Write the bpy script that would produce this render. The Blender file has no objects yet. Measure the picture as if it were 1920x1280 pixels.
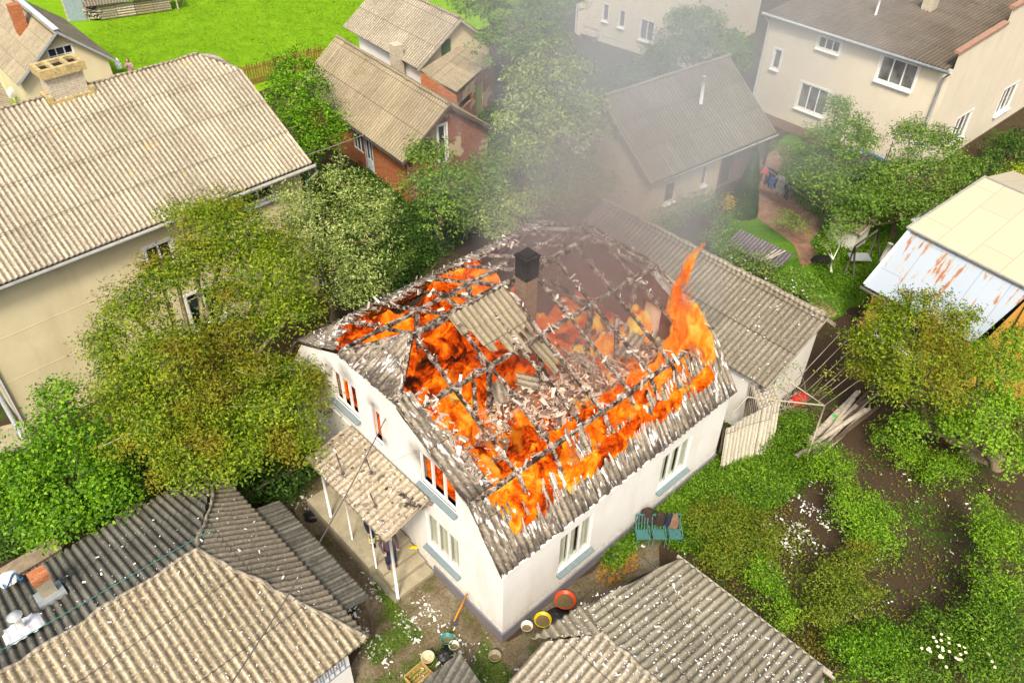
import bpy, math, random
import numpy as np
from mathutils import Vector, Matrix, Quaternion
PI = math.pi
random.seed(7)
rng = np.random.default_rng(11)
sc = bpy.context.scene
COL = sc.collection

# ------------------------------------------------------------------ camera
FPX = 1524.0; PITCH = math.radians(40.58); ROLL = math.radians(1.104); CAMH = 21.0
fw = np.array([0, math.cos(PITCH), -math.sin(PITCH)])
r0 = np.array([1.0, 0, 0]); u0 = np.cross(r0, fw)
RT = r0*math.cos(ROLL) + u0*math.sin(ROLL)
UP = -r0*math.sin(ROLL) + u0*math.cos(ROLL)
CAM = np.array([0.0, 0.0, CAMH])
cd = bpy.data.cameras.new('camera'); cam = bpy.data.objects.new('camera', cd); COL.objects.link(cam)
cd.sensor_width = 36.0; cd.lens = FPX/1920*36.0; cd.clip_end = 2000; cd.clip_start = 0.3
cam.matrix_world = Matrix(((RT[0], UP[0], -fw[0], CAM[0]), (RT[1], UP[1], -fw[1], CAM[1]), (RT[2], UP[2], -fw[2], CAM[2]), (0, 0, 0, 1)))
sc.camera = cam

# ------------------------------------------------------------------ world, sun, exposure
w = bpy.data.worlds.new('World'); sc.world = w; w.use_nodes = True
nt = w.node_tree; nt.nodes.clear()
SUN_AZ = math.radians(187); SUN_EL = math.radians(52)
sky = nt.nodes.new('ShaderNodeTexSky'); sky.sky_type = 'NISHITA'; sky.sun_disc = False
sky.sun_elevation = SUN_EL; sky.sun_rotation = SUN_AZ; sky.dust_density = 6.0; sky.air_density = 1.0; sky.ozone_density = 1.0
bg = nt.nodes.new('ShaderNodeBackground'); bg.inputs['Strength'].default_value = 0.15
wo = nt.nodes.new('ShaderNodeOutputWorld')
nt.links.new(sky.outputs[0], bg.inputs[0]); nt.links.new(bg.outputs[0], wo.inputs[0])
sd = bpy.data.lights.new('sun', 'SUN'); sd.energy = 2.6; sd.angle = math.radians(11); sd.color = (1.0, 0.92, 0.76)
so = bpy.data.objects.new('sun', sd); COL.objects.link(so)
sdir = Vector((math.sin(SUN_AZ)*math.cos(SUN_EL), math.cos(SUN_AZ)*math.cos(SUN_EL), math.sin(SUN_EL)))
so.rotation_euler = sdir.to_track_quat('Z', 'Y').to_euler()
so.location = (0, -10, 40)
sc.view_settings.view_transform = 'Standard'; sc.view_settings.look = 'None'
sc.view_settings.exposure = 0.5; sc.view_settings.gamma = 1.0
sc.render.engine = 'CYCLES'
sc.cycles.max_bounces = 6; sc.cycles.diffuse_bounces = 3; sc.cycles.glossy_bounces = 2
sc.cycles.transparent_max_bounces = 24; sc.cycles.volume_bounces = 2; sc.cycles.transmission_bounces = 3
sc.cycles.volume_step_rate = 2.0; sc.cycles.volume_max_steps = 128

# ------------------------------------------------------------------ maths helpers
def P(px, py, z=0.0):
    d = (px-960)/FPX*RT - (py-640)/FPX*UP + fw
    return CAM + d*((z-CAMH)/d[2])
def Vz(p, z=None):
    return Vector((p[0], p[1], p[2] if z is None else z))
def depth_at(p): return float((np.array(p)-CAM) @ fw)

# ------------------------------------------------------------------ mesh helpers
class MB:
    def __init__(s): s.v = []; s.f = []; s.uv = []; s.sm = []
    def face(s, pts, uv=None, smooth=False):
        i = len(s.v); s.v += [tuple(p) for p in pts]; s.f.append(tuple(range(i, i+len(pts)))); s.sm.append(smooth)
        if uv is None:
            a = Vector(pts[0]); n = Vector((0, 0, 0))
            for k in range(1, len(pts)-1): n += (Vector(pts[k])-a).cross(Vector(pts[k+1])-a)
            n = [abs(c) for c in n]; m = n.index(max(n))
            ix = [(1, 2), (0, 2), (0, 1)][m]
            uv = [(p[ix[0]], p[ix[1]]) for p in pts]
        s.uv += uv
    def hexa(s, c):   # c: 8 corners, bottom 4 (ccw) then top 4
        for q in ((3, 2, 1, 0), (4, 5, 6, 7), (0, 1, 5, 4), (1, 2, 6, 5), (2, 3, 7, 6), (3, 0, 4, 7)):
            s.face([c[i] for i in q])
    def box(s, x0, x1, y0, y1, z0, z1):
        s.hexa([(x0, y0, z0), (x1, y0, z0), (x1, y1, z0), (x0, y1, z0), (x0, y0, z1), (x1, y0, z1), (x1, y1, z1), (x0, y1, z1)])
    def obox(s, T, u0, u1, w0, w1, d0, d1):
        s.hexa([T(u0, w0, d0), T(u1, w0, d0), T(u1, w0, d1), T(u0, w0, d1), T(u0, w1, d0), T(u1, w1, d0), T(u1, w1, d1), T(u0, w1, d1)])
    def beam(s, a, b, wd, ht, up=(0, 0, 1), jit=0.0):
        a = Vector(a); b = Vector(b); d = (b-a).normalized(); u = Vector(up)
        sd_ = d.cross(u)
        if sd_.length < 1e-4: sd_ = d.cross(Vector((1, 0, 0)))
        sd_.normalize(); u = sd_.cross(d)
        n = max(1, int((b-a).length/0.35)) if jit else 1
        prev = None
        for i in range(n+1):
            c = a.lerp(b, i/n)
            k1 = 1+jit*random.uniform(-1, 1); k2 = 1+jit*random.uniform(-1, 1)
            c = c + u*jit*ht*.3*random.uniform(-1, 1) + sd_*jit*wd*.3*random.uniform(-1, 1)
            ring = [c+sd_*wd/2*k1*p+u*ht/2*k2*q for p, q in ((-1, -1), (1, -1), (1, 1), (-1, 1))]
            if prev:
                for j in range(4): s.face([prev[j], prev[(j+1) % 4], ring[(j+1) % 4], ring[j]])
            else: s.face(ring[::-1])
            prev = ring
        s.face(prev)
    def tube(s, pts, rad, n=6, cap=True):
        pts = [Vector(p) for p in pts]; k = len(pts)
        if not hasattr(rad, '__len__'): rad = [rad]*k
        prev = None; ref = Vector((0.31, 0.2, 0.93))
        for i in range(k):
            d = (pts[min(i+1, k-1)]-pts[max(i-1, 0)]).normalized()
            a = d.cross(ref)
            if a.length < .05: a = d.cross(Vector((1, 0, 0)))
            a.normalize(); b = d.cross(a)
            ring = [pts[i]+(a*math.cos(2*PI*j/n)+b*math.sin(2*PI*j/n))*rad[i] for j in range(n)]
            if prev:
                for j in range(n): s.face([prev[j], prev[(j+1) % n], ring[(j+1) % n], ring[j]], smooth=True)
            elif cap: s.face(ring)
            prev = ring
        if cap: s.face(prev[::-1])
    def lathe(s, c, prof, n=20, ax=None):
        c = Vector(c); prev = None
        for r, z in prof:
            ring = [c+Vector((r*math.cos(2*PI*j/n), r*math.sin(2*PI*j/n), z)) for j in range(n)]
            if prev:
                for j in range(n): s.face([prev[j], prev[(j+1) % n], ring[(j+1) % n], ring[j]], smooth=True)
            prev = ring
    def build(s, name, mat, parent=None):
        me = bpy.data.meshes.new(name)
        key = {}; vv = []; mp_ = []
        for p in s.v:
            k = (round(p[0], 4), round(p[1], 4), round(p[2], 4)); i = key.get(k)
            if i is None: i = key[k] = len(vv); vv.append(p)
            mp_.append(i)
        me.from_pydata(vv, [], [tuple(mp_[i] for i in f) for f in s.f])
        uvl = me.uv_layers.new(name='UVMap')
        uvl.data.foreach_set('uv', np.array(s.uv, dtype=np.float32).ravel())
        me.polygons.foreach_set('use_smooth', s.sm)
        me.materials.append(mat)
        o = bpy.data.objects.new(name, me); COL.objects.link(o)
        if parent is not None: o.parent = parent
        return o

def tag(o, label=None, cat=None, group=None, kind=None):
    if label: o['label'] = label
    if cat: o['category'] = cat
    if group: o['group'] = group
    if kind: o['kind'] = kind
    return o
def thing(name, label, cat, loc=(0, 0, 0), rot=0.0, group=None):
    o = bpy.data.objects.new(name, None); COL.objects.link(o); o.empty_display_size = .3
    o.location = loc; o.rotation_euler = (0, 0, rot)
    return tag(o, label, cat, group)
def copy_tree(o, parent=None):
    c = o.copy(); COL.objects.link(c); c.parent = parent
    for ch in list(o.children): copy_tree(ch, c)
    return c
def frame(px, py, z, yaw):
    p = P(px, py, z); return (float(p[0]), float(p[1]), 0.0), math.radians(yaw)

# ------------------------------------------------------------------ materials
class NT:
    def __init__(s, name):
        s.m = bpy.data.materials.new(name); s.m.use_nodes = True; s.t = s.m.node_tree
        s.t.nodes.clear(); s.out = s.n('ShaderNodeOutputMaterial')
    def n(s, t, **kw):
        o = s.t.nodes.new(t)
        for k, v in kw.items():
            if k in o.inputs.keys(): o.inputs[k].default_value = v
            else: setattr(o, k, v)
        return o
    def l(s, a, b): s.t.links.new(a, b)
    def coord(s, kind='Object', scale=(1, 1, 1), rot=(0, 0, 0)):
        tc = s.n('ShaderNodeTexCoord'); mp = s.n('ShaderNodeMapping'); mp.inputs['Scale'].default_value = scale
        mp.inputs['Rotation'].default_value = rot
        s.l(tc.outputs[kind], mp.inputs[0]); return mp.outputs[0]
    def noise(s, vec, scale, detail=4, rough=.55, dist=0.0):
        o = s.n('ShaderNodeTexNoise', Scale=scale, Detail=detail, Roughness=rough, Distortion=dist)
        if vec is not None: s.l(vec, o.inputs['Vector'])
        return o.outputs['Fac']
    def ramp(s, fac, stops, interp='LINEAR'):
        r = s.n('ShaderNodeValToRGB'); r.color_ramp.interpolation = interp
        el = r.color_ramp.elements
        while len(el) < len(stops): el.new(.5)
        for e, (p, c) in zip(el, stops):
            e.position = p; e.color = (c[0], c[1], c[2], 1) if hasattr(c, '__len__') else (c, c, c, 1)
        s.l(fac, r.inputs[0]); return r.outputs[0]
    def mix(s, f, a, b, mode='MIX'):
        m = s.n('ShaderNodeMix', data_type='RGBA', blend_type=mode)
        for i, x in ((0, f), (6, a), (7, b)):
            if hasattr(x, 'is_linked') or isinstance(x, bpy.types.NodeSocket): s.l(x, m.inputs[i])
            else: m.inputs[i].default_value = x if i == 0 else (x[0], x[1], x[2], 1)
        return m.outputs[2]
    def math(s, op, a, b=None, c=None, clamp=False):
        m = s.n('ShaderNodeMath', operation=op, use_clamp=clamp)
        for i, x in enumerate((a, b, c)):
            if x is None: continue
            if isinstance(x, bpy.types.NodeSocket): s.l(x, m.inputs[i])
            else: m.inputs[i].default_value = x
        return m.outputs[0]
    def bsdf(s, color, rough=.8, bump=None, bstr=.3, bdist=.02, spec=.3, metal=0.0, **kw):
        b = s.n('ShaderNodeBsdfPrincipled'); b.inputs['Roughness'].default_value = rough
        b.inputs['Specular IOR Level'].default_value = spec; b.inputs['Metallic'].default_value = metal
        if isinstance(color, bpy.types.NodeSocket): s.l(color, b.inputs['Base Color'])
        else: b.inputs['Base Color'].default_value = (*color, 1)
        if bump is not None:
            bp = s.n('ShaderNodeBump', Strength=bstr, Distance=bdist); s.l(bump, bp.inputs['Height']); s.l(bp.outputs[0], b.inputs['Normal'])
        s.l(b.outputs[0], s.out.inputs[0]); return b
MATS = {}
def simple(name, col, var=.18, scale=6.0, rough=.7, spec=.3, metal=0.0):
    if name in MATS: return MATS[name]
    t = NT(name); v = t.coord()
    f = t.noise(v, scale, 6); f2 = t.noise(v, scale*7, 3)
    a = [c*(1-var) for c in col]; b = [min(1, c*(1+var)) for c in col]
    c = t.ramp(t.math('ADD', t.math('MULTIPLY', f, .7), t.math('MULTIPLY', f2, .3)), [(.3, a), (.7, b)])
    t.bsdf(c, rough, f2, .15, .01, spec, metal)
    MATS[name] = t.m; return t.m
def slate(name, light, dark, trough, lichen=(.45, .28, .05), lich=.66, pitch=.2, speck=0.35, tstr=.6, row=1.6):
    """weathered corrugated asbestos sheet; UV in metres (u along eave, v up the slope)"""
    t = NT(name)
    uv = t.coord('UV'); big = t.noise(uv, .55, 5, .6)
    st = t.n('ShaderNodeTexCoord'); mp = t.n('ShaderNodeMapping'); mp.inputs['Scale'].default_value = (5.5, .6, 1); t.l(st.outputs['UV'], mp.inputs[0])
    streak = t.noise(mp.outputs[0], 1.0, 6, .75)
    fine = t.noise(uv, 11, 5, .8)
    mid = t.noise(uv, 2.6, 6, .7)
    f = t.math('ADD', t.math('MULTIPLY', streak, .45), t.math('ADD', t.math('MULTIPLY', big, .25), t.math('MULTIPLY', mid, .3)))
    c = t.ramp(f, [(.41, dark), (.57, light)])
    # dirt lying in the troughs, darkened further to paint in corrugation contrast
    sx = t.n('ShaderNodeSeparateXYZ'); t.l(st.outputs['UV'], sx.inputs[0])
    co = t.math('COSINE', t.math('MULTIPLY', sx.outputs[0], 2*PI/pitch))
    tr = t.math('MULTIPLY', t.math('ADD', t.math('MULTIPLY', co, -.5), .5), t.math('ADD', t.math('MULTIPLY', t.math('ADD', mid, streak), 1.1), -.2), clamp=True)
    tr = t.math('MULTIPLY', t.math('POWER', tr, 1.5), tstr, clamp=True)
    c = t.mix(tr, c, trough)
    # single sheets differ
    wn = t.n('ShaderNodeTexWhiteNoise', noise_dimensions='2D')
    cb = t.n('ShaderNodeCombineXYZ'); t.l(t.math('FLOOR', t.math('DIVIDE', sx.outputs[0], pitch*6)), cb.inputs[0]); t.l(t.math('FLOOR', t.math('DIVIDE', sx.outputs[1], row)), cb.inputs[1])
    t.l(cb.outputs[0], wn.inputs[0])
    sh = t.ramp(wn.outputs[0], [(0, .82), (1, 1.06)])
    c = t.mix(1.0, c, sh, 'MULTIPLY')
    # speckle
    c = t.mix(t.ramp(fine, [(.36, speck), (.50, 0)]), c, [x*.45 for x in dark])
    c = t.mix(t.ramp(fine, [(.53, 0), (.66, speck)]), c, [min(1, x*1.35) for x in light])
    # lichen
    li = t.noise(uv, 1.1, 6, .7); li2 = t.noise(uv, 9, 4, .7)
    lf = t.math('MULTIPLY', t.ramp(li, [(lich, 0), (lich+.07, 1)]), t.ramp(li2, [(.45, 0), (.55, 1)]))
    c = t.mix(t.math('MULTIPLY', lf, .8), c, lichen)
    # lap lines: colour darkened to back up the thin shadow of each lap
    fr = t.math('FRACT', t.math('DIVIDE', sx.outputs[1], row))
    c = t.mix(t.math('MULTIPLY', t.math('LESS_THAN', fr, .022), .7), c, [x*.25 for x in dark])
    t.bsdf(c, .92, fine, .25, .01, .15)
    return t.m
M = {}
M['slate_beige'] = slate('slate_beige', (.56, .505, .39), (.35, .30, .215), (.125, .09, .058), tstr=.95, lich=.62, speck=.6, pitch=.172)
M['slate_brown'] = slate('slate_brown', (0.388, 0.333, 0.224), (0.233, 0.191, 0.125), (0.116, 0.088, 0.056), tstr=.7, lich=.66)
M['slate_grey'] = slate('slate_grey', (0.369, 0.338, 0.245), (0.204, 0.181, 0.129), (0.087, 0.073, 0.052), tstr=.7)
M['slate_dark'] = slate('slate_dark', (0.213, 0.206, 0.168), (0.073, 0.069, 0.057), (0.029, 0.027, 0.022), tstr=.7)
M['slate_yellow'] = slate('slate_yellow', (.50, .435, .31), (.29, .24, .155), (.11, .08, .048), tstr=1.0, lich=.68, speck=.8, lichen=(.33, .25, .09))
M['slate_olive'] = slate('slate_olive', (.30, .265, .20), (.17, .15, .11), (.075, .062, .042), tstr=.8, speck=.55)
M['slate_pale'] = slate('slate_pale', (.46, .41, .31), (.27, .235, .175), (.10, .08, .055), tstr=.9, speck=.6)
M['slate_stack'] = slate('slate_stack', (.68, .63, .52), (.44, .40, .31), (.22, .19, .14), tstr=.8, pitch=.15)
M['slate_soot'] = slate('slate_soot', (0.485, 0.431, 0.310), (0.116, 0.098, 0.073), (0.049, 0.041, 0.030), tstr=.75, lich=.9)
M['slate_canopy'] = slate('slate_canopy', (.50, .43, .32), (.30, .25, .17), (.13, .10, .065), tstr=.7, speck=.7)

def plaster(name, col, var=.08, stain=(.5, .42, .3), sf=.25, rough=.9, tint=None):
    t = NT(name); v = t.coord(); f = t.noise(v, .8, 6, .6); g = t.noise(v, 55, 3, .7)
    mp = t.coord('Object', (1.6, 1.6, .35)); s = t.noise(mp, 1.0, 5, .6)
    c = t.ramp(f, [(.3, [x*(1-var) for x in col]), (.7, [min(1, x*(1+var*.4)) for x in col])])
    c = t.mix(t.ramp(s, [(.52, 0), (.75, sf)]), c, stain)
    c = t.mix(t.ramp(g, [(.3, .12), (.5, 0)]), c, [x*.6 for x in col])
    t.bsdf(c, rough, g, .2, .01, .15)
    return t.m
M['white_wall'] = plaster('white_wall', (.80, .78, .73), .05, (.62, .52, .38), .22)
def sooty_wall():
    m_ = plaster('sooty_white_wall', (.80, .78, .73), .07, (.58, .49, .36), .34); t = NT.__new__(NT); t.m = m_; t.t = m_.node_tree
    b = [n for n in t.t.nodes if n.type == 'BSDF_PRINCIPLED'][0]; src = b.inputs['Base Color'].links[0].from_socket; v = t.coord(); n = t.noise(v, 3.0, 5, .65); tot = None
    for c, r in (((0, 3.34, 4.95), .55), ((0, 2.6, 5.35), .5), ((0, 5.25, 5.35), .40), ((0, 7.35, 5.2), .45), ((0, 6.5, 5.55), .5), ((0, 1.7, 5.2), .35), ((0, 4.9, 4.2), .25)):
        d = t.n('ShaderNodeVectorMath', operation='DISTANCE'); t.l(v, d.inputs[0]); d.inputs[1].default_value = c
        q = t.math('SUBTRACT', 1.0, t.math('DIVIDE', d.outputs['Value'], r), clamp=True); q = t.math('MULTIPLY', q, t.math('ADD', t.math('MULTIPLY', n, 2.4), -.3), clamp=True); tot = q if tot is None else t.math('MAXIMUM', tot, q)
    c = t.mix(t.math('MULTIPLY', tot, .8, clamp=True), src, (.05, .035, .025))
    z = t.n('ShaderNodeSeparateXYZ'); t.l(v, z.inputs[0]); sp = t.math('MULTIPLY', t.math('SUBTRACT', 1.0, t.math('DIVIDE', t.math('SUBTRACT', z.outputs[2], .35), .55), clamp=True), t.ramp(t.noise(v, 5, 5, .7), [(.42, 0), (.6, .55)]))
    c = t.mix(sp, c, (.30, .24, .15)); t.l(c, b.inputs['Base Color']); return m_
M['house_wall'] = sooty_wall()
M['cream_wall'] = plaster('cream_wall', (.66, .56, .38), .08, (.40, .32, .20), .3)
M['yellow_wall'] = plaster('yellow_wall', (.68, .60, .38), .1, (.42, .33, .16), .35)
M['beige_wall'] = plaster('beige_wall', (.71, .64, .50), .06, (.5, .40, .28), .25)
M['orange_wall'] = plaster('orange_wall', (.62, .36, .08), .1, (.5, .25, .05), .2)
M['plinth'] = plaster('plinth', (.20, .19, .21), .2, (.1, .1, .08), .4)
M['plinth_brown'] = plaster('plinth_brown', (.27, .17, .12), .2, (.12, .08, .06), .4)
def brick(name, a, b, mortar, patch=None):
    t = NT(name); uv = t.coord('UV')
    br = t.n('ShaderNodeTexBrick', Scale=4.0); br.inputs['Color1'].default_value = (*a, 1); br.inputs['Color2'].default_value = (*b, 1)
    br.inputs['Mortar'].default_value = (*mortar, 1); br.inputs['Mortar Size'].default_value = .025; br.inputs['Brick Width'].default_value = 1.0; br.inputs['Row Height'].default_value = .32
    t.l(uv, br.inputs['Vector']); c = br.outputs['Color']
    n = t.noise(uv, 9, 5, .7); c = t.mix(t.ramp(n, [(.35, .5), (.6, 0)]), c, [x*.35 for x in a])
    if patch:
        p = t.noise(uv, .7, 5, .6); c = t.mix(t.ramp(p, [(.54, 0), (.57, 1)]), c, patch)
    t.bsdf(c, .9, br.outputs['Fac'], -.4, .01, .15); return t.m
M['brick_orange'] = brick('brick_orange', (.52, .18, .06), (.38, .11, .04), (.36, .26, .18))
M['brick_red'] = brick('brick_red', (.34, .13, .08), (.24, .085, .055), (.32, .25, .19), (.46, .37, .24))
M['brick_char'] = brick('brick_char', (.20, .10, .075), (.13, .065, .05), (.13, .10, .085))
M['brick_pale'] = brick('brick_pale', (.62, .56, .44), (.55, .48, .36), (.34, .29, .2))
M['brick_sooty'] = brick('brick_sooty', (.30, .20, .13), (.22, .14, .09), (.20, .16, .12))
M['white_paint'] = simple('white_paint', (.78, .78, .76), .06, 4, .5)
M['blue_white'] = simple('blue_white', (.62, .70, .74), .08, 4, .5)
M['sill_blue'] = simple('sill_blue', (.17, .22, .235), .15, 9, .5)
M['grey_metal'] = simple('grey_metal', (.34, .37, .38), .15, 5, .45, .5)
M['gutter'] = simple('gutter', (.30, .30, .27), .25, 5, .6)
M['wood_old'] = simple('wood_old', (.26, .20, .14), .35, 5, .9)
M['wood_dark'] = simple('wood_dark', (.10, .07, .05), .4, 5, .9)
M['wood_grey'] = simple('wood_grey', (.42, .37, .30), .3, 6, .9)
M['fence_brown'] = simple('fence_brown', (.26, .13, .04), .35, 3, .8)
M['concrete'] = simple('concrete', (.33, .29, .20), .3, 2.5, .95)
M['concrete_wall'] = simple('concrete_wall', (.20, .19, .13), .35, 3, .95)
M['soot'] = simple('soot', (.018, .016, .015), .5, 8, .95)
M['bark'] = simple('bark', (.20, .15, .095), .35, 9, .95)
M['bark_pale'] = simple('bark_pale', (.36, .30, .20), .3, 9, .95)
M['whitewash'] = simple('whitewash', (.72, .70, .62), .12, 9, .9)
M['wire'] = simple('wire', (.09, .08, .075), .1, 4, .6)
M['rope'] = simple('rope', (.42, .36, .28), .1, 4, .8)
M['roof_sheet_white'] = simple('roof_sheet_white', (.60, .63, .64), .12, 5, .5)

def charwood():
    t = NT('charred_wood'); v = t.coord(); n = t.noise(v, 4.5, 6, .7); g = t.noise(v, 22, 4, .7)
    c = t.ramp(n, [(.38, (.022, .017, .014)), (.46, (.075, .055, .04)), (.53, (.28, .22, .17)), (.63, (.58, .51, .44))])
    c = t.mix(t.ramp(g, [(.4, .55), (.55, 0)]), c, (.02, .016, .014))
    t.bsdf(c, .95, g, .6, .03, .1); return t.m
M['char'] = charwood()
def ashmat(name, a, b, c3):
    t = NT(name); g = t.n('ShaderNodeNewGeometry'); v = t.coord(); n = t.noise(v, 9, 5, .7)
    f = t.math('ADD', t.math('MULTIPLY', g.outputs['Random Per Island'], .75), t.math('MULTIPLY', n, .25))
    c = t.ramp(f, [(.12, c3), (.35, a), (.8, b)])
    t.bsdf(c, .95, n, .3, .02, .1); return t.m
M['ash'] = ashmat('ash', (.30, .24, .19), (.66, .60, .53), (.06, .045, .035))
M['ash_warm'] = ashmat('ash_warm', (.34, .23, .16), (.70, .58, .48), (.07, .04, .028))
M['flake'] = ashmat('flake', (.62, .60, .55), (.85, .84, .80), (.30, .28, .25))
M['flake_dark'] = ashmat('flake_dark', (.10, .085, .07), (.22, .18, .14), (.03, .025, .02))
def firemat(name, scale, stretch=(1, 1, 1), hot=.5, strength=1.0, alpha=False, seed=0.0):
    t = NT(name); tc = t.n('ShaderNodeTexCoord'); mp = t.n('ShaderNodeMapping'); mp.inputs['Scale'].default_value = stretch
    mp.inputs['Location'].default_value = (seed, seed*.7, seed*.3); t.l(tc.outputs['Object'], mp.inputs[0]); v = mp.outputs[0]
    warp = t.n('ShaderNodeTexNoise', Scale=scale*.8, Detail=3); t.l(v, warp.inputs['Vector'])
    ad = t.n('ShaderNodeVectorMath', operation='MULTIPLY_ADD'); t.l(warp.outputs['Color'], ad.inputs[0]); ad.inputs[1].default_value = (.55/scale*1.6,)*3; t.l(v, ad.inputs[2])
    n = t.noise(ad.outputs[0], scale, 9, .68, .9); big = t.noise(v, scale*.33, 3, .5)
    f = t.math('ADD', t.math('MULTIPLY', n, .75), t.math('MULTIPLY', big, .45))
    f = t.math('ADD', t.math('MULTIPLY', t.math('SUBTRACT', f, .60), 1.9), hot)
    c = t.ramp(f, [(.22, (.03, .008, .004)), (.34, (.16, .02, .004)), (.42, (.50, .045, .004)), (.52, (.92, .11, .005)), (.63, (1.0, .24, .010)), (.75, (1.0, .46, .02)), (.88, (1.0, .80, .16))])
    e = t.n('ShaderNodeEmission'); t.l(c, e.inputs[0]); e.inputs[1].default_value = strength
    if alpha:
        tr = t.n('ShaderNodeBsdfTransparent'); mx = t.n('ShaderNodeMixShader')
        lw = t.n('ShaderNodeLayerWeight', Blend=.5)
        edge = t.math('SUBTRACT', 1.0, lw.outputs['Facing'])
        a = t.math('MULTIPLY', t.ramp(edge, [(.12, 0), (.5, 1)]), t.ramp(f, [(.34, .15), (.5, .97)]))
        t.l(a, mx.inputs[0]); t.l(tr.outputs[0], mx.inputs[1]); t.l(e.outputs[0], mx.inputs[2]); t.l(mx.outputs[0], t.out.inputs[0])
    else: t.l(e.outputs[0], t.out.inputs[0])
    return t.m
def firevol(name, k=7.0, hot=.5, seed=0.0, stretch=.55, scale=3.0, strength=1.0):
    t = NT(name); tc = t.n('ShaderNodeTexCoord'); mp = t.n('ShaderNodeMapping'); mp.inputs['Scale'].default_value = (1, 1, stretch); mp.inputs['Location'].default_value = (seed, seed*.6, seed*.2)
    t.l(tc.outputs['Object'], mp.inputs[0]); v = mp.outputs[0]
    n = t.noise(v, scale, 5, .66, 1.1); big = t.noise(v, scale*.4, 2, .5)
    f = t.math('ADD', t.math('MULTIPLY', n, .75), t.math('MULTIPLY', big, .45)); f = t.math('ADD', t.math('MULTIPLY', t.math('SUBTRACT', f, .60), 2.7), hot)
    c = t.ramp(f, [(.25, (.30, .03, .004)), (.42, (.85, .09, .005)), (.56, (1.0, .22, .010)), (.70, (1.0, .44, .02)), (.86, (1.0, .78, .14))])
    d = t.math('MULTIPLY', t.ramp(f, [(.26, 0), (.55, 1)]), k)
    ab = t.n('ShaderNodeVolumeAbsorption'); ab.inputs[0].default_value = (.12, .05, .02, 1); t.l(d, ab.inputs['Density'])
    e = t.n('ShaderNodeEmission'); t.l(c, e.inputs[0]); t.l(t.math('MULTIPLY', d, strength), e.inputs[1])
    ad = t.n('ShaderNodeAddShader'); t.l(ab.outputs[0], ad.inputs[0]); t.l(e.outputs[0], ad.inputs[1]); t.l(ad.outputs[0], t.out.inputs['Volume'])
    try: t.m.cycles.volume_step_rate = .35
    except Exception: pass
    return t.m
FS = 0.78
M['fire_vol'] = firevol('fire_vol', 5, .50, 0, strength=FS); M['fire_vol_thin'] = firevol('fire_vol_thin', 3.2, .46, 7, strength=FS*.9); M['fire_vol_hot'] = firevol('fire_vol_hot', 6.5, .62, 11, strength=FS)
M['fire_bed'] = firemat('fire_bed', 1.7, hot=.50, strength=FS)
M['fire_dim'] = firemat('fire_dim', 1.5, hot=.47, strength=FS*.9, seed=5)
M['fire_hot'] = firemat('fire_hot', 2.0, hot=.56, strength=FS*1.05, seed=9)
M['fire_col'] = firemat('fire_col', 1.7, (1, 1, .55), hot=.58, strength=FS, alpha=True, seed=3)
M['fire_tip'] = firemat('fire_tip', 2.2, (1, 1, .5), hot=.53, strength=FS, alpha=True, seed=13)

def rubble_fire():
    m_ = firemat('glowing_rubble', 2.2, hot=.50, strength=FS*.8, seed=17); t = NT.__new__(NT); t.m = m_; t.t = m_.node_tree
    t.out = [n for n in t.t.nodes if n.type == 'OUTPUT_MATERIAL'][0]; src = t.out.inputs[0].links[0].from_socket
    v = t.coord(); n = t.noise(v, 1.1, 5, .6); b = t.n('ShaderNodeBsdfPrincipled'); b.inputs['Roughness'].default_value = .95; t.l(t.ramp(t.noise(v, 7, 4), [(.3, (.06, .035, .025)), (.7, (.30, .21, .16))]), b.inputs['Base Color'])
    mx = t.n('ShaderNodeMixShader'); t.l(t.ramp(n, [(.50, 1), (.56, 0)]), mx.inputs[0]); t.l(src, mx.inputs[1]); t.l(b.outputs[0], mx.inputs[2]); t.l(mx.outputs[0], t.out.inputs[0]); return m_
M['fire_rubble'] = rubble_fire()
def glass(name='dark_glass', col=(.02, .025, .028)):
    t = NT(name); v = t.coord(); n = t.noise(v, 1.5, 3)
    t.bsdf(t.ramp(n, [(.4, [c*.5 for c in col]), (.6, [c*2 for c in col])]), .12, spec=.6); return t.m
M['glass'] = glass(); M['glass_grey'] = glass('hazy_glass', (.09, .09, .085))
def clearglass():
    t = NT('clear_glass'); tr = t.n('ShaderNodeBsdfTransparent'); gl = t.n('ShaderNodeBsdfGlossy', Roughness=.08); mx = t.n('ShaderNodeMixShader'); fr = t.n('ShaderNodeLayerWeight', Blend=.25)
    tr.inputs[0].default_value = (.82, .86, .84, 1)
    t.l(t.math('ADD', t.math('MULTIPLY', fr.outputs['Facing'], .25), .05), mx.inputs[0]); t.l(tr.outputs[0], mx.inputs[1]); t.l(gl.outputs[0], mx.inputs[2]); t.l(mx.outputs[0], t.out.inputs[0]); return t.m
M['clear'] = clearglass()
M['curtain'] = simple('curtain', (.66, .62, .50), .12, 3, .9)

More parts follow.
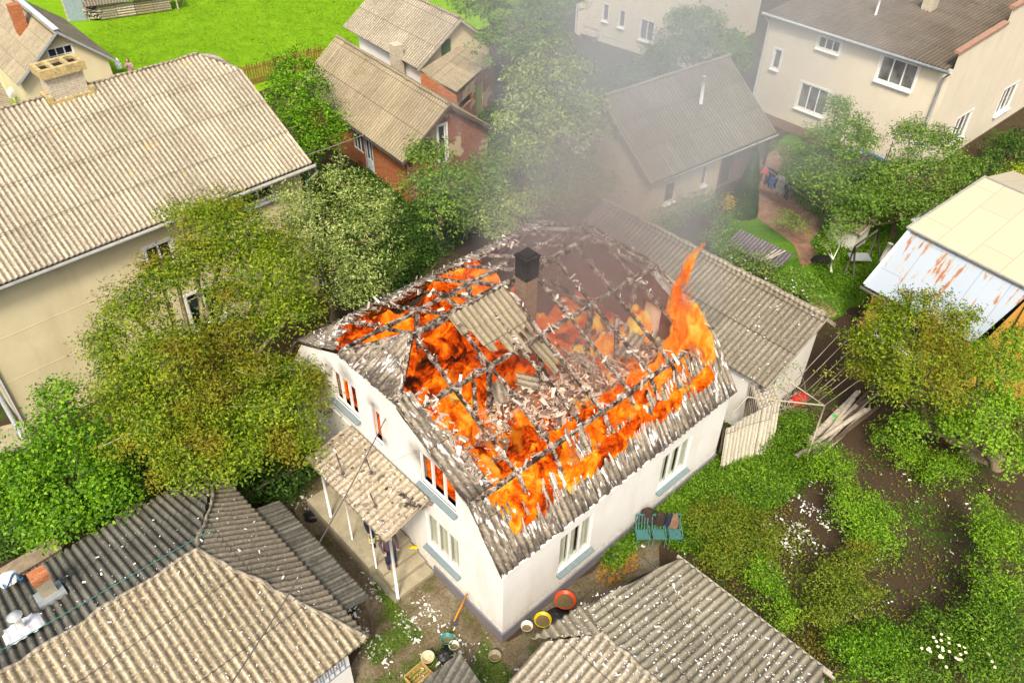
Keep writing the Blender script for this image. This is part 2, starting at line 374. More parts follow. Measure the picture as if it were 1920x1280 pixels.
def leafmat(name, dark, mid, light, accent=None, trans=.35):
    t = NT(name); g = t.n('ShaderNodeNewGeometry'); v = t.coord(); n = t.noise(v, .9, 4, .6)
    f = t.math('ADD', t.math('MULTIPLY', g.outputs['Random Per Island'], .5), t.math('MULTIPLY', n, .55))
    c = t.ramp(f, [(.25, dark), (.5, mid), (.78, light)])
    if accent:
        n2 = t.noise(v, .45, 3, .6); c = t.mix(t.ramp(n2, [(.5, 0), (.62, .85)]), c, accent)
    b = t.n('ShaderNodeBsdfPrincipled'); b.inputs['Roughness'].default_value = .55; b.inputs['Specular IOR Level'].default_value = .25; t.l(c, b.inputs['Base Color'])
    tl = t.n('ShaderNodeBsdfTranslucent'); c2 = t.mix(1.0, c, (1.35, 1.25, .5), 'MULTIPLY'); t.l(c2, tl.inputs[0])
    mx = t.n('ShaderNodeMixShader'); mx.inputs[0].default_value = trans
    t.l(b.outputs[0], mx.inputs[1]); t.l(tl.outputs[0], mx.inputs[2]); t.l(mx.outputs[0], t.out.inputs[0]); return t.m
L = {}
L['walnut'] = leafmat('leaf_walnut', (.045, .10, .004), (.155, .25, .008), (.38, .45, .022), (.24, .20, .014))
L['walnut2'] = leafmat('leaf_walnut_right', (.045, .10, .004), (.15, .24, .008), (.35, .43, .02), (.25, .22, .016))
L['bright'] = leafmat('leaf_bright', (.03, .10, .003), (.11, .27, .007), (.28, .50, .02))
L['fresh'] = leafmat('leaf_fresh', (.06, .15, .006), (.17, .34, .012), (.31, .50, .03))
L['pale'] = leafmat('leaf_pale', (.07, .13, .02), (.25, .34, .07), (.55, .62, .24))
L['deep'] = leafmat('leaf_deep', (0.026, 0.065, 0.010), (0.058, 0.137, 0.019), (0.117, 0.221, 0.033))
L['mid'] = leafmat('leaf_mid', (0.060, 0.128, 0.018), (0.135, 0.247, 0.030), (0.255, 0.390, 0.060))
L['weed'] = leafmat('leaf_weed', (.03, .09, .005), (.10, .22, .01), (.24, .40, .025))
L['weed_olive'] = leafmat('leaf_weed_olive', (0.068, 0.108, 0.007), (0.162, 0.230, 0.014), (0.270, 0.338, 0.027), (0.297, 0.230, 0.027))
L['cypress'] = leafmat('leaf_cypress', (0.024, 0.054, 0.012), (0.042, 0.090, 0.018), (0.072, 0.132, 0.024))
L['yellow'] = leafmat('leaf_yellow', (0.360, 0.264, 0.012), (0.600, 0.432, 0.024), (0.780, 0.576, 0.048))
L['lime'] = leafmat('leaf_lime', (0.192, 0.288, 0.012), (0.360, 0.456, 0.018), (0.504, 0.576, 0.036))
L['vine'] = leafmat('leaf_vine', (0.144, 0.204, 0.012), (0.300, 0.336, 0.018), (0.432, 0.432, 0.036))

# ------------------------------------------------------------------ corrugated sheets
def corr(name, O, U, V, poly, mat, parent, pitch=.2, amp=.028, row=1.6, lap=.02, sag=.0, top=None, bot=None, spw=8, u0=0.0):
    """wavy sheet in the plane O + u*U + v*V ; poly convex in (u, v)"""
    O = np.array(O, float); U = np.array(U, float); U /= np.linalg.norm(U); V = np.array(V, float); V /= np.linalg.norm(V)
    N = np.cross(U, V)
    if N[2] < 0: N = -N
    us = [p[0] for p in poly]; umin, umax = min(us), max(us)
    n = max(8, int((umax-umin)/pitch*spw))
    def vr(u):
        lo, hi = 1e9, -1e9
        for i in range(len(poly)):
            a, b = poly[i], poly[(i+1) % len(poly)]
            if abs(a[0]-b[0]) < 1e-9:
                if abs(a[0]-u) < 1e-6: lo = min(lo, a[1], b[1]); hi = max(hi, a[1], b[1])
                continue
            t = (u-a[0])/(b[0]-a[0])
            if -1e-6 <= t <= 1+1e-6:
                v = a[1]+t*(b[1]-a[1]); lo = min(lo, v); hi = max(hi, v)
        return lo, hi
    vmax = max(p[1] for p in poly); vmin = min(p[1] for p in poly)
    mb = MB(); cols = []
    rs = np.random.default_rng(int(abs(O.sum()*97)) % 9999)
    k0 = math.floor(vmin/row); nr = int(math.ceil(vmax/row))-k0
    offs = rs.uniform(-.006, .006, (int((umax-umin)/(pitch*6))+3, nr+2))
    for i in range(n+1):
        u = umin+(umax-umin)*i/n; lo, hi = vr(min(max(u, umin+1e-5), umax-1e-5))
        if top: hi = min(hi, top(u))
        if bot: lo = max(lo, bot(u))
        cols.append((u, lo, hi))
    def pt(u, v, r, e):
        s = int((u-umin)/(pitch*6)); fr = v-(k0+r)*row
        h = amp*math.cos(2*PI*(u)/pitch) + lap*(1-fr/row) + offs[s][min(r, nr)]
        h += sag*math.sin(u*.8+O[0])*math.sin(v*1.1)
        return tuple(O+U*u+V*v+N*h)
    for r in range(nr):
        a, b = (k0+r)*row, (k0+r+1)*row+.04
        for i in range(n):
            c0, c1 = cols[i], cols[i+1]
            for q in range(1):
                aa, bb = a, b
                l0, h0 = max(c0[1], aa), min(c0[2], bb); l1, h1 = max(c1[1], aa), min(c1[2], bb)
                if h0-l0 < 1e-4 and h1-l1 < 1e-4: continue
                h0 = max(h0, l0); h1 = max(h1, l1)
                mb.face([pt(c0[0], l0, r, 0), pt(c1[0], l1, r, 0), pt(c1[0], h1, r, 0), pt(c0[0], h0, r, 0)],
                        [(c0[0]+u0, l0), (c1[0]+u0, l1), (c1[0]+u0, h1), (c0[0]+u0, h0)], True)
    o = mb.build(name, mat, parent)
    so_ = o.modifiers.new('thick', 'SOLIDIFY'); so_.thickness = .012; so_.offset = -1
    es = o.modifiers.new('edges', 'EDGE_SPLIT'); es.split_angle = math.radians(50)
    return o
def ridge_cap(name, a, b, mat, parent, r=.1, rough=.03):
    a = Vector(a); b = Vector(b); n = max(3, int((b-a).length/.35)); mb = MB()
    pts = [a.lerp(b, i/n)+Vector((random.uniform(-1, 1), random.uniform(-1, 1), random.uniform(-.5, 1)))*rough for i in range(n+1)]
    mb.tube(pts, [r*random.uniform(.75, 1.2) for _ in pts], 8); return mb.build(name, mat, parent)

# ------------------------------------------------------------------ walls and windows
def frame_T(o, ax, nn):
    o = Vector(o); ax = Vector(ax); nn = Vector(nn)
    return lambda u, w_, d: o+ax*u+Vector((0, 0, 1))*w_+nn*d
def wall(mb, T, prof, holes, depth=.22, z0=0.0, back=False):
    """front skin of a wall with openings, reveals turned inwards. prof = [(u, ztop)...]"""
    xs = sorted(set([p[0] for p in prof]+[h[0] for h in holes]+[h[1] for h in holes]))
    def topz(u):
        for (a, za), (b, zb) in zip(prof[:-1], prof[1:]):
            if a-1e-6 <= u <= b+1e-6: return za+(zb-za)*(u-a)/(b-a)
        return prof[-1][1]
    for x0, x1 in zip(xs[:-1], xs[1:]):
        xm = (x0+x1)/2; hs = sorted([h for h in holes if h[0] <= xm <= h[1]], key=lambda h: h[2])
        z = z0
        for h in hs:
            mb.face([T(x0, z, 0), T(x1, z, 0), T(x1, h[2], 0), T(x0, h[2], 0)]); z = h[3]
        mb.face([T(x0, z, 0), T(x1, z, 0), T(x1, topz(x1), 0), T(x0, topz(x0), 0)])
        if back: mb.face([T(x0, z0, -depth-.02), T(x1, z0, -depth-.02), T(x1, topz(x1), -depth-.02), T(x0, topz(x0), -depth-.02)]) if not hs else None
    for a, b, c, d in holes:
        mb.face([T(a, c, 0), T(b, c, 0), T(b, c, -depth), T(a, c, -depth)]); mb.face([T(a, d, 0), T(b, d, 0), T(b, d, -depth), T(a, d, -depth)])
        mb.face([T(a, c, 0), T(a, d, 0), T(a, d, -depth), T(a, c, -depth)]); mb.face([T(b, c, 0), T(b, d, 0), T(b, d, -depth), T(b, c, -depth)])
def window(parent, T, h, nv=3, hb=None, fm='white_paint', gm='glass', sill='sill_blue', din=.10, fw_=.055, curtain=False, open_=False, trim=None, name='window', sillz=.06):
    a, b, c, d = h; mb = MB(); D0, D1 = -din, -din+.06
    mb.obox(T, a, b, c, c+fw_, D0, D1); mb.obox(T, a, b, d-fw_, d, D0, D1)
    mb.obox(T, a, a+fw_, c+fw_, d-fw_, D0, D1); mb.obox(T, b-fw_, b, c+fw_, d-fw_, D0, D1)
    for i in range(1, nv):
        x = a+(b-a)*i/nv; mb.obox(T, x-fw_*.55, x+fw_*.55, c+fw_, d-fw_, D0-.002, D1+.004)
    if hb:
        z = c+(d-c)*hb
        for i in range(nv):
            xa = a+(b-a)*i/nv+fw_*.6; xb = a+(b-a)*(i+1)/nv-fw_*.6; mb.obox(T, xa, xb, z-fw_*.35, z+fw_*.35, D0+.005, D1-.004)
    if trim:
        e = trim
        mb.obox(T, a-e, a, c-e*.3, d+e, .0, .018); mb.obox(T, b, b+e, c-e*.3, d+e, .0, .018); mb.obox(T, a, b, d, d+e, .0, .018)
    wn = mb.build(name, M[fm], parent)
    if not open_:
        g = MB(); g.face([T(a+.01, c+.01, D0+.02), T(b-.01, c+.01, D0+.02), T(b-.01, d-.01, D0+.02), T(a+.01, d-.01, D0+.02)]); g.build('pane', M['clear' if curtain else gm], wn)
        bk = MB(); bk.obox(T, a-.02, b+.02, c-.02, d+.02, -din-.9, -din-.88); bk.build('dark_room', M['soot'], wn) if curtain else None
        if curtain:
            cu = MB(); n = 40
            for k in range(nv):
                xa = a+(b-a)*k/nv+.03; xb = a+(b-a)*(k+1)/nv-.03
                spans = [(xa, xb)] if curtain != 'parted' or k == 0 else [(xa, xa+(xb-xa)*.42)]
                for (p, q) in spans:
                    prev = None
                    for i in range(n//2+1):
                        u = p+(q-p)*i/(n//2); dd = -din-.09+.018*math.sin(u*38)+.008*math.sin(u*91)
                        cur = (T(u, c, dd), T(u, d, dd))
                        if prev: cu.face([prev[0], cur[0], cur[1], prev[1]], smooth=True)
                        prev = cur
            cu.build('curtain', M['curtain'], wn)
    if sill:
        s = MB(); s.hexa([T(a-.06, c-sillz-.05, 0.002), T(b+.06, c-sillz-.05, .002), T(b+.06, c-sillz-.05, .15), T(a-.06, c-sillz-.05, .15),
                          T(a-.06, c-.004, -din+.0), T(b+.06, c-.004, -din+.0), T(b+.06, c-sillz, .16), T(a-.06, c-sillz, .16)])
        s.build('sill', M[sill], wn)
    return wn

# ------------------------------------------------------------------ foliage
def leaf_mesh(name, C_, Nn, size, mat, parent, origin, aspect=.5):
    n = len(C_); C_ = C_-np.array(origin)
    Nn = Nn/np.maximum(np.linalg.norm(Nn, axis=1, keepdims=True), 1e-6)
    rnd = rng.normal(size=(n, 3)); a = np.cross(Nn, rnd); a /= np.maximum(np.linalg.norm(a, axis=1, keepdims=True), 1e-6)
    b = np.cross(Nn, a); s = (size*rng.uniform(.6, 1.35, n))[:, None]
    A = a*s*.5; B = b*s*.5*aspect
    dr = Nn*s*.12
    v = np.stack([C_-A, C_-A*.1+B+dr, C_+A-dr, C_-A*.1-B+dr], 1).reshape(-1, 3)
    me = bpy.data.meshes.new(name)
    me.vertices.add(4*n); me.vertices.foreach_set('co', v.astype(np.float32).ravel())
    me.loops.add(4*n); me.loops.foreach_set('vertex_index', np.arange(4*n, dtype=np.int32))
    me.polygons.add(n); me.polygons.foreach_set('loop_start', np.arange(0, 4*n, 4, dtype=np.int32))
    me.polygons.foreach_set('loop_total', np.full(n, 4, dtype=np.int32))
    me.materials.append(mat); me.update(calc_edges=True); me.validate()
    o = bpy.data.objects.new(name, me); COL.objects.link(o)
    if parent is not None: o.parent = parent
    return o
def crown_points(c, r, sq, k, per, spread):
    nc = max(6, int(k*r*r*sq**.5))
    d = rng.normal(size=(nc, 3)); d /= np.linalg.norm(d, axis=1, keepdims=True)
    d[:, 2] = np.where(d[:, 2] < -.35, -d[:, 2], d[:, 2])
    keepc = (np.sin((c[0]+d[:, 0]*r)*2.3+1)*np.sin((c[1]+d[:, 1]*r)*2.1+c[2]+d[:, 2]*r)+.6*np.sin((c[2]+d[:, 2]*r)*2.9+c[0]*1.7)+rng.normal(size=nc)*.35) > -.8
    d = d[keepc]; nc = len(d)
    lump = 1+.30*np.sin(d[:, 0]*5+c[0]*3)*np.sin(d[:, 1]*6+c[1])+.12*np.sin(d[:, 2]*9+c[0])
    rr = r*lump*rng.uniform(.35, 1.08, nc)**.6
    cc = c+d*rr[:, None]*np.array([1, 1, sq])
    m = rng.integers(int(per*.6), int(per*1.4)+1, nc)
    idx = np.repeat(np.arange(nc), m)
    off = rng.normal(size=(len(idx), 3))*spread*np.array([1, 1, .6])
    pts = cc[idx]+off
    nn = d[idx]*.7+np.array([0, 0, .75])+rng.normal(size=pts.shape)*.55
    return pts, nn, cc
def tree(name, label, cat, lobes, mat, base=None, trunk=.12, leaf=.13, k=70, per=14, spread=.17, group=None, bark='bark', limbs=True, sq=.85, aspect=.5, twigs=5):
    """lobes: (px, py, z, r_px) crown masses, placed in the world at height z"""
    leaf *= .72; k *= 2.1; spread *= .9
    Ls = []
    for l in lobes:
        c = P(l[0], l[1], l[2]); r = l[3]*depth_at(c)/FPX; Ls.append((c, r))
    if base is None: cx = np.mean([c for c, r in Ls], 0); bp = np.array([cx[0], cx[1]+.2, 0])
    else: bp = P(base[0], base[1], 0)
    t = thing(name, label, cat, tuple(bp), 0, group)
    allp, alln = [], []; ccs = []
    for c, r in Ls:
        p, n, cc = crown_points(c, r, sq, k, per, spread); allp.append(p); alln.append(n); ccs.append(cc)
    pts = np.concatenate(allp); keep = pts[:, 2] > .05
    leaf_mesh('crown', pts[keep], np.concatenate(alln)[keep], leaf, mat, t, bp, aspect)
    if limbs:
        mb = MB(); zc = min(c[2] for c, r in Ls); top = np.mean([c for c, r in Ls], 0)
        fork = np.array([bp[0]*.6+top[0]*.4, bp[1]*.6+top[1]*.4, max(.4, zc*.45)])
        f = lambda a: Vector(a-bp)
        mid = (np.array(bp)+fork)/2+rng.normal(size=3)*np.array([.08, .08, 0])
        mb.tube([f(bp-np.array([0, 0, .1])), f(mid), f(fork)], [trunk*1.25, trunk*1.0, trunk*.85], 8)
        for (c, r), cc in zip(Ls, ccs):
            m1 = fork+(c-fork)*.5+rng.normal(size=3)*.12*np.linalg.norm(c-fork)*.5
            mb.tube([f(fork), f(m1), f(c)], [trunk*.6, trunk*.42, trunk*.25], 6)
            for q in rng.choice(len(cc), min(twigs, len(cc)), replace=False):
                e = cc[q]; m2 = (c+e)/2+rng.normal(size=3)*.08
                mb.tube([f(c), f(m2), f(e)], [trunk*.22, trunk*.13, trunk*.06], 4, cap=False)
        mb.build('trunk', M[bark], t)
    return t
def inpoly(x, y, poly):
    ins = np.zeros(len(x), bool); j = len(poly)-1
    for i in range(len(poly)):
        xi, yi = poly[i]; xj, yj = poly[j]
        c = ((yi > y) != (yj > y)) & (x < (xj-xi)*(y-yi)/((yj-yi)+1e-12)+xi); ins ^= c; j = i
    return ins
def scatter_px(poly, n, z=0.0):
    xs = [p[0] for p in poly]; ys = [p[1] for p in poly]
    W = np.array([P(a, b, z)[:2] for a, b in poly]); lo, hi = W.min(0), W.max(0)
    out = np.zeros((0, 2))
    while len(out) < n:
        q = rng.uniform(lo, hi, (n*3, 2)); q = q[inpoly(q[:, 0], q[:, 1], W)]; out = np.concatenate([out, q])
    return out[:n]
def ground_plants(name, label, cat, polys, mat, n, leaf=.10, h=.3, per=9, spread=.13, aspect=.5, z=0.0, patch=None):
    P_, N_ = [], []; leaf *= .78; n = int(n*1.4)
    for poly, frac in polys:
        q = scatter_px(poly, int(n*frac), z)
        if patch:
            f = np.sin(q[:, 0]*patch*1.7+q[:, 1]*.9)*np.sin(q[:, 1]*patch*1.3-q[:, 0]*1.1)+rng.normal(size=len(q))*.35
            q = q[f > -.1]
        hh = h*rng.uniform(.15, 1, len(q))**1.3
        m = per; idx = np.repeat(np.arange(len(q)), m)
        off = rng.normal(size=(len(idx), 3))*spread
        pz = np.abs(off[:, 2])*.6+hh[idx]*rng.uniform(.1, 1, len(idx))
        P_.append(np.stack([q[idx, 0]+off[:, 0], q[idx, 1]+off[:, 1], z+pz+.02], 1))
        N_.append(np.array([0, 0, 1.0])+rng.normal(size=(len(idx), 3))*.55)
    o = leaf_mesh(name, np.concatenate(P_), np.concatenate(N_), leaf, mat, None, (0, 0, 0), aspect)
    return tag(o, label, cat, kind='stuff')
def clump(q, s=1.1):
    f = np.sin(q[:, 0]*s*2.3+1.3)*np.sin(q[:, 1]*s*2.9)+.7*np.sin(q[:, 0]*s*5.1+q[:, 1]*s*3.7)+rng.normal(size=len(q))*.5
    return q[f > .15]
def flakes(name, pts, size, mat, parent=None, thick=.012, flat=.35, elong=1.6):
    mb = MB()
    for p in pts:
        s = size*min(2.0, .35+random.expovariate(1.6)); l = s*random.uniform(.8, elong*1.1); wd = s*random.uniform(.4, .95)
        q = Quaternion((random.gauss(0, flat), random.gauss(0, flat), 1), random.uniform(0, 2*PI)) @ Quaternion((1, 0, 0), random.gauss(0, flat)) @ Quaternion((0, 1, 0), random.gauss(0, flat))
        ax = q @ Vector((1, 0, 0)); ay = q @ Vector((0, 1, 0)); az = q @ Vector((0, 0, 1)); c = Vector(p)
        k = random.uniform(.5, 1); k2 = random.uniform(-.3, .3)
        b = [c-ax*l/2-ay*wd/2*k, c+ax*l/2-ay*wd*.4+ax*k2*wd, c+ax*l*.42+ay*wd/2, c-ax*l*.45+ay*wd/2*k]
        mb.face([v+az*thick for v in b]); 
        for i in range(4): mb.face([b[i], b[(i+1) % 4], b[(i+1) % 4]+az*thick, b[i]+az*thick])
    return mb.build(name, mat, parent)

# ================================================================== GROUND
def ground_mat():
    t = NT('ground_soil'); v = t.coord(); n = t.noise(v, .35, 7, .65); g = t.noise(v, 3.5, 6, .7); f = t.noise(v, 30, 4, .7)
    soil = t.ramp(f, [(.3, (.030, .021, .013)), (.7, (.085, .058, .036))])
    gr = t.ramp(g, [(.3, (.02, .045, .008)), (.7, (.07, .11, .02))])
    m = t.ramp(t.math('ADD', t.math('MULTIPLY', n, .6), t.math('MULTIPLY', g, .4)), [(.52, 0), (.60, 1)])
    t.bsdf(t.mix(m, soil, gr), .97, f, .6, .03, .1); return t.m
def sheet(name, poly, mat, z, px=True, wob=.12, kind='structure', label=None, cat=None, zz=0.0):
    pts = [Vz(P(a, b, zz), z) if px else Vector((a, b, z)) for a, b in poly]
    out = []
    for i, a in enumerate(pts):
        b = pts[(i+1) % len(pts)]; n = max(1, int((b-a).length/.5))
        for k in range(n): 
            p = a.lerp(b, k/n); out.append(p+Vector((random.uniform(-wob, wob), random.uniform(-wob, wob), 0)))
    mb = MB(); mb.face(out); o = mb.build(name, mat); tag(o, label, cat, kind=kind); return o
gm = MB(); gm.face([(-400, -200, 0), (400, -200, 0), (400, 900, 0), (-400, 900, 0)]); g = gm.build('ground', ground_mat()); tag(g, 'dark soil with patchy green growth between the houses', 'ground', kind='structure')
def grassmat(name, a, b, c, d=None):
    t = NT(name); v = t.coord(); n = t.noise(v, .5, 7, .65); f = t.noise(v, 9, 6, .75); w_ = t.noise(t.coord('Object', (.4, 1.3, 1), (0, 0, .6)), 1.3, 4, .6)
    k = t.math('ADD', t.math('MULTIPLY', n, .3), t.math('ADD', t.math('MULTIPLY', f, .45), t.math('MULTIPLY', w_, .25)))
    col = t.ramp(k, [(.38, a), (.5, b), (.62, c)])
    if d: col = t.mix(t.ramp(t.noise(v, 1.1, 5, .7), [(.64, 0), (.72, .6)]), col, d)
    t.bsdf(col, .95, f, .7, .05, .1); return t.m
M['meadow'] = grassmat('meadow_grass', (.12, .26, .005), (.165, .32, .007), (.21, .36, .012), (.30, .36, .04))
M['lawn'] = grassmat('lawn_grass', (.035, .09, .006), (.07, .16, .01), (.12, .22, .015))
sheet('meadow', [(-60, 60), (130, -60), (1000, -60), (960, 30), (680, 150), (600, 130), (440, 190), (200, 200), (-60, 300)], M['meadow'], .004)
sheet('lawn', [(1330, 470), (1380, 380), (1430, 300), (1480, 250), (1700, 380), (1760, 420), (1620, 560), (1560, 600), (1480, 540)], M['lawn'], .004)
def pavers():
    t = NT('brick_pavers'); v = t.coord('Object', (1, 1, 1), (0, 0, .75)); br = t.n('ShaderNodeTexBrick', Scale=1.7)
    br.inputs['Color1'].default_value = (.34, .13, .08, 1); br.inputs['Color2'].default_value = (.20, .12, .09, 1); br.inputs['Mortar'].default_value = (.16, .13, .10, 1); br.inputs['Mortar Size'].default_value = .03
    t.l(v, br.inputs['Vector']); n = t.noise(v, 2, 5, .7); c = t.mix(t.ramp(n, [(.45, 0), (.7, .5)]), br.outputs['Color'], (.40, .33, .22))
    t.bsdf(c, .9, n, .3, .02, .2); return t.m
sheet('path', [(1405, 395), (1420, 340), (1425, 300), (1470, 270), (1490, 300), (1455, 340), (1480, 360), (1530, 400), (1545, 420), (1520, 455), (1535, 475), (1515, 500), (1498, 495), (1490, 460), (1450, 430)], pavers(), .008, wob=.06)
def yardmat():
    t = NT('yard_concrete'); v = t.coord('Object', (1, 1, 1), (0, 0, -.76)); n = t.noise(v, .9, 6, .65); f = t.noise(v, 16, 5, .75)
    c = t.ramp(n, [(.35, (.10, .075, .04)), (.5, (.19, .15, .09)), (.65, (.28, .24, .165))])
    c = t.mix(t.ramp(f, [(.4, .6), (.56, 0)]), c, (.05, .038, .022))
    gr = t.noise(v, 1.7, 5, .7); c = t.mix(t.ramp(gr, [(.54, 0), (.62, .7)]), c, (.06, .09, .012))
    br = t.n('ShaderNodeTexBrick', Scale=.9); br.inputs['Color1'].default_value = (1, 1, 1, 1); br.inputs['Color2'].default_value = (.85, .85, .85, 1); br.inputs['Mortar'].default_value = (.5, .5, .42, 1); br.inputs['Mortar Size'].default_value = .015; br.inputs['Brick Width'].default_value = 1.3; br.inputs['Row Height'].default_value = .9
    t.l(v, br.inputs['Vector']); c = t.mix(t.ramp(n, [(.4, .15), (.6, .8)]), c, br.outputs['Color'], 'MULTIPLY')
    t.bsdf(c, .95, f, .5, .02, .15); return t.m
M['yard'] = yardmat()
sheet('yard', [(520, 880), (620, 900), (760, 1000), (840, 1060), (945, 1205), (1050, 1110), (1180, 1010), (1240, 1000), (1240, 1060), (1080, 1160), (1000, 1290), (640, 1290), (690, 1180), (560, 960)], M['yard'], .004)

# ================================================================== BURNING HOUSE
HL, HW = 9.7, 10.2
loc, rot = frame(942, 1201, 0, 43.67)
house = thing('burning_house', 'white house with its burning roof open to the rafters, in the middle', 'house', loc, rot)
HM = Matrix.Translation(Vector(loc)) @ Matrix.Rotation(rot, 4, 'Z'); HI = HM.inverted()
def h_local(px, py, z): return HI @ Vz(P(px, py, z))
TR = frame_T((0, 0, 0), (1, 0, 0), (0, -1, 0)); TF = frame_T((0, 0, 0), (0, 1, 0), (-1, 0, 0))
prof = [(0, 3.2), (1.15, 4.95), (3.95, 6.33), (6.5, 6.30), (8.9, 5.15), (HW, 3.2)]
hr = [(2.1, 3.42, 1.14, 2.72), (6.5, 7.92, 1.12, 2.64)]
hf_low = (1.78, 3.2, 1.22, 2.76); hf_r = (1.80, 3.28, 3.95, 5.18); hf_m = (4.98, 5.5, 3.85, 5.2); hf_l = (6.08, 7.3, 4.12, 5.35)
door = (4.5, 5.4, .62, 2.6)
mb = MB(); wall(mb, TR, [(0, 3.2), (HL, 3.2)], hr); wall(mb, TF, prof, [hf_low, hf_r, hf_m, hf_l, door], back=False)
TL_ = frame_T((0, HW, 0), (1, 0, 0), (0, 1, 0)); wall(mb, TL_, [(0, 3.2), (HL, 3.2)], [])
TB = frame_T((HL, 0, 0), (0, 1, 0), (1, 0, 0)); wall(mb, TB, [(0, 3.2), (1.15, 4.95), (3.5, 6.1), (6.7, 6.15), (8.9, 5.15), (HW, 3.2)], [])
mb.box(-.03, .0, .0, HW, 3.33, 3.45); mb.box(.0, HL, -.03, .0, 3.05, 3.12)
mb.build('wall', M['house_wall'], house)
mb = MB(); TBi = frame_T((HL-.22, 0, 0), (0, 1, 0), (-1, 0, 0)); wall(mb, TBi, [(0.2, 3.3), (1.15, 4.9), (3.5, 6.05), (6.7, 6.1), (8.9, 5.1), (HW-.2, 3.3)], [(2.9, 3.7, 3.4, 5.0)], z0=3.0)
TFi = frame_T((.24, 0, 0), (0, 1, 0), (1, 0, 0)); wall(mb, TFi, [(0.2, 3.3), (1.15, 4.9), (3.95, 6.28), (6.5, 6.25), (8.9, 5.1), (HW-.2, 3.3)], [hf_r, hf_m, hf_l], z0=3.0)
mb.build('inner_gable', M['brick_char'], house)
mb = MB(); mb.box(-.05, HL+.04, -.05, -.0, 0, .42); mb.box(-.05, 0, 0, 2.95, 0, .42); mb.build('plinth', M['plinth'], house)
mb = MB(); mb.box(.02, HL-.02, .02, HW-.02, 3.0, 3.12); mb.build('attic_floor', M['soot'], house)
mb = MB(); mb.box(.25, .3, .25, HW-.25, .1, 3.0); mb.box(.25, HL-.2, 1.2, 1.25, .1, 3.0); mb.build('dark_room', M['soot'], house)
window(house, TR, hr[0], 3, curtain=True); window(house, TR, hr[1], 3, curtain=True)
window(house, TF, hf_low, 3, curtain=True, sillz=.07)
window(house, TF, hf_r, 3, open_=True); window(house, TF, hf_l, 3, open_=True); window(house, TF, hf_m, 1, open_=True, sill=None, fw_=.04)
mb = MB(); mb.obox(TF, door[0], door[1], door[2], door[3], -.12, -.08); mb.build('door', M['fence_brown'], house)
# soot licks above the burning windows
mb = MB(); 
for (a, b, c, d) in (hf_r,): mb.face([TF(b-.28, d-.6, .003), TF(b, d-.9, .003), TF(b+.10, d-.25, .003), TF(b+.04, d+.12, .003), TF(b-.3, d+.06, .003), TF(b-.5, d-.0, .003)])
smk = mb
# slopes: right lower, right upper, left upper, left lower
E0 = (-.15, 3.24); B0 = (1.15, 5.08); R0 = (5.2, 7.08); B1_ = (8.98, 5.27); E1 = (10.42, 3.24)
def slope(p, q): d = math.hypot(q[0]-p[0], q[1]-p[1]); return d, (0, (q[0]-p[0])/d, (q[1]-p[1])/d)
def burntmat():
    base = slate('slate_burnt', (.42, .36, .27), (.17, .14, .105), (0.068, 0.054, 0.039), tstr=.75, lich=.95, speck=.5)
    t = NT.__new__(NT); t.m = base; t.t = base.node_tree
    b = [n for n in t.t.nodes if n.type == 'BSDF_PRINCIPLED'][0]; src = b.inputs['Base Color'].links[0].from_socket
    mp = t.coord('UV', (9, 2.2, 1)); n = t.noise(mp, 1.0, 5, .6, .4)
    bm = t.noise(t.coord('UV'), .9, 3, .6); n = t.math('ADD', n, t.math('MULTIPLY', t.math('SUBTRACT', bm, .5), .45)); c = t.mix(t.ramp(n, [(.575, 0), (.60, .95)], 'LINEAR'), src, (.86, .83, .78))
    n2 = t.noise(t.coord('UV', (7, 1.4, 1)), 1.3, 4, .6); c = t.mix(t.ramp(n2, [(.52, 0), (.60, .8)]), c, (.055, .045, .04))
    tc = t.n('ShaderNodeTexCoord'); sx = t.n('ShaderNodeSeparateXYZ'); t.l(tc.outputs['UV'], sx.inputs[0]); n3 = t.noise(t.coord('UV', (6, 2, 1)), 1.0, 5, .65)
    so_ = t.math('ADD', t.math('MULTIPLY', sx.outputs[1], -1.5), t.math('ADD', t.math('MULTIPLY', n3, 2.4), -.45)); c = t.mix(t.ramp(so_, [(.0, 0), (.6, .85)]), c, (.045, .036, .03))
    t.l(c, b.inputs['Base Color']); return base
M['slate_burnt'] = burntmat()
def noise1(x, s=1.0): return math.sin(x*s*1.9+1)*.5+math.sin(x*s*4.3+.4)*.3+math.sin(x*s*9.1)*.2
shard = [random.random() for _ in range(600)]
def sh(u, w_=.085): return shard[int((u+2)/w_) % 600]
d_, V = slope(E0, B0)
def top_r(u):
    if u < .42: return d_
    e = .62+.10*noise1(u, .9)+(.25 if 3.2 < u < 3.9 else 0)+(.12 if u > 6 else 0)
    if u > 8.4: e += (u-8.4)*.9
    return d_*min(1, e+.30*(sh(u)-.5))
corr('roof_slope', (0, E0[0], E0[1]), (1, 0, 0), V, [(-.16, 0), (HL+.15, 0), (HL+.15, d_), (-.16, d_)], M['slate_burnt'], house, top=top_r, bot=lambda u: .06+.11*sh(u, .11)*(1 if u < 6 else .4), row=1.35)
d2, V2 = slope(B0, R0)
def top_front(u): return d2*(.70+.03*sh(u)) if u < .40 else (d2*(.1+.35*sh(u)) if u < .7 else (.05+.30*sh(u) if u > 9.1 else 0))
corr('roof_slope', (0, B0[0], B0[1]+.012), (1, 0, 0), V2, [(-.16, 0), (.7, 0), (.7, d2), (-.16, d2)], M['slate_burnt'], house, top=top_front, row=1.5)
corr('roof_slope', (0, B0[0], B0[1]+.012), (1, 0, 0), V2, [(HL-.15, 0), (HL+.15, 0), (HL+.15, d2*.5), (HL-.15, d2*.5)], M['slate_burnt'], house, top=lambda u: d2*(.3+.25*sh(u)), row=1.5)
d3, V3 = slope(B1_, R0)
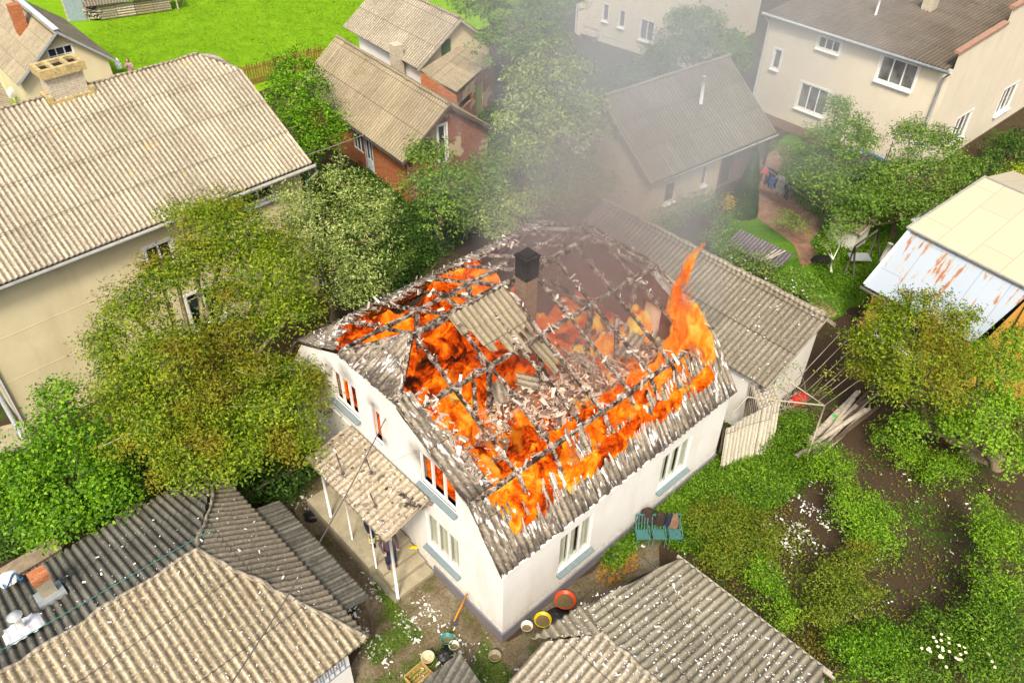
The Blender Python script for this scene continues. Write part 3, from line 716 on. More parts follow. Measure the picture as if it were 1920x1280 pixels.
def top_left(u):
    if u < 1.2: return d3*(.30-.12*u+.10*sh(u))
    return d3*(.08+.07*noise1(u)+.14*sh(u))
corr('roof_slope', (0, B1_[0], B1_[1]), (1, 0, 0), V3, [(-.16, 0), (HL+.12, 0), (HL+.12, d3), (-.16, d3)], M['slate_burnt'], house, top=top_left, row=1.5)
corr('roof_slope', (0, E1[0], E1[1]), (1, 0, 0), slope(E1, B1_)[1], [(-.16, 0), (HL+.15, 0), (HL+.15, slope(E1, B1_)[0]), (-.16, slope(E1, B1_)[0])], M['slate_burnt'], house)
# front half-hip: low edge between the two breaks, apex on the ridge
a = Vector((-.14, 3.85, 6.38)); b = Vector((-.14, 6.62, 6.34)); ap = Vector((1.42, 5.2, 7.1)); U = (b-a).normalized(); mid = a+U*((ap-a).dot(U)); Vv = (ap-mid)
def top_hip(u): return 9 if not (1.3 < u < 1.55) else 9
hh = corr('half_hip', a, U, Vv, [(0, 0), ((b-a).length, 0), ((ap-a).dot(U), Vv.length)], M['slate_burnt'], house, row=1.2, bot=lambda u: .05*sh(u))
# second, steeper skirt of torn sheets hanging on the left front corner
aa = Vector((-.13, 6.55, 6.33)); corr('roof_corner', (-.13, B1_[0]-.05, B1_[1]+.05), (1, 0, 0), V3, [(0, 0), (1.0, 0), (1.35, d3*.62), (0, d3*.62)], M['slate_burnt'], house, top=lambda u: d3*(.62-.25*u-.12*sh(u)), row=1.3)
# hanging torn sheets beside the chimney
corr('torn_sheet', (2.6, B0[0], B0[1]+.0), (1, 0, 0), V2, [(0, d2*.42), (2.1, d2*.42), (2.1, d2*.99), (0, d2*.99)], M['slate_brown'], house, bot=lambda u: d2*(.70-.18*math.sin(min(1, max(0, u/2.1))*2.6)+.16*sh(u, .12)) if u > .35 else d2*.84, row=1.9)
corr('torn_sheet', (4.35, B0[0]-.1, B0[1]-.15), (1, .06, 0), (0, V2[1], V2[2]-.1), [(0, d2*.30), (.6, d2*.30), (.6, d2*.72), (0, d2*.72)], M['slate_brown'], house, bot=lambda u: d2*(.34+.10*sh(u, .1)), top=lambda u: d2*(.66+.05*sh(u, .1)), row=1.9)
# timber
bm_ = lambda n, a, b, wd=.13, ht=.13: (lambda m: (m.beam(a, b, wd, ht, jit=.28), m.build(n, M['char'], house)))(MB())
bm_('ridge_beam', (1.42, 5.2, 7.02), (8.4, 5.2, 7.05), .14, .18)
for y, z in ((1.12, 4.98), (3.6, 6.18), (6.8, 6.2), (8.95, 5.15)): bm_('purlin', (.1, y, z), (HL-.05, y, z), .10, .11)
for a, b in (((1.42, 5.2, 7.05), (-.05, 3.9, 6.42)), ((1.42, 5.2, 7.05), (-.05, 6.55, 6.37)), ((8.4, 5.2, 7.05), (HL, 3.5, 6.2)), ((8.4, 5.2, 7.05), (HL, 6.7, 6.25))): bm_('hip_rafter', a, b, .13, .16)
for i, x in enumerate((1.5, 2.75, 3.85, 4.75, 5.85, 6.8, 7.75, 8.85)):
    bm_('rafter', (x, 5.15, 7.0 if x < 8.4 else 6.8), (x+.06*((i*7) % 3-1), 1.05, 4.98), .08, .10)
    bm_('rafter', (x, 5.25, 7.0 if x < 8.4 else 6.8), (x+.05, 9.0, 5.18), .075, .09)
    bm_('rafter', (x, 1.15, 5.0), (x, .0, 3.3), .09, .10)
    if i % 2: 
        bm_('post', (x, 3.6, 3.1), (x, 3.6, 6.1), .13, .13); bm_('post', (x, 6.8, 3.1), (x, 6.8, 6.1), .13, .13)
    if i in (2, 5): bm_('collar_tie', (x, 3.6, 6.12), (x, 6.8, 6.12), .1, .14)
for x, y in ((2.1, 3.3), (7.2, 2.6)): bm_('post', (x, y, 3.1), (x+.25, y+.5, 5.7), .12, .12)
bm_('verge_board', (-.1, 1.15, 4.98), (-.1, 3.9, 6.35), .05, .14); bm_('verge_board', (HL+.1, 1.15, 4.98), (HL+.1, 3.5, 6.15), .06, .14)
bm_('verge_board', (HL+.1, 3.5, 6.2), (HL+.1, 6.7, 6.25), .06, .16); bm_('verge_board', (HL+.1, 6.7, 6.2), (HL+.1, 8.95, 5.2), .06, .16)
# broken tile edge ash lying on timbers
fl = []
for x in (1.5, 2.75, 3.85, 4.75, 5.85, 6.8, 7.75, 8.85):
    for k in range(34):
        t_ = random.random()**.8; y = 5.1+(1.1-5.1)*t_; fl.append((x+random.gauss(0, .05), y, 7.08+(5.06-7.08)*t_+random.gauss(0, .02)))
    for k in range(16):
        t_ = random.random(); fl.append((x+random.gauss(0, .06), 5.3+3.6*t_, 7.08-1.85*t_+random.gauss(0, .03)))
for y, z in ((1.12, 5.08), (3.6, 6.28), (8.9, 5.28)):
    for k in range(90): fl.append((random.uniform(.3, HL), y+random.gauss(0, .05), z+random.gauss(0, .02)))
for k in range(120):
    t_ = random.random(); fl.append((HL+random.uniform(-.3, .15), 1.2+2.3*t_, 5.12+1.1*t_+random.gauss(0, .04)))
for k in range(150):
    t_ = random.random(); fl.append((HL+random.uniform(-.3, .15), 3.5+3.2*t_, 6.28+random.gauss(0, .04)))
for k in range(160):
    t_ = random.random(); fl.append((random.uniform(.38, .85), 1.2+2.7*t_, 5.15+1.3*t_+random.gauss(0, .05)))
for k in range(200):
    x = random.uniform(.2, HL); fl.append((x, random.uniform(7.9, 8.95), 0)); p = fl[-1]; fl[-1] = (p[0], p[1], 5.33+(8.95-p[1])*.48+random.gauss(0, .06))
for k in range(60):
    s_, t_ = random.random(), random.random()
    if s_+t_ > 1: s_, t_ = 1-s_, 1-t_
    p = a+(b-a)*s_+(ap-a)*t_ if False else Vector((-.14, 3.85, 6.38))+(Vector((-.14, 6.62, 6.34))-Vector((-.14, 3.85, 6.38)))*s_+(Vector((1.42, 5.2, 7.1))-Vector((-.14, 3.85, 6.38)))*t_
    fl.append(tuple(p+Vector((0, 0, .05))))
o = flakes('broken_tile_scraps', fl, .075, M['ash'], house, flat=.45, elong=2.6); o['kind'] = 'stuff'
# torn teeth along the burnt edge of the lower slope
mb = MB(); nV = Vector((0, -V[2], V[1]))
for i in range(115):
    u = random.uniform(.45, 9.3); tp = top_r(u)*random.uniform(.75, 1.02); l = random.uniform(.18, .5); wd = random.uniform(.05, .10)
    O_ = Vector((u, E0[0], E0[1]))+Vector(V)*tp+nV*.06; dv = (Vector(V)+nV*random.uniform(-.05, .45)+Vector((random.uniform(-.2, .2), 0, 0))).normalized()
    mb.hexa([O_+Vector((-wd/2, 0, 0))-dv*l*.5, O_+Vector((wd/2, 0, 0))-dv*l*.5, O_+Vector((wd/2, 0, 0))-dv*l*.5+nV*.015, O_+Vector((-wd/2, 0, 0))-dv*l*.5+nV*.015,
             O_+Vector((-wd*.3, 0, 0))+dv*l*.5, O_+Vector((wd*.15, 0, 0))+dv*l*.5, O_+Vector((wd*.15, 0, 0))+dv*l*.5+nV*.015, O_+Vector((-wd*.3, 0, 0))+dv*l*.5+nV*.015])
mb.build('torn_edge', M['ash'], house)['kind'] = 'stuff'
# chimney of the burning house
mb = MB(); mb.box(5.05, 5.52, 4.6, 5.05, 3.1, 7.3); ch = mb.build('chimney', M['brick_sooty'], house)
mb = MB(); mb.box(5.04, 5.53, 4.59, 5.06, 7.3, 7.98); mb.box(5.01, 5.56, 4.56, 5.09, 7.98, 8.04); mb.box(5.09, 5.48, 4.64, 5.01, 8.04, 8.1); mb.build('chimney_top', M['soot'], ch)
mb = MB(); mb.tube([(0.03, 10.3, 3.25), (-.06, 9.6, 3.9)], .03, 6); 
# rubble on the attic floor
def px_pts(poly, n, z0, z1, mound=0):
    q = scatter_px(poly, n, (z0+z1)/2); out = []
    for x, y in q:
        l = HI @ Vector((x, y, 0)); l.x = min(max(l.x, .5), HL-.5); l.y = min(max(l.y, .6), HW-.6); out.append((l.x, l.y, random.uniform(z0, z1)))
    return out
core = [(890, 770), (1000, 715), (1020, 650), (1130, 600), (1200, 640), (1270, 690), (1190, 745), (1100, 790), (1010, 830), (930, 850)]
def bump_surface(name, x0, x1, y0, y1, n, zf, mat, parent):
    mb = MB(); nx = int((x1-x0)*n); ny = int((y1-y0)*n)
    g_ = [[(x0+(x1-x0)*i/nx, y0+(y1-y0)*j/ny) for j in range(ny+1)] for i in range(nx+1)]
    pt = [[(x+random.gauss(0, .3/n), y+random.gauss(0, .3/n), zf(x, y)) for x, y in r] for r in g_]
    for i in range(nx):
        for j in range(ny): mb.face([pt[i][j], pt[i+1][j], pt[i+1][j+1], pt[i][j+1]], smooth=True)
    return mb.build(name, mat, parent)
from mathutils import noise as mn
def N3(x, y, z=0, s=1.0): return mn.noise(Vector((x*s, y*s, z)))
def rub_z(x, y):
    k = math.exp(-((y-3.3)/1.35)**2)*min(1, max(0, (x-1.3)/.8))*min(1, max(0, (9.2-x)/.7))
    return 3.1+1.35*k+.3*N3(x, y, 1, 1.6)*k+.12*N3(x, y, 2, 5)*k
rub = bump_surface('rubble_heap', .4, 9.4, 1.3, 6.0, 7, rub_z, M['fire_rubble'], house); rub['kind'] = 'stuff'
pp = [(p[0], p[1], rub_z(p[0], p[1])+random.uniform(.02, .16)) for p in px_pts(core, 2300, 3.6, 4.0)]
for k in range(700):
    x, y = random.uniform(1.5, 9.2), random.gauss(3.2, 1.1); pp.append((x, min(5.8, max(1.4, y)), rub_z(x, y)+random.uniform(.02, .12)))
o = flakes('rubble_pieces', pp, .12, M['ash_warm'], house, flat=.55, elong=1.8, thick=.02); o['kind'] = 'stuff'
for i, (px_, py_, dx, dy, l) in enumerate(((930, 790, .9, -.5, .9), (1190, 720, 1, -.2, .8), (1080, 850, .7, -.7, .9), (1150, 690, .2, -1, 1.2), (1010, 760, .6, .6, .8), (1215, 640, .3, -.9, .9), (1105, 720, .9, .3, .8))):
    c = h_local(px_, py_, 4.0); corr('fallen_sheet', (c.x, c.y, rub_z(c.x, c.y)+.12+.05*i % .2), (dx, dy, .1), (-dy, dx, .22), [(0, 0), (.5, 0), (.5, l), (0, l)], M['slate_pale'], house, top=lambda u: l*(.75+.25*sh(u+i, .07)), row=2)
for i in range(16):
    x, y = random.uniform(1.2, 9), random.uniform(1.4, 8); an = random.uniform(0, PI); l = random.uniform(.8, 2.0)
    bm_('fallen_timber', (x, y, rub_z(x, y)+.2), (min(9.3, x+math.cos(an)*l), min(9.5, y+math.sin(an)*l), rub_z(x, y)+random.uniform(.15, .9)), .08, .1)

# ================================================================== FLAMES
def fire_z(zb, amp, s, seed):
    def f(x, y):
        r = 0; a_ = 1; ss = s
        for k in range(5): r += a_*(1-abs(N3(x, y, seed+k, ss))*2); a_ *= .5; ss *= 2.0
        return zb+amp*(r-.75)
    return f
def fire(name, label, x0, x1, y0, y1, zb, amp, mat, n=12, s=1.0, seed=0.0, dens=None):
    t = thing(name, label, 'fire', loc, rot); t['kind'] = 'stuff'
    zf = fire_z(zb, amp, s, seed)
    def z2(x, y):
        ed = min(1, (x-x0)/.4, (x1-x)/.4, (y-y0)/.3, (y1-y)/.3); ed = max(0, ed)
        return 3.14+(zf(x, y)-3.14)*(ed**.5)
    o = bump_surface('flame_bed', x0, x1, y0, y1, n, z2, M[mat], t); o['kind'] = 'stuff'; return t
def tongue(parent, base, h, r, mat, lean=(0, 0), seed=0, name='flame_tongue', n=26, m=40, flat=.7, up=(0, 0, 1)):
    mb = MB(); b = Vector(base); upv = Vector(up).normalized()
    rings = []
    for i in range(m+1):
        t_ = i/m; c = b+upv*h*t_+Vector((lean[0]*t_**1.5*h, lean[1]*t_**1.5*h, 0))
        c += Vector((N3(seed, t_*2.6, 1)*.35*r*t_*2, N3(seed+9, t_*2.6, 5)*.35*r*t_*2, 0))
        rad = r*(1-t_)**.62*(.75+.5*math.sin(min(1, t_*1.6)*PI*.5))*1.0 if t_ < 1 else 0
        ring = []
        for j in range(n):
            a_ = 2*PI*j/n; k = 1+.42*N3(math.cos(a_)*1.4+seed, math.sin(a_)*1.4, t_*h*1.3)+.34*abs(N3(math.cos(a_)*3+seed, math.sin(a_)*3, t_*h*2.6))+.16*N3(math.cos(a_)*7+seed, math.sin(a_)*7, t_*h*5)
            ring.append(c+Vector((math.cos(a_)*rad*k, math.sin(a_)*rad*k*flat, rad*.25*N3(a_, seed, t_*5))))
        rings.append(ring)
    for i in range(m):
        for j in range(n): mb.face([rings[i][j], rings[i][(j+1) % n], rings[i+1][(j+1) % n], rings[i+1][j]], smooth=True)
    o = mb.build(name, M[mat], parent); return o
f1 = fire('flames', 'bright yellow and orange fire burning along the broken lower edge of the roof', .35, 9.35, .22, 2.2, 4.2, .38, 'fire_hot', 14, .9, 3)
f2 = fire('flames', 'deep orange fire filling the front corner of the attic by the right gable windows', .3, 3.6, 1.6, 4.9, 4.1, .45, 'fire_bed', 11, .7, 20)
f3 = fire('flames', 'red orange fire under the left slope of the burning roof', .3, 7.5, 5.6, 9.6, 4.35, .55, 'fire_bed', 11, .6, 40)
f4 = fire('flames', 'dull red fire in the middle of the attic around the chimney', .9, 9.2, 3.7, 6.2, 4.15, .5, 'fire_dim', 10, .8, 60)
f5 = thing('flames', 'tall flame column leaping above the right end of the burning roof', 'fire', loc, rot); f5['kind'] = 'stuff'
cb_ = h_local(1300, 662, 4.6)
for a_ in ((0, 0, 4.1, 2.6, .50, 'fire_vol_hot', (-.06, .12), 1), (-.35, .2, 4.0, 3.4, .40, 'fire_vol', (-.05, .13), 2), (-.3, .45, 5.0, 2.6, .30, 'fire_vol', (-.03, .10), 3), (-.85, .2, 3.9, 1.9, .5, 'fire_vol', (-.02, .1), 4),
           (.15, -.35, 4.1, 1.6, .40, 'fire_vol_hot', (0, .1), 14), (-.45, .75, 6.1, 1.9, .27, 'fire_vol_thin', (.14, -.10), 5), (-.2, .45, 5.0, 1.9, .28, 'fire_vol_thin', (.05, .05), 25), (-.35, .75, 6.6, 1.9, .24, 'fire_vol', (.22, -.16), 26), (-.3, .7, 5.8, 2.3, .26, 'fire_vol', (.05, -.02), 27)):
    tongue(f5, (cb_.x+a_[0], cb_.y+a_[1], a_[2]), a_[3], a_[4], a_[5], a_[6], a_[7], n=20, m=26)
for a_ in ((-.05, .05, 4.0, 1.7, .30, 1), (-.4, .3, 4.0, 2.6, .22, 2), (-.85, .25, 3.9, 1.3, .26, 4)): tongue(f5, (cb_.x+a_[0], cb_.y+a_[1], a_[2]), a_[3], a_[4], 'fire_hot', (-.05, .13), a_[5], name='flame_core', n=18, m=24)
rr_ = random.Random(5)
for i in range(20):   # along the broken edge
    x = .6+i*.44; tongue(f1, (x, rr_.uniform(.55, 1.25), 3.6), rr_.uniform(.9, 1.6), rr_.uniform(.34, .52), rr_.choice(('fire_vol', 'fire_vol_hot')), (rr_.uniform(-.15, .15), .12), 40+i, n=16, m=18)
for i in range(12): tongue(f2, (rr_.uniform(.6, 3.4), rr_.uniform(1.6, 4.3), 3.2), rr_.uniform(1.2, 2.1), rr_.uniform(.4, .6), 'fire_vol', (rr_.uniform(-.1, .2), .12), 80+i, n=16, m=18)
for i in range(16): tongue(f3, (rr_.uniform(.6, 7.4), rr_.uniform(5.8, 8.8), 3.6), rr_.uniform(.9, 1.35), rr_.uniform(.4, .6), rr_.choice(('fire_vol', 'fire_vol_thin')), (rr_.uniform(-.1, .2), .1), 110+i, n=16, m=18)
for i in range(9): tongue(f4, (rr_.uniform(5.5, 9.0), rr_.uniform(2.2, 5.2), 3.8), rr_.uniform(.9, 1.5), rr_.uniform(.28, .42), 'fire_vol_hot', (0, .1), 190+i, n=16, m=18)
for i in range(17): tongue(f4, (rr_.uniform(2.2, 8.8), rr_.uniform(2.0, 5.9), 3.4), rr_.uniform(1.1, 1.9), rr_.uniform(.3, .5), rr_.choice(('fire_vol', 'fire_vol_thin', 'fire_vol_thin')), (rr_.uniform(-.1, .2), .1), 150+i, n=16, m=18)
wf = thing('flames', 'fire glowing behind the open upper windows of the white gable', 'fire', loc, rot); wf['kind'] = 'stuff'
mb = MB()
for (a_, b_, c_, d__) in (hf_r, hf_m, hf_l):
    nx = 26; pts = [[(.62+.16*N3(y*3, z*3, 7)+.07*N3(y*9, z*9, 3), y, z) for z in [c_-.4+(d__+.2-c_+.4)*j/nx for j in range(nx+1)]] for y in [a_-.35+(b_-a_+.7)*i/nx for i in range(nx+1)]]
    for i in range(nx):
        for j in range(nx): mb.face([pts[i][j], pts[i+1][j], pts[i+1][j+1], pts[i][j+1]], smooth=True)
o = mb.build('flame_wall', M['fire_hot'], wf); o['kind'] = 'stuff'

# ================================================================== PORCH
cz = 3.05
mb = MB(); mb.box(-1.55, -.06, 4.06, 7.4, 0, .6); mb.build('porch_slab', M['concrete'], None)
slab = bpy.data.objects['porch_slab']; slab.location = loc; slab.rotation_euler = (0, 0, rot)
tag(slab, 'raised concrete porch platform before the white gable, people standing on it', 'porch slab')
mb = MB()
for i, z in enumerate((.45, .30, .15)): mb.box(-1.32, -.06, 4.057-.37*(i+1), 4.057-.37*i, 0, z)
st = mb.build('steps', M['concrete'], None); st.location = loc; st.rotation_euler = (0, 0, rot); tag(st, 'three low concrete steps leading up to the porch platform', 'steps')
mb = MB(); mb.box(-1.52, -1.335, 2.9, 4.05, 0, .12); st2 = mb.build('step_kerb', M['concrete_wall'], None); st2.location = loc; st2.rotation_euler = (0, 0, rot); tag(st2, 'low mossy kerb along the foot of the porch steps', 'kerb')
can = thing('porch_canopy', 'sloping corrugated canopy roof over the porch, littered with scraps', 'canopy', loc, rot)
dd = math.hypot(1.55, .45)
corr('canopy_roof', (-1.6, 2.8, 3.12), (0, 1, 0), (1.55, 0, .45), [(0, 0), (3.95, 0), (3.75, dd), (.05, dd)], M['slate_canopy'], can, row=1.2, amp=.02)
for p in ((-1.36, 2.97, 0, 3.08), (-1.34, 4.0, .45, 3.05), (-1.34, 5.2, .6, 3.05), (-1.34, 6.35, .6, 3.05)):
    mb = MB(); r_ = .045 if p[1] in (2.97, 6.35) else .024; mb.tube([(p[0], p[1], p[2]), (p[0], p[1], p[3])], r_, 8); mb.build('post', M['white_paint'], can)
mb = MB(); mb.beam((-1.4, 2.85, 3.06), (-1.4, 6.65, 3.06), .07, .08); mb.beam((-.9, 2.85, 3.19), (-.9, 6.6, 3.19), .05, .06); mb.build('canopy_beam', M['wood_grey'], can)
for q, l in (((-.62, 4.75, 3.45), .5), ((-1.15, 5.4, 3.27), .75), ((-1.15, 3.85, 3.27), .45)):
    mb = MB(); mb.tube([q, (q[0]-.02, q[1]+.15, q[2]+l)], .018, 5); mb.tube([q, (q[0], q[1], q[2]+.05)], .06, 6); mb.build('roof_rod', M['wire'], can)
pts = [(-1.6+random.random()*1.5, random.uniform(2.9, 6.6)) for _ in range(260)]
flakes('canopy_scraps', [(x, y, 3.17+(x+1.6)*.29) for x, y in pts[:120]], .06, M['flake_dark'], can, flat=.25)['kind'] = 'stuff'
flakes('canopy_ash', [(x, y, 3.17+(x+1.6)*.29) for x, y in pts[120:]], .04, M['flake'], can, flat=.25)['kind'] = 'stuff'
flakes('canopy_char', [(random.uniform(-.55, -.05), random.uniform(2.85, 3.6), 3.5) for _ in range(70)], .10, M['flake_dark'], can, flat=.3)['kind'] = 'stuff'

# ================================================================== NEIGHBOURING BUILDINGS
def gable_roof(parent, x0, x1, ye, ze, yr, zr, mat, yb=None, zb=None, name='roof_slope', ridge=True, pitch=.2, row=1.5, mat2=None, ridge_mat=None, poly=None):
    d, V = slope((ye, ze), (yr, zr))
    p = poly(d) if poly else [(x0, 0), (x1, 0), (x1, d), (x0, d)]
    corr(name, (0, ye, ze), (1, 0, 0), V, p, M[mat], parent, pitch=pitch, row=row)
    if yb is not None:
        d, V = slope((yb, zb), (yr, zr)); corr(name, (0, yb, zb), (1, 0, 0), V, [(x0, 0), (x1, 0), (x1, d), (x0, d)], M[mat2 or mat], parent, pitch=pitch, row=row)
    if ridge: ridge_cap('ridge_cap', (x0, yr, zr+.03), (x1, yr, zr+.03), M[ridge_mat or mat], parent, .09, .015)
def gutter(parent, x0, x1, y, z, r=.07, mat='gutter', name='gutter'):
    mb = MB(); mb.tube([(x0, y, z), (x1, y, z-.02)], r, 8); return mb.build(name, M[mat], parent)
def pipe(parent, pts, r=.05, mat='grey_metal', name='downpipe'):
    mb = MB(); mb.tube(pts, r, 8); return mb.build(name, M[mat], parent)

# --- big left building
B1 = thing('long_house', 'long two-storey house with pale corrugated roof and sand plaster wall, upper left', 'house', (-16.43, 18.82, 0), math.radians(45.23))
XR = 12.4
d, V = slope((0, 6), (5.25, 8.95)); dc = d*4.2/5.25
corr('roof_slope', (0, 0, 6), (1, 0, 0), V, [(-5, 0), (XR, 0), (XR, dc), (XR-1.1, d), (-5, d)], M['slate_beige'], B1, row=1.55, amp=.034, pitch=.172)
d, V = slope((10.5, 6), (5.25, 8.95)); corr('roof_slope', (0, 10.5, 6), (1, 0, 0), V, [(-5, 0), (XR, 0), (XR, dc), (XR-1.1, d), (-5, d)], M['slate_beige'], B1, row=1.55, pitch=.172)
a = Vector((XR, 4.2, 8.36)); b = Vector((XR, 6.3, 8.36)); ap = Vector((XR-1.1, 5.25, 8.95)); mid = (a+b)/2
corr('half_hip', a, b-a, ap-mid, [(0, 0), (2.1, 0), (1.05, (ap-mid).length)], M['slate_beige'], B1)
mb = MB(); T = frame_T((0, .4, 0), (1, 0, 0), (0, -1, 0)); w1 = (9.55, 10.85, 5.05, 5.55); w2 = (5.3, 6.55, 4.0, 5.1); w3 = (6.55, 7.85, .9, 2.5); w0 = (5.7, 6.6, 4.05, 5.0)
wall(mb, T, [(.05, 6.1), (XR-.35, 6.1)], [w1, w0, w3]); T2 = frame_T((XR-.35, 0, 0), (0, 1, 0), (1, 0, 0)); wall(mb, T2, [(.4, 6.1), (4.2, 8.2), (6.3, 8.2), (10.1, 6.1)], [])
T3 = frame_T((.05, 0, 0), (0, 1, 0), (-1, 0, 0)); wall(mb, T3, [(.4, 6.1), (10.1, 6.1)], []); wall(mb, frame_T((0, 10.1, 0), (1, 0, 0), (0, 1, 0)), [(.05, 6.1), (XR-.35, 6.1)], [])
mb.box(.05, XR-.35, .39, .4, 3.95, 3.965); mb.box(.05, XR-.35, .39, .4, 2.3, 2.315)
mb.build('wall', M['yellow_wall'], B1)
mb = MB(); mb.box(-.03, .05, .3, .42, 0, 6); mb.build('corner_strip', M['white_paint'], B1)
mb = MB(); mb.box(-5, XR-.3, .02, .4, 5.86, 5.9); mb.build('soffit', M['gutter'], B1)
gutter(B1, -5, XR+.1, -.05, 5.92, .07); pipe(B1, [(XR+.05, -.05, 5.9), (XR+.18, -.02, 5.6), (XR-.2, .25, 5.2), (XR-.2, .3, .2)], .055, 'grey_metal')
pipe(B1, [(-.2, .25, 6), (-.2, .25, .1)], .08)
window(B1, T, w1, 2, gm='glass', sill='grey_metal'); window(B1, T, w0, 2, sill='white_paint', trim=.12); window(B1, T, w3, 2, sill='grey_metal', trim=.1)
ridge_cap('ridge_cap', (-5, 5.25, 8.99), (XR-1.1, 5.25, 8.99), M['slate_yellow'], B1, .045)
mb = MB(); mb.box(5.75, 7.0, 5.05, 5.75, 8.2, 9.62); chm = mb.build('chimney', M['brick_pale'], B1)
M['lichen'] = simple('lichen_cap', (.42, .33, .15), .55, 9, .95)
mb = MB(); mb.box(5.62, 7.13, 4.92, 5.88, 9.62, 9.8); mb.box(5.62, 7.13, 4.92, 5.1, 9.8, 9.92); mb.box(5.62, 7.13, 5.7, 5.88, 9.8, 9.92)
for x in (5.62, 6.05, 6.55, 7.0): mb.box(x, x+.13, 5.1, 5.7, 9.8, 9.92)
mb.build('chimney_cap', M['lichen'], chm)
mb = MB(); mb.box(5.75, 7.0, 5.1, 5.7, 9.795, 9.81); mb.build('flue', M['soot'], chm)
mb = MB(); mb.box(5.6, 7.15, 4.88, 5.0, 8.72, 8.86); mb.box(5.58, 5.74, 4.9, 5.7, 8.8, 9.0); mb.box(7.01, 7.16, 4.9, 5.7, 8.8, 9.0); mb.build('flashing', M['lichen'], chm)

# --- cream cottage top left
B2 = thing('cottage', 'small cream gabled cottage with six-pane window and brick chimney, top left corner', 'house', (-27.01, 42.11, 0), math.radians(42))
W2 = 5.35
gabp = [(.25, 2.75), (2.75, 4.85), (W2-.35, 2.6)]
T = frame_T((0, .3, 0), (1, 0, 0), (0, -1, 0)); wq = (2.05, 3.35, 2.7, 3.85); mb = MB(); wall(mb, T, gabp, [wq])
wall(mb, frame_T((.25, 0, 0), (0, 1, 0), (-1, 0, 0)), [(.3, 2.75), (9, 2.75)], []); wall(mb, frame_T((W2-.35, 0, 0), (0, 1, 0), (1, 0, 0)), [(.3, 2.6), (9, 2.6)], [])
mb.build('wall', M['yellow_wall'], B2); window(B2, T, wq, 3, hb=.62, sill=None, trim=.05, fw_=.05)
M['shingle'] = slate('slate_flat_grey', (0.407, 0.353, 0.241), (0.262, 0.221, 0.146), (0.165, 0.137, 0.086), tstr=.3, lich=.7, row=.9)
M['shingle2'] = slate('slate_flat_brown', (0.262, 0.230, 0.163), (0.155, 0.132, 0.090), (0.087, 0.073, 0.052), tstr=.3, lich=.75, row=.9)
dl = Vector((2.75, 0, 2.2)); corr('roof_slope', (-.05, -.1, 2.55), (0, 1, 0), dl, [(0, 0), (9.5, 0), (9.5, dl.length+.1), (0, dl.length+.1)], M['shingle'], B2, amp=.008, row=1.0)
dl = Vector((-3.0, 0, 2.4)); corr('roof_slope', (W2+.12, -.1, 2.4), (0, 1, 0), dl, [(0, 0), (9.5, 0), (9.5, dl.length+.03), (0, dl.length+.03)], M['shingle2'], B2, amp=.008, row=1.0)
mb = MB(); mb.beam((2.74, -.14, 4.92), (2.74, 9.4, 4.92), .3, .05); mb.build('ridge_cap', simple('ridge_metal', (.50, .56, .66), .06, 4, .4, .5), B2)
mb = MB(); mb.box(1.55, 2.15, 3.2, 3.8, 3.6, 5.5); mb.build('chimney', M['brick_orange'], B2)
mb = MB(); mb.beam((-.05, -.1, 2.5), (2.75, -.1, 4.75), .04, .12); mb.beam((2.75, -.1, 4.75), (W2+.1, -.1, 2.4), .04, .12); mb.build('verge_board', M['grey_metal'], B2)
mb = MB(); 
# --- brick house with the glazed door
B3 = thing('brick_house', 'orange brick house with corrugated roof and white glazed door, upper middle', 'house', (-5.29, 34.39, 0), math.radians(-51))
gable_roof(B3, -10.6, .15, -.1, 2.52, 2.68, 4.66, 'slate_brown', 5.45, 2.55, row=1.4)
T = frame_T((0, .3, 0), (1, 0, 0), (0, -1, 0)); TG = frame_T((-.15, 0, 0), (0, 1, 0), (1, 0, 0)); wd = (-4.15, -3.45, .1, 2.2); ww = (-5.4, -4.35, .95, 2.2); gv = (2.15, 2.6, 1.6, 3.6); gs = (1.5, 1.85, 1.9, 3.1)
mb = MB(); wall(mb, T, [(-10.2, 2.65), (-.15, 2.65)], [wd, ww]); mb.build('front_wall', M['brick_orange'], B3)
mb = MB(); wall(mb, TG, [(.3, 2.7), (2.68, 4.45), (5.1, 2.7)], [gv, gs]); mb.build('gable_wall', M['brick_red'], B3)
window(B3, T, wd, 2, fm='blue_white', sill=None, name='door', trim=.04); mb = MB(); mb.obox(T, -4.1, -3.5, .12, .85, -.09, -.03); mb.build('door_panel', M['blue_white'], B3)
window(B3, T, ww, 3, sill=None); window(B3, TG, gv, 1, gm='glass', fm='white_paint', sill=None, trim=.10, fw_=.07); window(B3, TG, gs, 1, hb=.5, sill=None, fm='wood_dark', fw_=.05)
mb = MB(); mb.beam((.17, -.1, 2.45), (.17, 2.68, 4.58), .05, .16); mb.beam((.17, 2.68, 4.58), (.17, 5.45, 2.5), .05, .16); mb.build('verge_board', M['wood_dark'], B3); gutter(B3, -10.5, .2, -.14, 2.48, .05, 'wire')
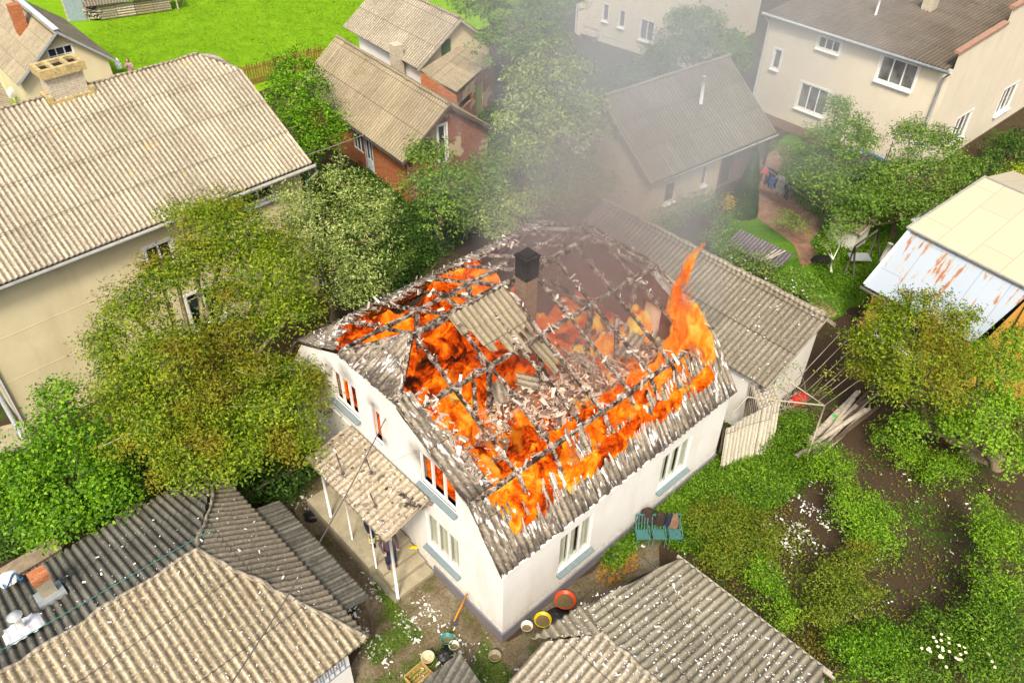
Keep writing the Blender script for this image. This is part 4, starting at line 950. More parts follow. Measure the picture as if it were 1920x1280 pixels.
# --- white house behind it
B4 = thing('whitewashed_house', 'whitewashed house with cream gable, green shutter and patched roof, top middle', 'house', (-5.62, 44.55, 0), math.radians(-50.2))
gable_roof(B4, -8.1, .2, -.1, 2.9, 2.95, 5.05, 'slate_pale', 5.45, 3.05, row=1.5)
T = frame_T((0, .3, 0), (1, 0, 0), (0, -1, 0)); TG = frame_T((-.1, 0, 0), (0, 1, 0), (1, 0, 0)); gr_ = (1.75, 2.45, 3.0, 4.0)
mb = MB(); wall(mb, T, [(-6.9, 3), (-.1, 3)], []); mb.build('front_wall', M['white_wall'], B4); mb = MB(); wall(mb, TG, [(.3, 3.05), (2.95, 4.9), (5.2, 3.1)], [gr_]); mb.build('gable_wall', M['cream_wall'], B4)
M['green_paint'] = simple('green_paint', (.05, .13, .035), .2, 6, .6)
mb = MB(); mb.obox(TG, *gr_, -.1, -.05); mb.build('shutter', M['green_paint'], B4)
mb = MB(); mb.beam((.22, 2.95, 4.97), (.22, 5.45, 2.98), .05, .14); mb.beam((.22, -.1, 2.82), (.22, 2.95, 4.97), .05, .12); mb.build('verge_board', M['wood_grey'], B4)
mb = MB(); mb.box(-2.1, -1.5, -.45, .1, 0, 3.75); mb.build('chimney', M['brick_pale'], B4); mb = MB(); mb.box(-4.4, -4.1, 2.8, 3.1, 4.6, 5.5); mb.build('chimney', M['brick_orange'], B4)
# annex: lean-to at its gable
def world_quad_roof(name, A, B, C, D, mat, parent, over=0, **kw):   # A-B upper edge, D-C lower edge
    A, B, C, D = [Vector(p) for p in (A, B, C, D)]; U = (C-D); V = (A-D); V = V-U*(V.dot(U)/U.length_squared); U = U.normalized()
    poly = [(0, 0), ((C-D).length, 0), ((B-D).dot(U), (B-D).dot(V.normalized())), ((A-D).dot(U), V.length)]
    return corr(name, D, U, V, poly, mat, parent, **kw)
A, B, C, D = P(788, 132, 3.5), P(866, 80, 3.5), P(927, 110, 2.7), P(856, 174, 2.7)
AN = thing('brick_annex', 'brick lean-to annex with dark roof and green door beside the cream gable', 'annex')
world_quad_roof('lean_to_roof', A, B, C, D, M['slate_dark' if False else 'slate_brown'], AN, row=1.2)
def wall_pts(name, a, b, za, zb, mat, parent, holes=(), z0=0, inset=0):
    a = Vector((a[0], a[1], 0)); b = Vector((b[0], b[1], 0)); ax = (b-a); L_ = ax.length; ax.normalize(); nn = Vector((ax.y, -ax.x, 0))
    T = frame_T(a, ax, nn); mb = MB(); wall(mb, T, [(0, za), (L_, zb)], list(holes), z0=z0); mb.build(name, M[mat], parent); return T, L_
T, l_ = wall_pts('wall', D, C, 2.55, 2.55, 'brick_red', AN, [(2.55, 3.5, .1, 2.1), (.3, 2.0, 1.5, 1.95)])
M['green_door'] = simple('green_door', (.26, .32, .10), .1, 4, .6)
mb = MB(); mb.obox(T, 2.55, 3.5, .1, 2.1, -.12, -.06); mb.build('door', M['green_door'], AN); mb = MB(); mb.obox(T, .3, 2.0, 1.5, 1.95, -.2, -.15); mb.build('window', M['soot'], AN)
T, l_ = wall_pts('wall', A, D, 3.4, 2.55, 'brick_orange', AN)
# --- cream house behind, right of centre
B5 = thing('cream_house', 'cream house with wide brown corrugated roof dimmed by smoke, right of centre', 'house', (6.05, 32.4, 0), math.radians(37.8))
gable_roof(B5, .15, 8.85, 0, 2.65, 3.8, 5.35, 'slate_olive', 7.4, 2.7, row=1.6, ridge_mat='slate_pale')
T = frame_T((0, .35, 0), (1, 0, 0), (0, -1, 0)); wa = (1.55, 2.25, .95, 2.0); wb = (4.05, 4.4, 1.1, 2.1); mb = MB(); wall(mb, T, [(.5, 2.8), (5.3, 2.8)], [wa, wb])
T2 = frame_T((.5, 0, 0), (0, 1, 0), (-1, 0, 0)); wall(mb, T2, [(.35, 2.8), (3.8, 5.1), (7.0, 2.8)], []); mb.build('wall', M['cream_wall'], B5)
mb = MB(); T3 = frame_T((0, .9, 0), (1, 0, 0), (0, -1, 0)); wall(mb, T3, [(5.3, 3.0), (8.6, 3.0)], [(6.2, 7.0, .1, 2.1)]); wall(mb, frame_T((8.6, 0, 0), (0, 1, 0), (1, 0, 0)), [(.9, 3.0), (3.8, 5.1), (7.0, 2.8)], []); mb.build('side_wall', M['plinth_brown'], B5)
mb = MB(); mb.obox(T3, 6.2, 7.0, .1, 2.1, -.12, -.06); mb.build('door', M['wood_dark'], B5)
window(B5, T, wa, 1, sill='white_paint', gm='glass_grey', fw_=.04); window(B5, T, wb, 1, sill='white_paint', gm='glass_grey', fw_=.04)
pipe(B5, [(5.3, 2.2, 4.3), (5.3, 2.25, 5.65)], .09, 'white_paint', 'vent_pipe'); gutter(B5, .1, 8.9, -.06, 2.58, .05); mb = MB(); mb.beam((.12, 0, 2.6), (.12, 3.8, 5.28), .04, .14); mb.build('verge_board', M['wood_old'], B5)
mb = MB(); mb.beam((8.5, .1, 0), (8.5, .1, 2.6), .12, .12); mb.build('post', M['wood_dark'], B5)
# --- tall block at the top
B6 = thing('apartment_block', 'beige plastered block with narrow white-silled windows behind the smoke, top edge', 'building', (11.22, 52.33, 0), math.radians(-40))
T = frame_T((0, 0, 0), (1, 0, 0), (0, -1, 0)); hs = [(-7.1, -6.65, 1.5, 2.6), (-5.75, -5.3, 1.4, 2.5), (-4.0, -2.95, 1.0, 2.3), (-7.8, -6.9, 4.2, 5.6), (-4.2, -3, 4.2, 5.6)]
mb = MB(); wall(mb, T, [(-9.21, 7), (0, 7)], hs); T2 = frame_T((0, 0, 0), (0, 1, 0), (1, 0, 0)); wall(mb, T2, [(0, 7), (9.2, 7)], [(4, 5, 4.2, 5.6)])
mb.box(-9.21, 0, -.03, -.0, .5, .55); mb.build('wall', M['beige_wall'], B6)
for h in hs: window(B6, T, h, 2 if h[1]-h[0] > .7 else 1, sill='white_paint', gm='glass_grey', trim=.05)
window(B6, T2, (4, 5, 4.2, 5.6), 2, sill='white_paint')
mb = MB(); mb.box(-9.4, .2, -.2, 9.4, 7.0, 7.2); mb.build('roof', M['slate_dark'], B6); pipe(B6, [(-9.28, -.05, 7), (-9.28, -.05, .1)], .06)
# --- cream two-storey house on the right
B7 = thing('two_storey_house', 'cream two-storey house with dark low roof and stepped brick-capped side wall, top right', 'house', (13.61, 45.5, 0), math.radians(-47.55))
LX = 10.35
T = frame_T((0, .15, 0), (1, 0, 0), (0, -1, 0)); hs = [(.85, 1.3, 3.15, 4.2), (3.25, 4.5, 5.0, 5.6), (6.85, 8.75, 4.4, 5.65), (2.9, 4.6, 1.55, 2.95)]
mb = MB(); wall(mb, T, [(.1, 6.0), (LX, 6.0)], hs, z0=.55); T2 = frame_T((LX, 0, 0), (0, 1, 0), (1, 0, 0)); hs2 = [(3.4, 5.2, 1.0, 2.5), (9.0, 10.9, 1.0, 2.5)]
wall(mb, T2, [(.15, 6.75), (5, 7.05), (5.001, 7.75), (16, 8.3)], hs2, z0=.1); wall(mb, frame_T((.1, 0, 0), (0, 1, 0), (-1, 0, 0)), [(.15, 6), (16, 6.8)], []); mb.build('wall', M['beige_wall'], B7)
mb = MB(); mb.box(.1, LX, .12, .3, 0, .55); mb.box(LX-.2, LX-.01, .3, 16, -.0, .1); mb.build('plinth', M['plinth_brown'], B7)
for h, nv in zip(hs, (1, 3, 3, 3)): window(B7, T, h, nv, sill='white_paint', gm='glass_grey', trim=.11)
for h in hs2: window(B7, T2, h, 3, sill='white_paint', gm='glass_grey', trim=.08)
M['slate_plum'] = slate('slate_plum', (0.194, 0.162, 0.116), (0.116, 0.093, 0.069), (0.058, 0.044, 0.034), tstr=.6, lich=.8)
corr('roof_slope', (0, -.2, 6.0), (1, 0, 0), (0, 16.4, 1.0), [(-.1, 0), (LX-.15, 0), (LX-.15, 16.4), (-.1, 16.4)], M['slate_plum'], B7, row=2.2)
gutter(B7, -.2, LX, -.24, 5.95, .08, 'grey_metal'); pipe(B7, [(LX+.05, -.15, 5.9), (LX-.25, -.0, 5.5), (LX-.25, .02, 0.2)], .06); pipe(B7, [(-.1, -.2, 5.9), (.2, .0, 5.5), (.2, .02, .4)], .06)
mb = MB(); mb.hexa([(LX-.2, .0, 6.76), (LX+.1, .0, 6.76), (LX+.1, 5, 7.06), (LX-.2, 5, 7.06), (LX-.2, .0, 6.9), (LX+.1, .0, 6.9), (LX+.1, 5, 7.2), (LX-.2, 5, 7.2)])
mb.hexa([(LX-.2, 5.01, 7.76), (LX+.1, 5.01, 7.76), (LX+.1, 16, 8.31), (LX-.2, 16, 8.31), (LX-.2, 5.01, 7.9), (LX+.1, 5.01, 7.9), (LX+.1, 16, 8.46), (LX-.2, 16, 8.46)]); mb.build('coping', simple('coping_brick', (.33, .19, .13), .25, 6, .9), B7)
mb = MB(); mb.box(5.6, 6.2, 5.9, 6.5, 6.2, 7.3); mb.build('chimney', M['brick_pale'], B7); pipe(B7, [(4.3, 3.6, 6.1), (4.3, 3.6, 7.3)], .06, 'white_paint', 'vent_pipe')
# --- yellow house with metal roof
def tin(name, base, rust=.4, seamx=1.1, seamy=1.5, thr=.6):
    t = NT(name); st = t.n('ShaderNodeTexCoord'); uv = st.outputs['UV']; n = t.noise(uv, 1.2, 5, .6)
    br = t.n('ShaderNodeTexBrick', Scale=1.0); br.inputs['Brick Width'].default_value = seamx; br.inputs['Row Height'].default_value = seamy; br.inputs['Mortar Size'].default_value = .012; br.inputs['Color1'].default_value = (*base, 1)
    br.inputs['Color2'].default_value = (*[c*.93 for c in base], 1); br.inputs['Mortar'].default_value = (*[c*.6 for c in base], 1); br.offset = .37; br.offset_frequency = 2
    rt = t.n('ShaderNodeMapping'); rt.inputs['Rotation'].default_value = (0, 0, PI/2); t.l(uv, rt.inputs[0]); t.l(rt.outputs[0], br.inputs['Vector'])
    mp = t.coord('UV', (5, .7, 1)); s = t.noise(mp, 1.0, 6, .65); pn = t.noise(uv, .5, 4, .6)
    f = t.math('ADD', t.math('MULTIPLY', s, .6), t.math('MULTIPLY', pn, .4))
    c = t.mix(t.ramp(f, [(thr, 0), (thr+.05, rust)]), br.outputs['Color'], (.42, .36, .22)); c = t.mix(t.ramp(f, [(thr+.04, 0), (thr+.07, rust*1.6)]), c, (.30, .10, .035))
    t.bsdf(c, .5, n, .1, .02, .4); return t.m
M['tin_blue'] = tin('tin_blue', (.36, .42, .49), .55, 2.4, 1.05, .50); M['tin_cream'] = tin('tin_cream', (.52, .45, .31), .5, 2.6, 1.2, .66)
B8 = thing('yellow_house', 'yellow house with rusty blue tin lower roof and cream tin upper roof, right edge', 'house', (13.42, 25.17, 0), math.radians(-53))
def plane_sheet(name, pts, mat, parent, th=.03):
    mb = MB(); U = Vector(pts[1])-Vector(pts[0]); U.normalize(); a = Vector(pts[0]); n_ = U.cross(Vector(pts[-1])-a); Vv = n_.cross(U).normalized()
    uv = [((Vector(p)-a).dot(U), (Vector(p)-a).dot(Vv)) for p in pts]; mb.face(pts, uv); o = mb.build(name, M[mat], parent); s = o.modifiers.new('t', 'SOLIDIFY'); s.thickness = th; s.offset = -1; return o
plane_sheet('lower_roof', [(0, 0, 2.6), (4.3, .25, 2.6), (4.75, 1.9, 4.4), (0.05, 1.9, 4.4)], 'tin_blue', B8)
plane_sheet('upper_roof', [(-.05, 1.78, 4.5), (7.2, 1.78, 4.5), (7.6, 5.8, 5.55), (.35, 5.8, 5.55)], 'tin_cream', B8); plane_sheet('upper_roof', [(8.0, 9.5, 4.5), (-.05, 9.5, 4.5), (.35, 5.8, 5.55), (7.6, 5.8, 5.55)], 'tin_cream', B8)
for i, (p, q) in enumerate((((0.0, 0, 2.66), (.05, 1.9, 4.45)), ((-.05, 1.78, 4.53), (4.8, 1.78, 4.53)), ((-.05, 1.78, 4.52), (.35, 5.8, 5.6)), ((.35, 5.8, 5.58), (7.6, 5.8, 5.58)))):
    mb = MB(); mb.beam(p, q, .12 if i == 0 else .06, .05); mb.build('roof_trim', M['roof_sheet_white' if i == 0 else 'gutter'], B8)
mb = MB(); wall(mb, frame_T((0, .35, 0), (1, 0, 0), (0, -1, 0)), [(.3, 2.75), (4.6, 2.75)], [(1.0, 2.4, .7, 1.9)]); wall(mb, frame_T((.3, 0, 0), (0, 1, 0), (-1, 0, 0)), [(.35, 2.8), (1.9, 4.35), (9, 4.35)], [])
mb.face([(4.55, .35, 0), (4.95, 9, 0), (4.95, 9, 4.3), (4.78, 1.95, 4.3), (4.55, .35, 2.7)]); mb.face([(4.8, 1.9, 0), (7.2, 1.9, 0), (7.2, 1.9, 4.4), (4.8, 1.9, 4.4)]); mb.build('wall', M['orange_wall'], B8)
window(B8, frame_T((0, .35, 0), (1, 0, 0), (0, -1, 0)), (1.0, 2.4, .7, 1.9), 3, sill='white_paint', trim=.1); gutter(B8, -.1, 4.3, -.06, 2.5, .06, 'wire')
B8b = thing('tin_porch_roof', 'small pale grey tin roof jutting out left of the cream tin roof', 'roof', tuple(P(1740, 400, 0)), math.radians(-53)); c = P(1712, 408, 2.3)
B8b.location = (c[0], c[1], 0); plane_sheet('porch_sheet', [(0, -.2, 2.25), (1.9, -.2, 2.25), (1.9, 1.6, 2.5), (0, 1.6, 2.5)], 'roof_sheet_white', B8b); mb = MB(); [mb.beam((x, y, 0), (x, y, 2.25), .08, .08) for x, y in ((.1, 0), (.1, 1.4), (1.8, 0), (1.8, 1.4))]; mb.build('post_frame', M['wood_dark'], B8b)
# --- annex behind the burning house
B9 = thing('stable', 'long low outbuilding with brown corrugated roof behind the right end of the burning house', 'outbuilding', loc, rot)
d = math.hypot(3.2, 1.27)
corr('roof_slope', (11.35, 0, 2.6), (0, 1, 0), (3.2, 0, 1.27), [(-.35, 0), (9.8, 0), (9.8, d), (-.35, d)], M['slate_olive'], B9, row=1.6)
corr('roof_slope', (15.5, 0, 3.1), (0, 1, 0), (-.95, 0, .77), [(-.35, 0), (9.8, 0), (9.8, 1.22), (-.35, 1.22)], M['slate_olive'], B9, row=1.6)
ridge_cap('ridge_cap', (14.55, -.35, 3.92), (14.55, 9.8, 3.92), M['slate_pale'], B9, .09)
mb = MB(); wall(mb, frame_T((11.6, 0, 0), (0, 1, 0), (-1, 0, 0)), [(.1, 2.6), (9.5, 2.6)], []); wall(mb, frame_T((0, .1, 0), (1, 0, 0), (0, -1, 0)), [(11.6, 2.35), (15.3, 2.6)], [(12.6, 13.3, 1.0, 2.0)]); mb.build('wall', M['white_wall'], B9)
window(B9, frame_T((0, .1, 0), (1, 0, 0), (0, -1, 0)), (12.6, 13.3, 1.0, 2.0), 1, sill=None)
mb = MB(); mb.face([(11.6, .06, 2.36), (15.3, .06, 2.61), (15.3, .06, 3.1), (14.55, .06, 3.75)]); mb.build('gable_boards', M['wood_dark'], B9); mb = MB(); mb.beam((11.35, -.33, 2.52), (14.55, -.33, 3.8), .05, .12); mb.beam((14.55, -.33, 3.8), (15.5, -.33, 3.02), .05, .12); mb.build('verge_board', M['wood_grey'], B9)
# link wall between the two
# --- bottom left farm building
B10 = thing('farm_shed', 'big hipped shed with ribbed roof slopes, dark on the shaded side and sand on the sunlit, bottom left corner', 'shed', (-3.53, 10.41, 0), math.radians(45))
e = 2.4; RZ = 3.85; RY = 4.0; AX = -1.93
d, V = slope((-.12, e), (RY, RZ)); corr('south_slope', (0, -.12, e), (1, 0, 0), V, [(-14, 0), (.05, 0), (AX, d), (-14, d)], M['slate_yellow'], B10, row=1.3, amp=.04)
d, V = slope((7.55, e), (RY, RZ)); corr('north_slope', (0, 7.55, e), (1, 0, 0), V, [(-14, 0), (.2, 0), (AX, d), (-14, d)], M['slate_dark'], B10, row=1.6, amp=.045)  # darker slate than the sunny side, its shade put into the colour
mid = Vector((.15, RY, e)); vv = Vector((AX, RY, RZ))-mid; corr('hip_slope', (.12, -.12, e), (0, 1, 0), vv, [(0, 0), (7.2, 0), (RY+.12, vv.length)], M['slate_olive'], B10, row=.9, amp=.032)  # in-between slate, the hip end's half shade painted in
ridge_cap('ridge_cap', (-14, RY, RZ+.0), (AX, RY, RZ+.0), M['slate_pale'], B10, .055, .045); ridge_cap('hip_cap', (AX, RY, RZ), (.08, -.08, e+.03), M['slate_pale'], B10, .06, .05); ridge_cap('hip_cap', (AX, RY, RZ), (.15, 7.2, e+.03), M['slate_pale'], B10, .055, .045)
mb = MB(); wall(mb, frame_T((0, .3, 0), (1, 0, 0), (0, -1, 0)), [(-13, 2.5), (-.35, 2.5)], []); wall(mb, frame_T((-.35, 0, 0), (0, 1, 0), (1, 0, 0)), [(.3, 2.45), (7.1, 2.45)], []); wall(mb, frame_T((0, 7.1, 0), (1, 0, 0), (0, 1, 0)), [(-13, 2.5), (-.35, 2.5)], []); mb.build('wall', M['white_wall'], B10)
M['blue_paint'] = simple('blue_paint', (.25, .30, .36), .15, 6, .7)
mb = MB(); TT = frame_T((0, .3, 0), (1, 0, 0), (0, -1, 0))
for z in (1.1, 2.0): mb.obox(TT, -1.35, -.36, z, z+.05, .0, .02)
for i in range(6): u = -1.3+i*.16; mb.obox(TT, u, u+.035, 1.15, 2.0, 0, .015); 
for i in range(5): 
    u = -1.25+i*.16; mb.obox(TT, u, u+.1, 1.35, 1.385, 0, .016); mb.obox(TT, u, u+.1, 1.75, 1.785, 0, .016); mb.obox(TT, u+.035, u+.07, 1.4, 1.74, 0, .016)
mb.build('wall_ornament', M['blue_paint'], B10)
AW = thing('low_awning', 'low dark ribbed lean-to roof along the hipped shed, facing the porch', 'lean-to', (-3.53, 10.41, 0), math.radians(45))
corr('awning_roof', (.95, 1.0, 1.95), (0, 1, 0), (-.85, 0, .3), [(0, 0), (4.4, 0), (4.4, .9), (0, .9)], M['slate_dark'], AW, pitch=.13, amp=.022, row=2)
mb = MB(); [mb.beam((.85, y, 0), (.85, y, 1.9), .07, .07) for y in (1.1, 3.2, 5.3)]; mb.build('post_frame', M['wood_dark'], AW)
tag(AW, None)
# chimney and vent on that roof
mb = MB()
def n_slope(px, py):   # local point on north slope under a pixel
    Mx = Matrix.Translation((-3.53, 10.41, 0)) @ Matrix.Rotation(math.radians(45), 4, 'Z'); best = None
    for k in range(200):
        z = 2.3+k*.01; l = Mx.inverted() @ Vz(P(px, py, z)); zz = RZ-(l.y-RY)*(RZ-e)/(7.55-RY)
        if best is None or abs(zz-z) < best[0]: best = (abs(zz-z), l)
    return best[1]
q = n_slope(95, 1115); mb.box(q.x-.18, q.x+.18, q.y-.16, q.y+.16, q.z-.15, q.z+.72); c1 = mb.build('chimney', M['concrete'], B10)
mb = MB(); mb.box(q.x-.2, q.x+.2, q.y-.18, q.y+.18, q.z+.72, q.z+.92); mb.build('chimney_top', M['brick_orange'], c1)
mb = MB(); mb.hexa([(q.x-.32, q.y-.42, q.z+.02), (q.x+.32, q.y-.42, q.z+.02), (q.x+.32, q.y+.3, q.z-.26), (q.x-.32, q.y+.3, q.z-.26), (q.x-.32, q.y-.42, q.z+.3), (q.x+.32, q.y-.42, q.z+.3), (q.x+.32, q.y+.3, q.z-.0), (q.x-.32, q.y+.3, q.z-.0)]); mb.build('flashing', M['grey_metal'], c1)
q = n_slope(45, 1180); fl_ = thing('vent_pipe', 'white vent pipe with conical cap on a torn white sheet patch, bottom left roof', 'vent pipe', (-3.53, 10.41, 0), math.radians(45))
mb = MB(); mb.tube([(q.x, q.y, q.z-.1), (q.x, q.y, q.z+.55)], .075, 12); mb.build('pipe', M['whitewash'], fl_); mb = MB(); mb.lathe((q.x, q.y, q.z+.58), [(.17, 0), (.10, .05), (.0, .13)], 14); mb.build('cap', M['grey_metal'], fl_)
mb = MB(); d, V = slope((7.55, e), (RY, RZ)); 
for i in range(14):
    for j in range(8):
        f_ = lambda i, j: (q.x-.42+i*.06, q.y-.45+j*.1, RZ-(q.y-.45+j*.1-RY)*(RZ-e)/(7.55-RY)+.1+.03*math.sin(i*1.7)+.015*math.sin(j*2.1+i))
        if (i, j) in ((0, 0), (0, 7), (13, 7), (12, 7), (0, 6)): continue
        mb.face([f_(i, j), f_(i+1, j), f_(i+1, j+1), f_(i, j+1)], smooth=True)
mb.build('sheet_patch', simple('patch_white', (.70, .70, .72), .12, 5, .6), fl_)

# --- bottom right shed
B11 = thing('hip_shed', 'hipped grey shed scattered with white ash, bottom centre right', 'shed', (7.78, 10.05, 0), math.radians(-45)); e = 2.2
d, V = slope((-.1, e), (-3.85, 3.3)); V = (V[0], V[1], V[2])
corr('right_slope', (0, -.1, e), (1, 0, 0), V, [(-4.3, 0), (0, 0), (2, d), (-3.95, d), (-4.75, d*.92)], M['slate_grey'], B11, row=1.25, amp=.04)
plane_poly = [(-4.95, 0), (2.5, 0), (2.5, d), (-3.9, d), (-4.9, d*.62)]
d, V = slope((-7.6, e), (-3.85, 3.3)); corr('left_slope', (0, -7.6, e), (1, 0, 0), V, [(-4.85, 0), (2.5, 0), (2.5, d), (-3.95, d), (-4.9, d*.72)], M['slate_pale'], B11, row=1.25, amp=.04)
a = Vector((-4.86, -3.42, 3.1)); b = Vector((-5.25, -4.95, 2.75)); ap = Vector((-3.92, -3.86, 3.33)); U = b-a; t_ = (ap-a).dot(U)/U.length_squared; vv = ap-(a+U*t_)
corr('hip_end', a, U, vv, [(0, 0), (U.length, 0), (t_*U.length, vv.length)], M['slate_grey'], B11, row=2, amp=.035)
ridge_cap('ridge_cap', (-3.95, -3.85, 3.33), (2, -3.85, 3.33), M['slate_pale'], B11, .06, .05)
mb = MB(); wall(mb, frame_T((0, -.35, 0), (1, 0, 0), (0, 1, 0)), [(-4.1, 2.15), (-.2, 2.15)], []); wall(mb, frame_T((-4.3, 0, 0), (0, 1, 0), (-1, 0, 0)), [(-7, 2.15), (-3.85, 3.1), (-.35, 2.15)], []); wall(mb, frame_T((-.2, 0, 0), (0, 1, 0), (1, 0, 0)), [(-3.8, 3.1), (-.35, 2.15)], []); mb.build('wall', M['concrete_wall'], B11)
mb = MB(); mb.beam((-4.4, -.05, 2.16), (.25, -.05, 2.14), .05, .1); mb.beam((-.1, -.1, 2.13), (.35, -.1, 2.13), .06, .06); mb.build('eave_board', M['wood_grey'], B11)
B12 = thing('low_shed', 'small dark corrugated roof at the bottom edge in front of the house corner', 'shed')
A, B, C, D = P(862, 1222, 1.7), P(915, 1300, 1.7), P(850, 1340, 1.3), P(775, 1290, 1.3)
world_quad_roof('roof', A, B, C, D, M['slate_dark'], B12, row=1.5, amp=.04); T, l_ = wall_pts('wall', D, A, 1.2, 1.6, 'wood_dark', B12)
# ash flakes over roofs (each belongs to the ash that fell there)
def ash_on(name, label, poly, n, z, size, loc_=None, fn=None):
    q = scatter_px(poly, n, z); pts = []
    for x, y in q: pts.append((x, y, fn(x, y)))
    o = flakes(name, pts, size, M['flake'], flat=.2); tag(o, label, 'ash', kind='stuff')
mB11 = (Matrix.Translation((7.78, 10.05, 0)) @ Matrix.Rotation(math.radians(-45), 4, 'Z')).inverted()
def zB11(x, y): l = mB11 @ Vector((x, y, 0)); return 3.3-abs(l.y+3.85)*1.1/3.75+.055
ash_on('ash_flakes', 'white ash flakes strewn over the hipped grey shed roof', [(1100, 1135), (1270, 1060), (1540, 1245), (1500, 1290), (1010, 1290), (1030, 1210)], 1000, 2.7, .030, fn=zB11)
mB9 = HI
def zB9(x, y): l = mB9 @ Vector((x, y, 0)); return 2.6+(l.x-11.35)*1.27/3.2+.05
ash_on('ash_flakes', 'white ash flakes on the brown roof behind the burning house', [(1330, 500), (1540, 590), (1440, 725), (1400, 700)], 150, 3.2, .035, fn=zB9)
mB10 = (Matrix.Translation((-3.53, 10.41, 0)) @ Matrix.Rotation(math.radians(45), 4, 'Z')).inverted()
def zB10(x, y):
    l = mB10 @ Vector((x, y, 0)); zr = RZ-abs(l.y-RY)*(1.45/3.55 if l.y > RY else 1.45/4.12); zh = 2.4+(.15-l.x)*(1.45/2.08); return min(zr, zh)+.055
ash_on('ash_flakes', 'pale ash scraps lying on the dark and sand slopes of the bottom left shed', [(200, 990), (430, 905), (660, 1150), (600, 1260), (100, 1270), (60, 1120)], 260, 3.2, .03, fn=zB10)
q1 = scatter_px([(640, 1000), (760, 1080), (900, 1200), (980, 1290), (760, 1290), (620, 1180), (700, 1100), (590, 960)], 620); q2 = scatter_px([(1180, 1000), (1330, 880), (1560, 900), (1600, 1000), (1500, 1090), (1420, 1060), (1300, 1050)], 420)
q3 = scatter_px([(1430, 880), (1540, 900), (1520, 1080), (1450, 1050)], 330); q4 = scatter_px([(1400, 840), (1900, 900), (1800, 1240), (1500, 1180)], 160); q5 = scatter_px([(500, 900), (600, 930), (640, 1000), (560, 960)], 110)
q1, q2, q3, q4 = [clump(np.concatenate([q_, q_+rng.normal(size=q_.shape)*.25])) for q_ in (q1, q2, q3, q4)]; n1 = len(q1)+len(q5)
o = flakes('ash_flakes', [(a_, b_, .03+random.random()*(.02 if i < n1 else .12)) for i, (a_, b_) in enumerate(np.concatenate([q1, q5, q2, q3, q4]))], .048, M['flake'], flat=.15); tag(o, 'white ash flakes littering the yard and the garden around the burning house', 'ash', kind='stuff')

# ================================================================== SMALL THINGS
def bucket(px, py, r, h, mat, label, name='bucket', inner='mud', z=0.0, fill=.35):
    M.setdefault('mud', simple('muddy_water', (.16, .12, .05), .3, 12, .35, .5))
    p = P(px, py, z+h); t = thing(name, label, name.replace('_', ' '), (p[0], p[1], z), 0, None)
    mb = MB(); mb.lathe((0, 0, 0), [(0, .01), (r*.72, .01), (r*.97, h), (r*1.04, h), (r*1.04, h-.02), (r*1.0, h-.02), (r*.76, 0), (0, 0)], 28); mb.build('shell', M[mat], t)
    mb = MB(); rr = r*(.74+.22*fill); n = 24; mb.face([(rr*math.cos(2*PI*i/n), rr*math.sin(2*PI*i/n), h*fill) for i in range(n)]); mb.build('contents', M[inner], t)
    if r < .25:
        mb = MB(); mb.tube([(r*math.cos(a_), r*1.03*math.sin(a_), h-.02-abs(math.sin(a_))*.09) for a_ in np.linspace(PI*.02, PI*.98, 12)], .008, 5); mb.build('handle', M['wire'], t)
    return t
M['plastic_orange'] = simple('plastic_orange', (.72, .07, .01), .06, 4, .35); M['plastic_yellow'] = simple('plastic_yellow', (.68, .50, .01), .06, 4, .35); M['plastic_white'] = simple('plastic_white', (.62, .58, .52), .1, 6, .45)
M['plastic_teal'] = simple('plastic_teal', (.04, .20, .17), .08, 5, .4); M['plastic_beige'] = simple('plastic_beige', (.58, .48, .32), .1, 5, .5); M['plastic_grey'] = simple('plastic_grey', (.28, .24, .18), .2, 6, .6)
bucket(1060, 1123, .30, .22, 'plastic_orange', 'orange plastic basin with muddy water against the white wall', 'basin', fill=.5); bucket(1018, 1160, .24, .20, 'plastic_yellow', 'yellow plastic basin on the ground by the house corner', 'basin', fill=.45)
bucket(988, 1172, .165, .26, 'plastic_white', 'white bucket beside the yellow basin'); bucket(838, 1196, .175, .26, 'plastic_teal', 'teal bucket standing in the yard'); bucket(851, 1208, .14, .22, 'plastic_white', 'small white bucket pressed against the teal bucket')
bucket(802, 1230, .18, .30, 'plastic_beige', 'beige bucket with milky residue beside the black bag', fill=.3, inner='plastic_beige'); bucket(928, 1228, .17, .26, 'plastic_grey', 'grey bucket standing alone on the bare ground below the house corner'); bucket(1156, 1042, .12, .2, 'plastic_grey', 'small dark pail among dead leaves by the right wall')
def lump(px, py, r, h, mat, label, name, cat, z=0, seed=0, rz=0, sx=1, sy=1):
    p = P(px, py, z); mb = MB(); n = 22; m = 10; rings = []
    for i in range(m+1):
        t_ = i/m*PI/2; ring = []
        for j in range(n):
            a_ = 2*PI*j/n; k = 1+.3*N3(math.cos(a_)*1.5+seed, math.sin(a_)*1.5, t_*2)+.12*N3(math.cos(a_)*5+seed, math.sin(a_)*5, t_*5); ring.append((r*sx*k*math.cos(t_)*math.cos(a_), r*sy*k*math.cos(t_)*math.sin(a_), h*math.sin(t_)*(1+.2*N3(a_, t_, seed))))
        rings.append(ring)
    for i in range(m):
        for j in range(n): mb.face([rings[i][j], rings[i][(j+1) % n], rings[i+1][(j+1) % n], rings[i+1][j]], smooth=True)
    o = mb.build(name, M[mat]); o.location = (p[0], p[1], z); o.rotation_euler = (0, 0, rz); return tag(o, label, cat)
M['black_plastic'] = simple('black_plastic', (.02, .021, .024), .3, 8, .4, .5)
lump(833, 1230, .24, .16, 'black_plastic', 'crumpled black plastic bag between the beige and teal buckets', 'plastic_bag', 'bag', seed=1); lump(1046, 1155, .27, .10, 'black_plastic', 'crumpled dark bag lying below the orange basin', 'plastic_bag', 'bag', seed=5, sx=1.3)
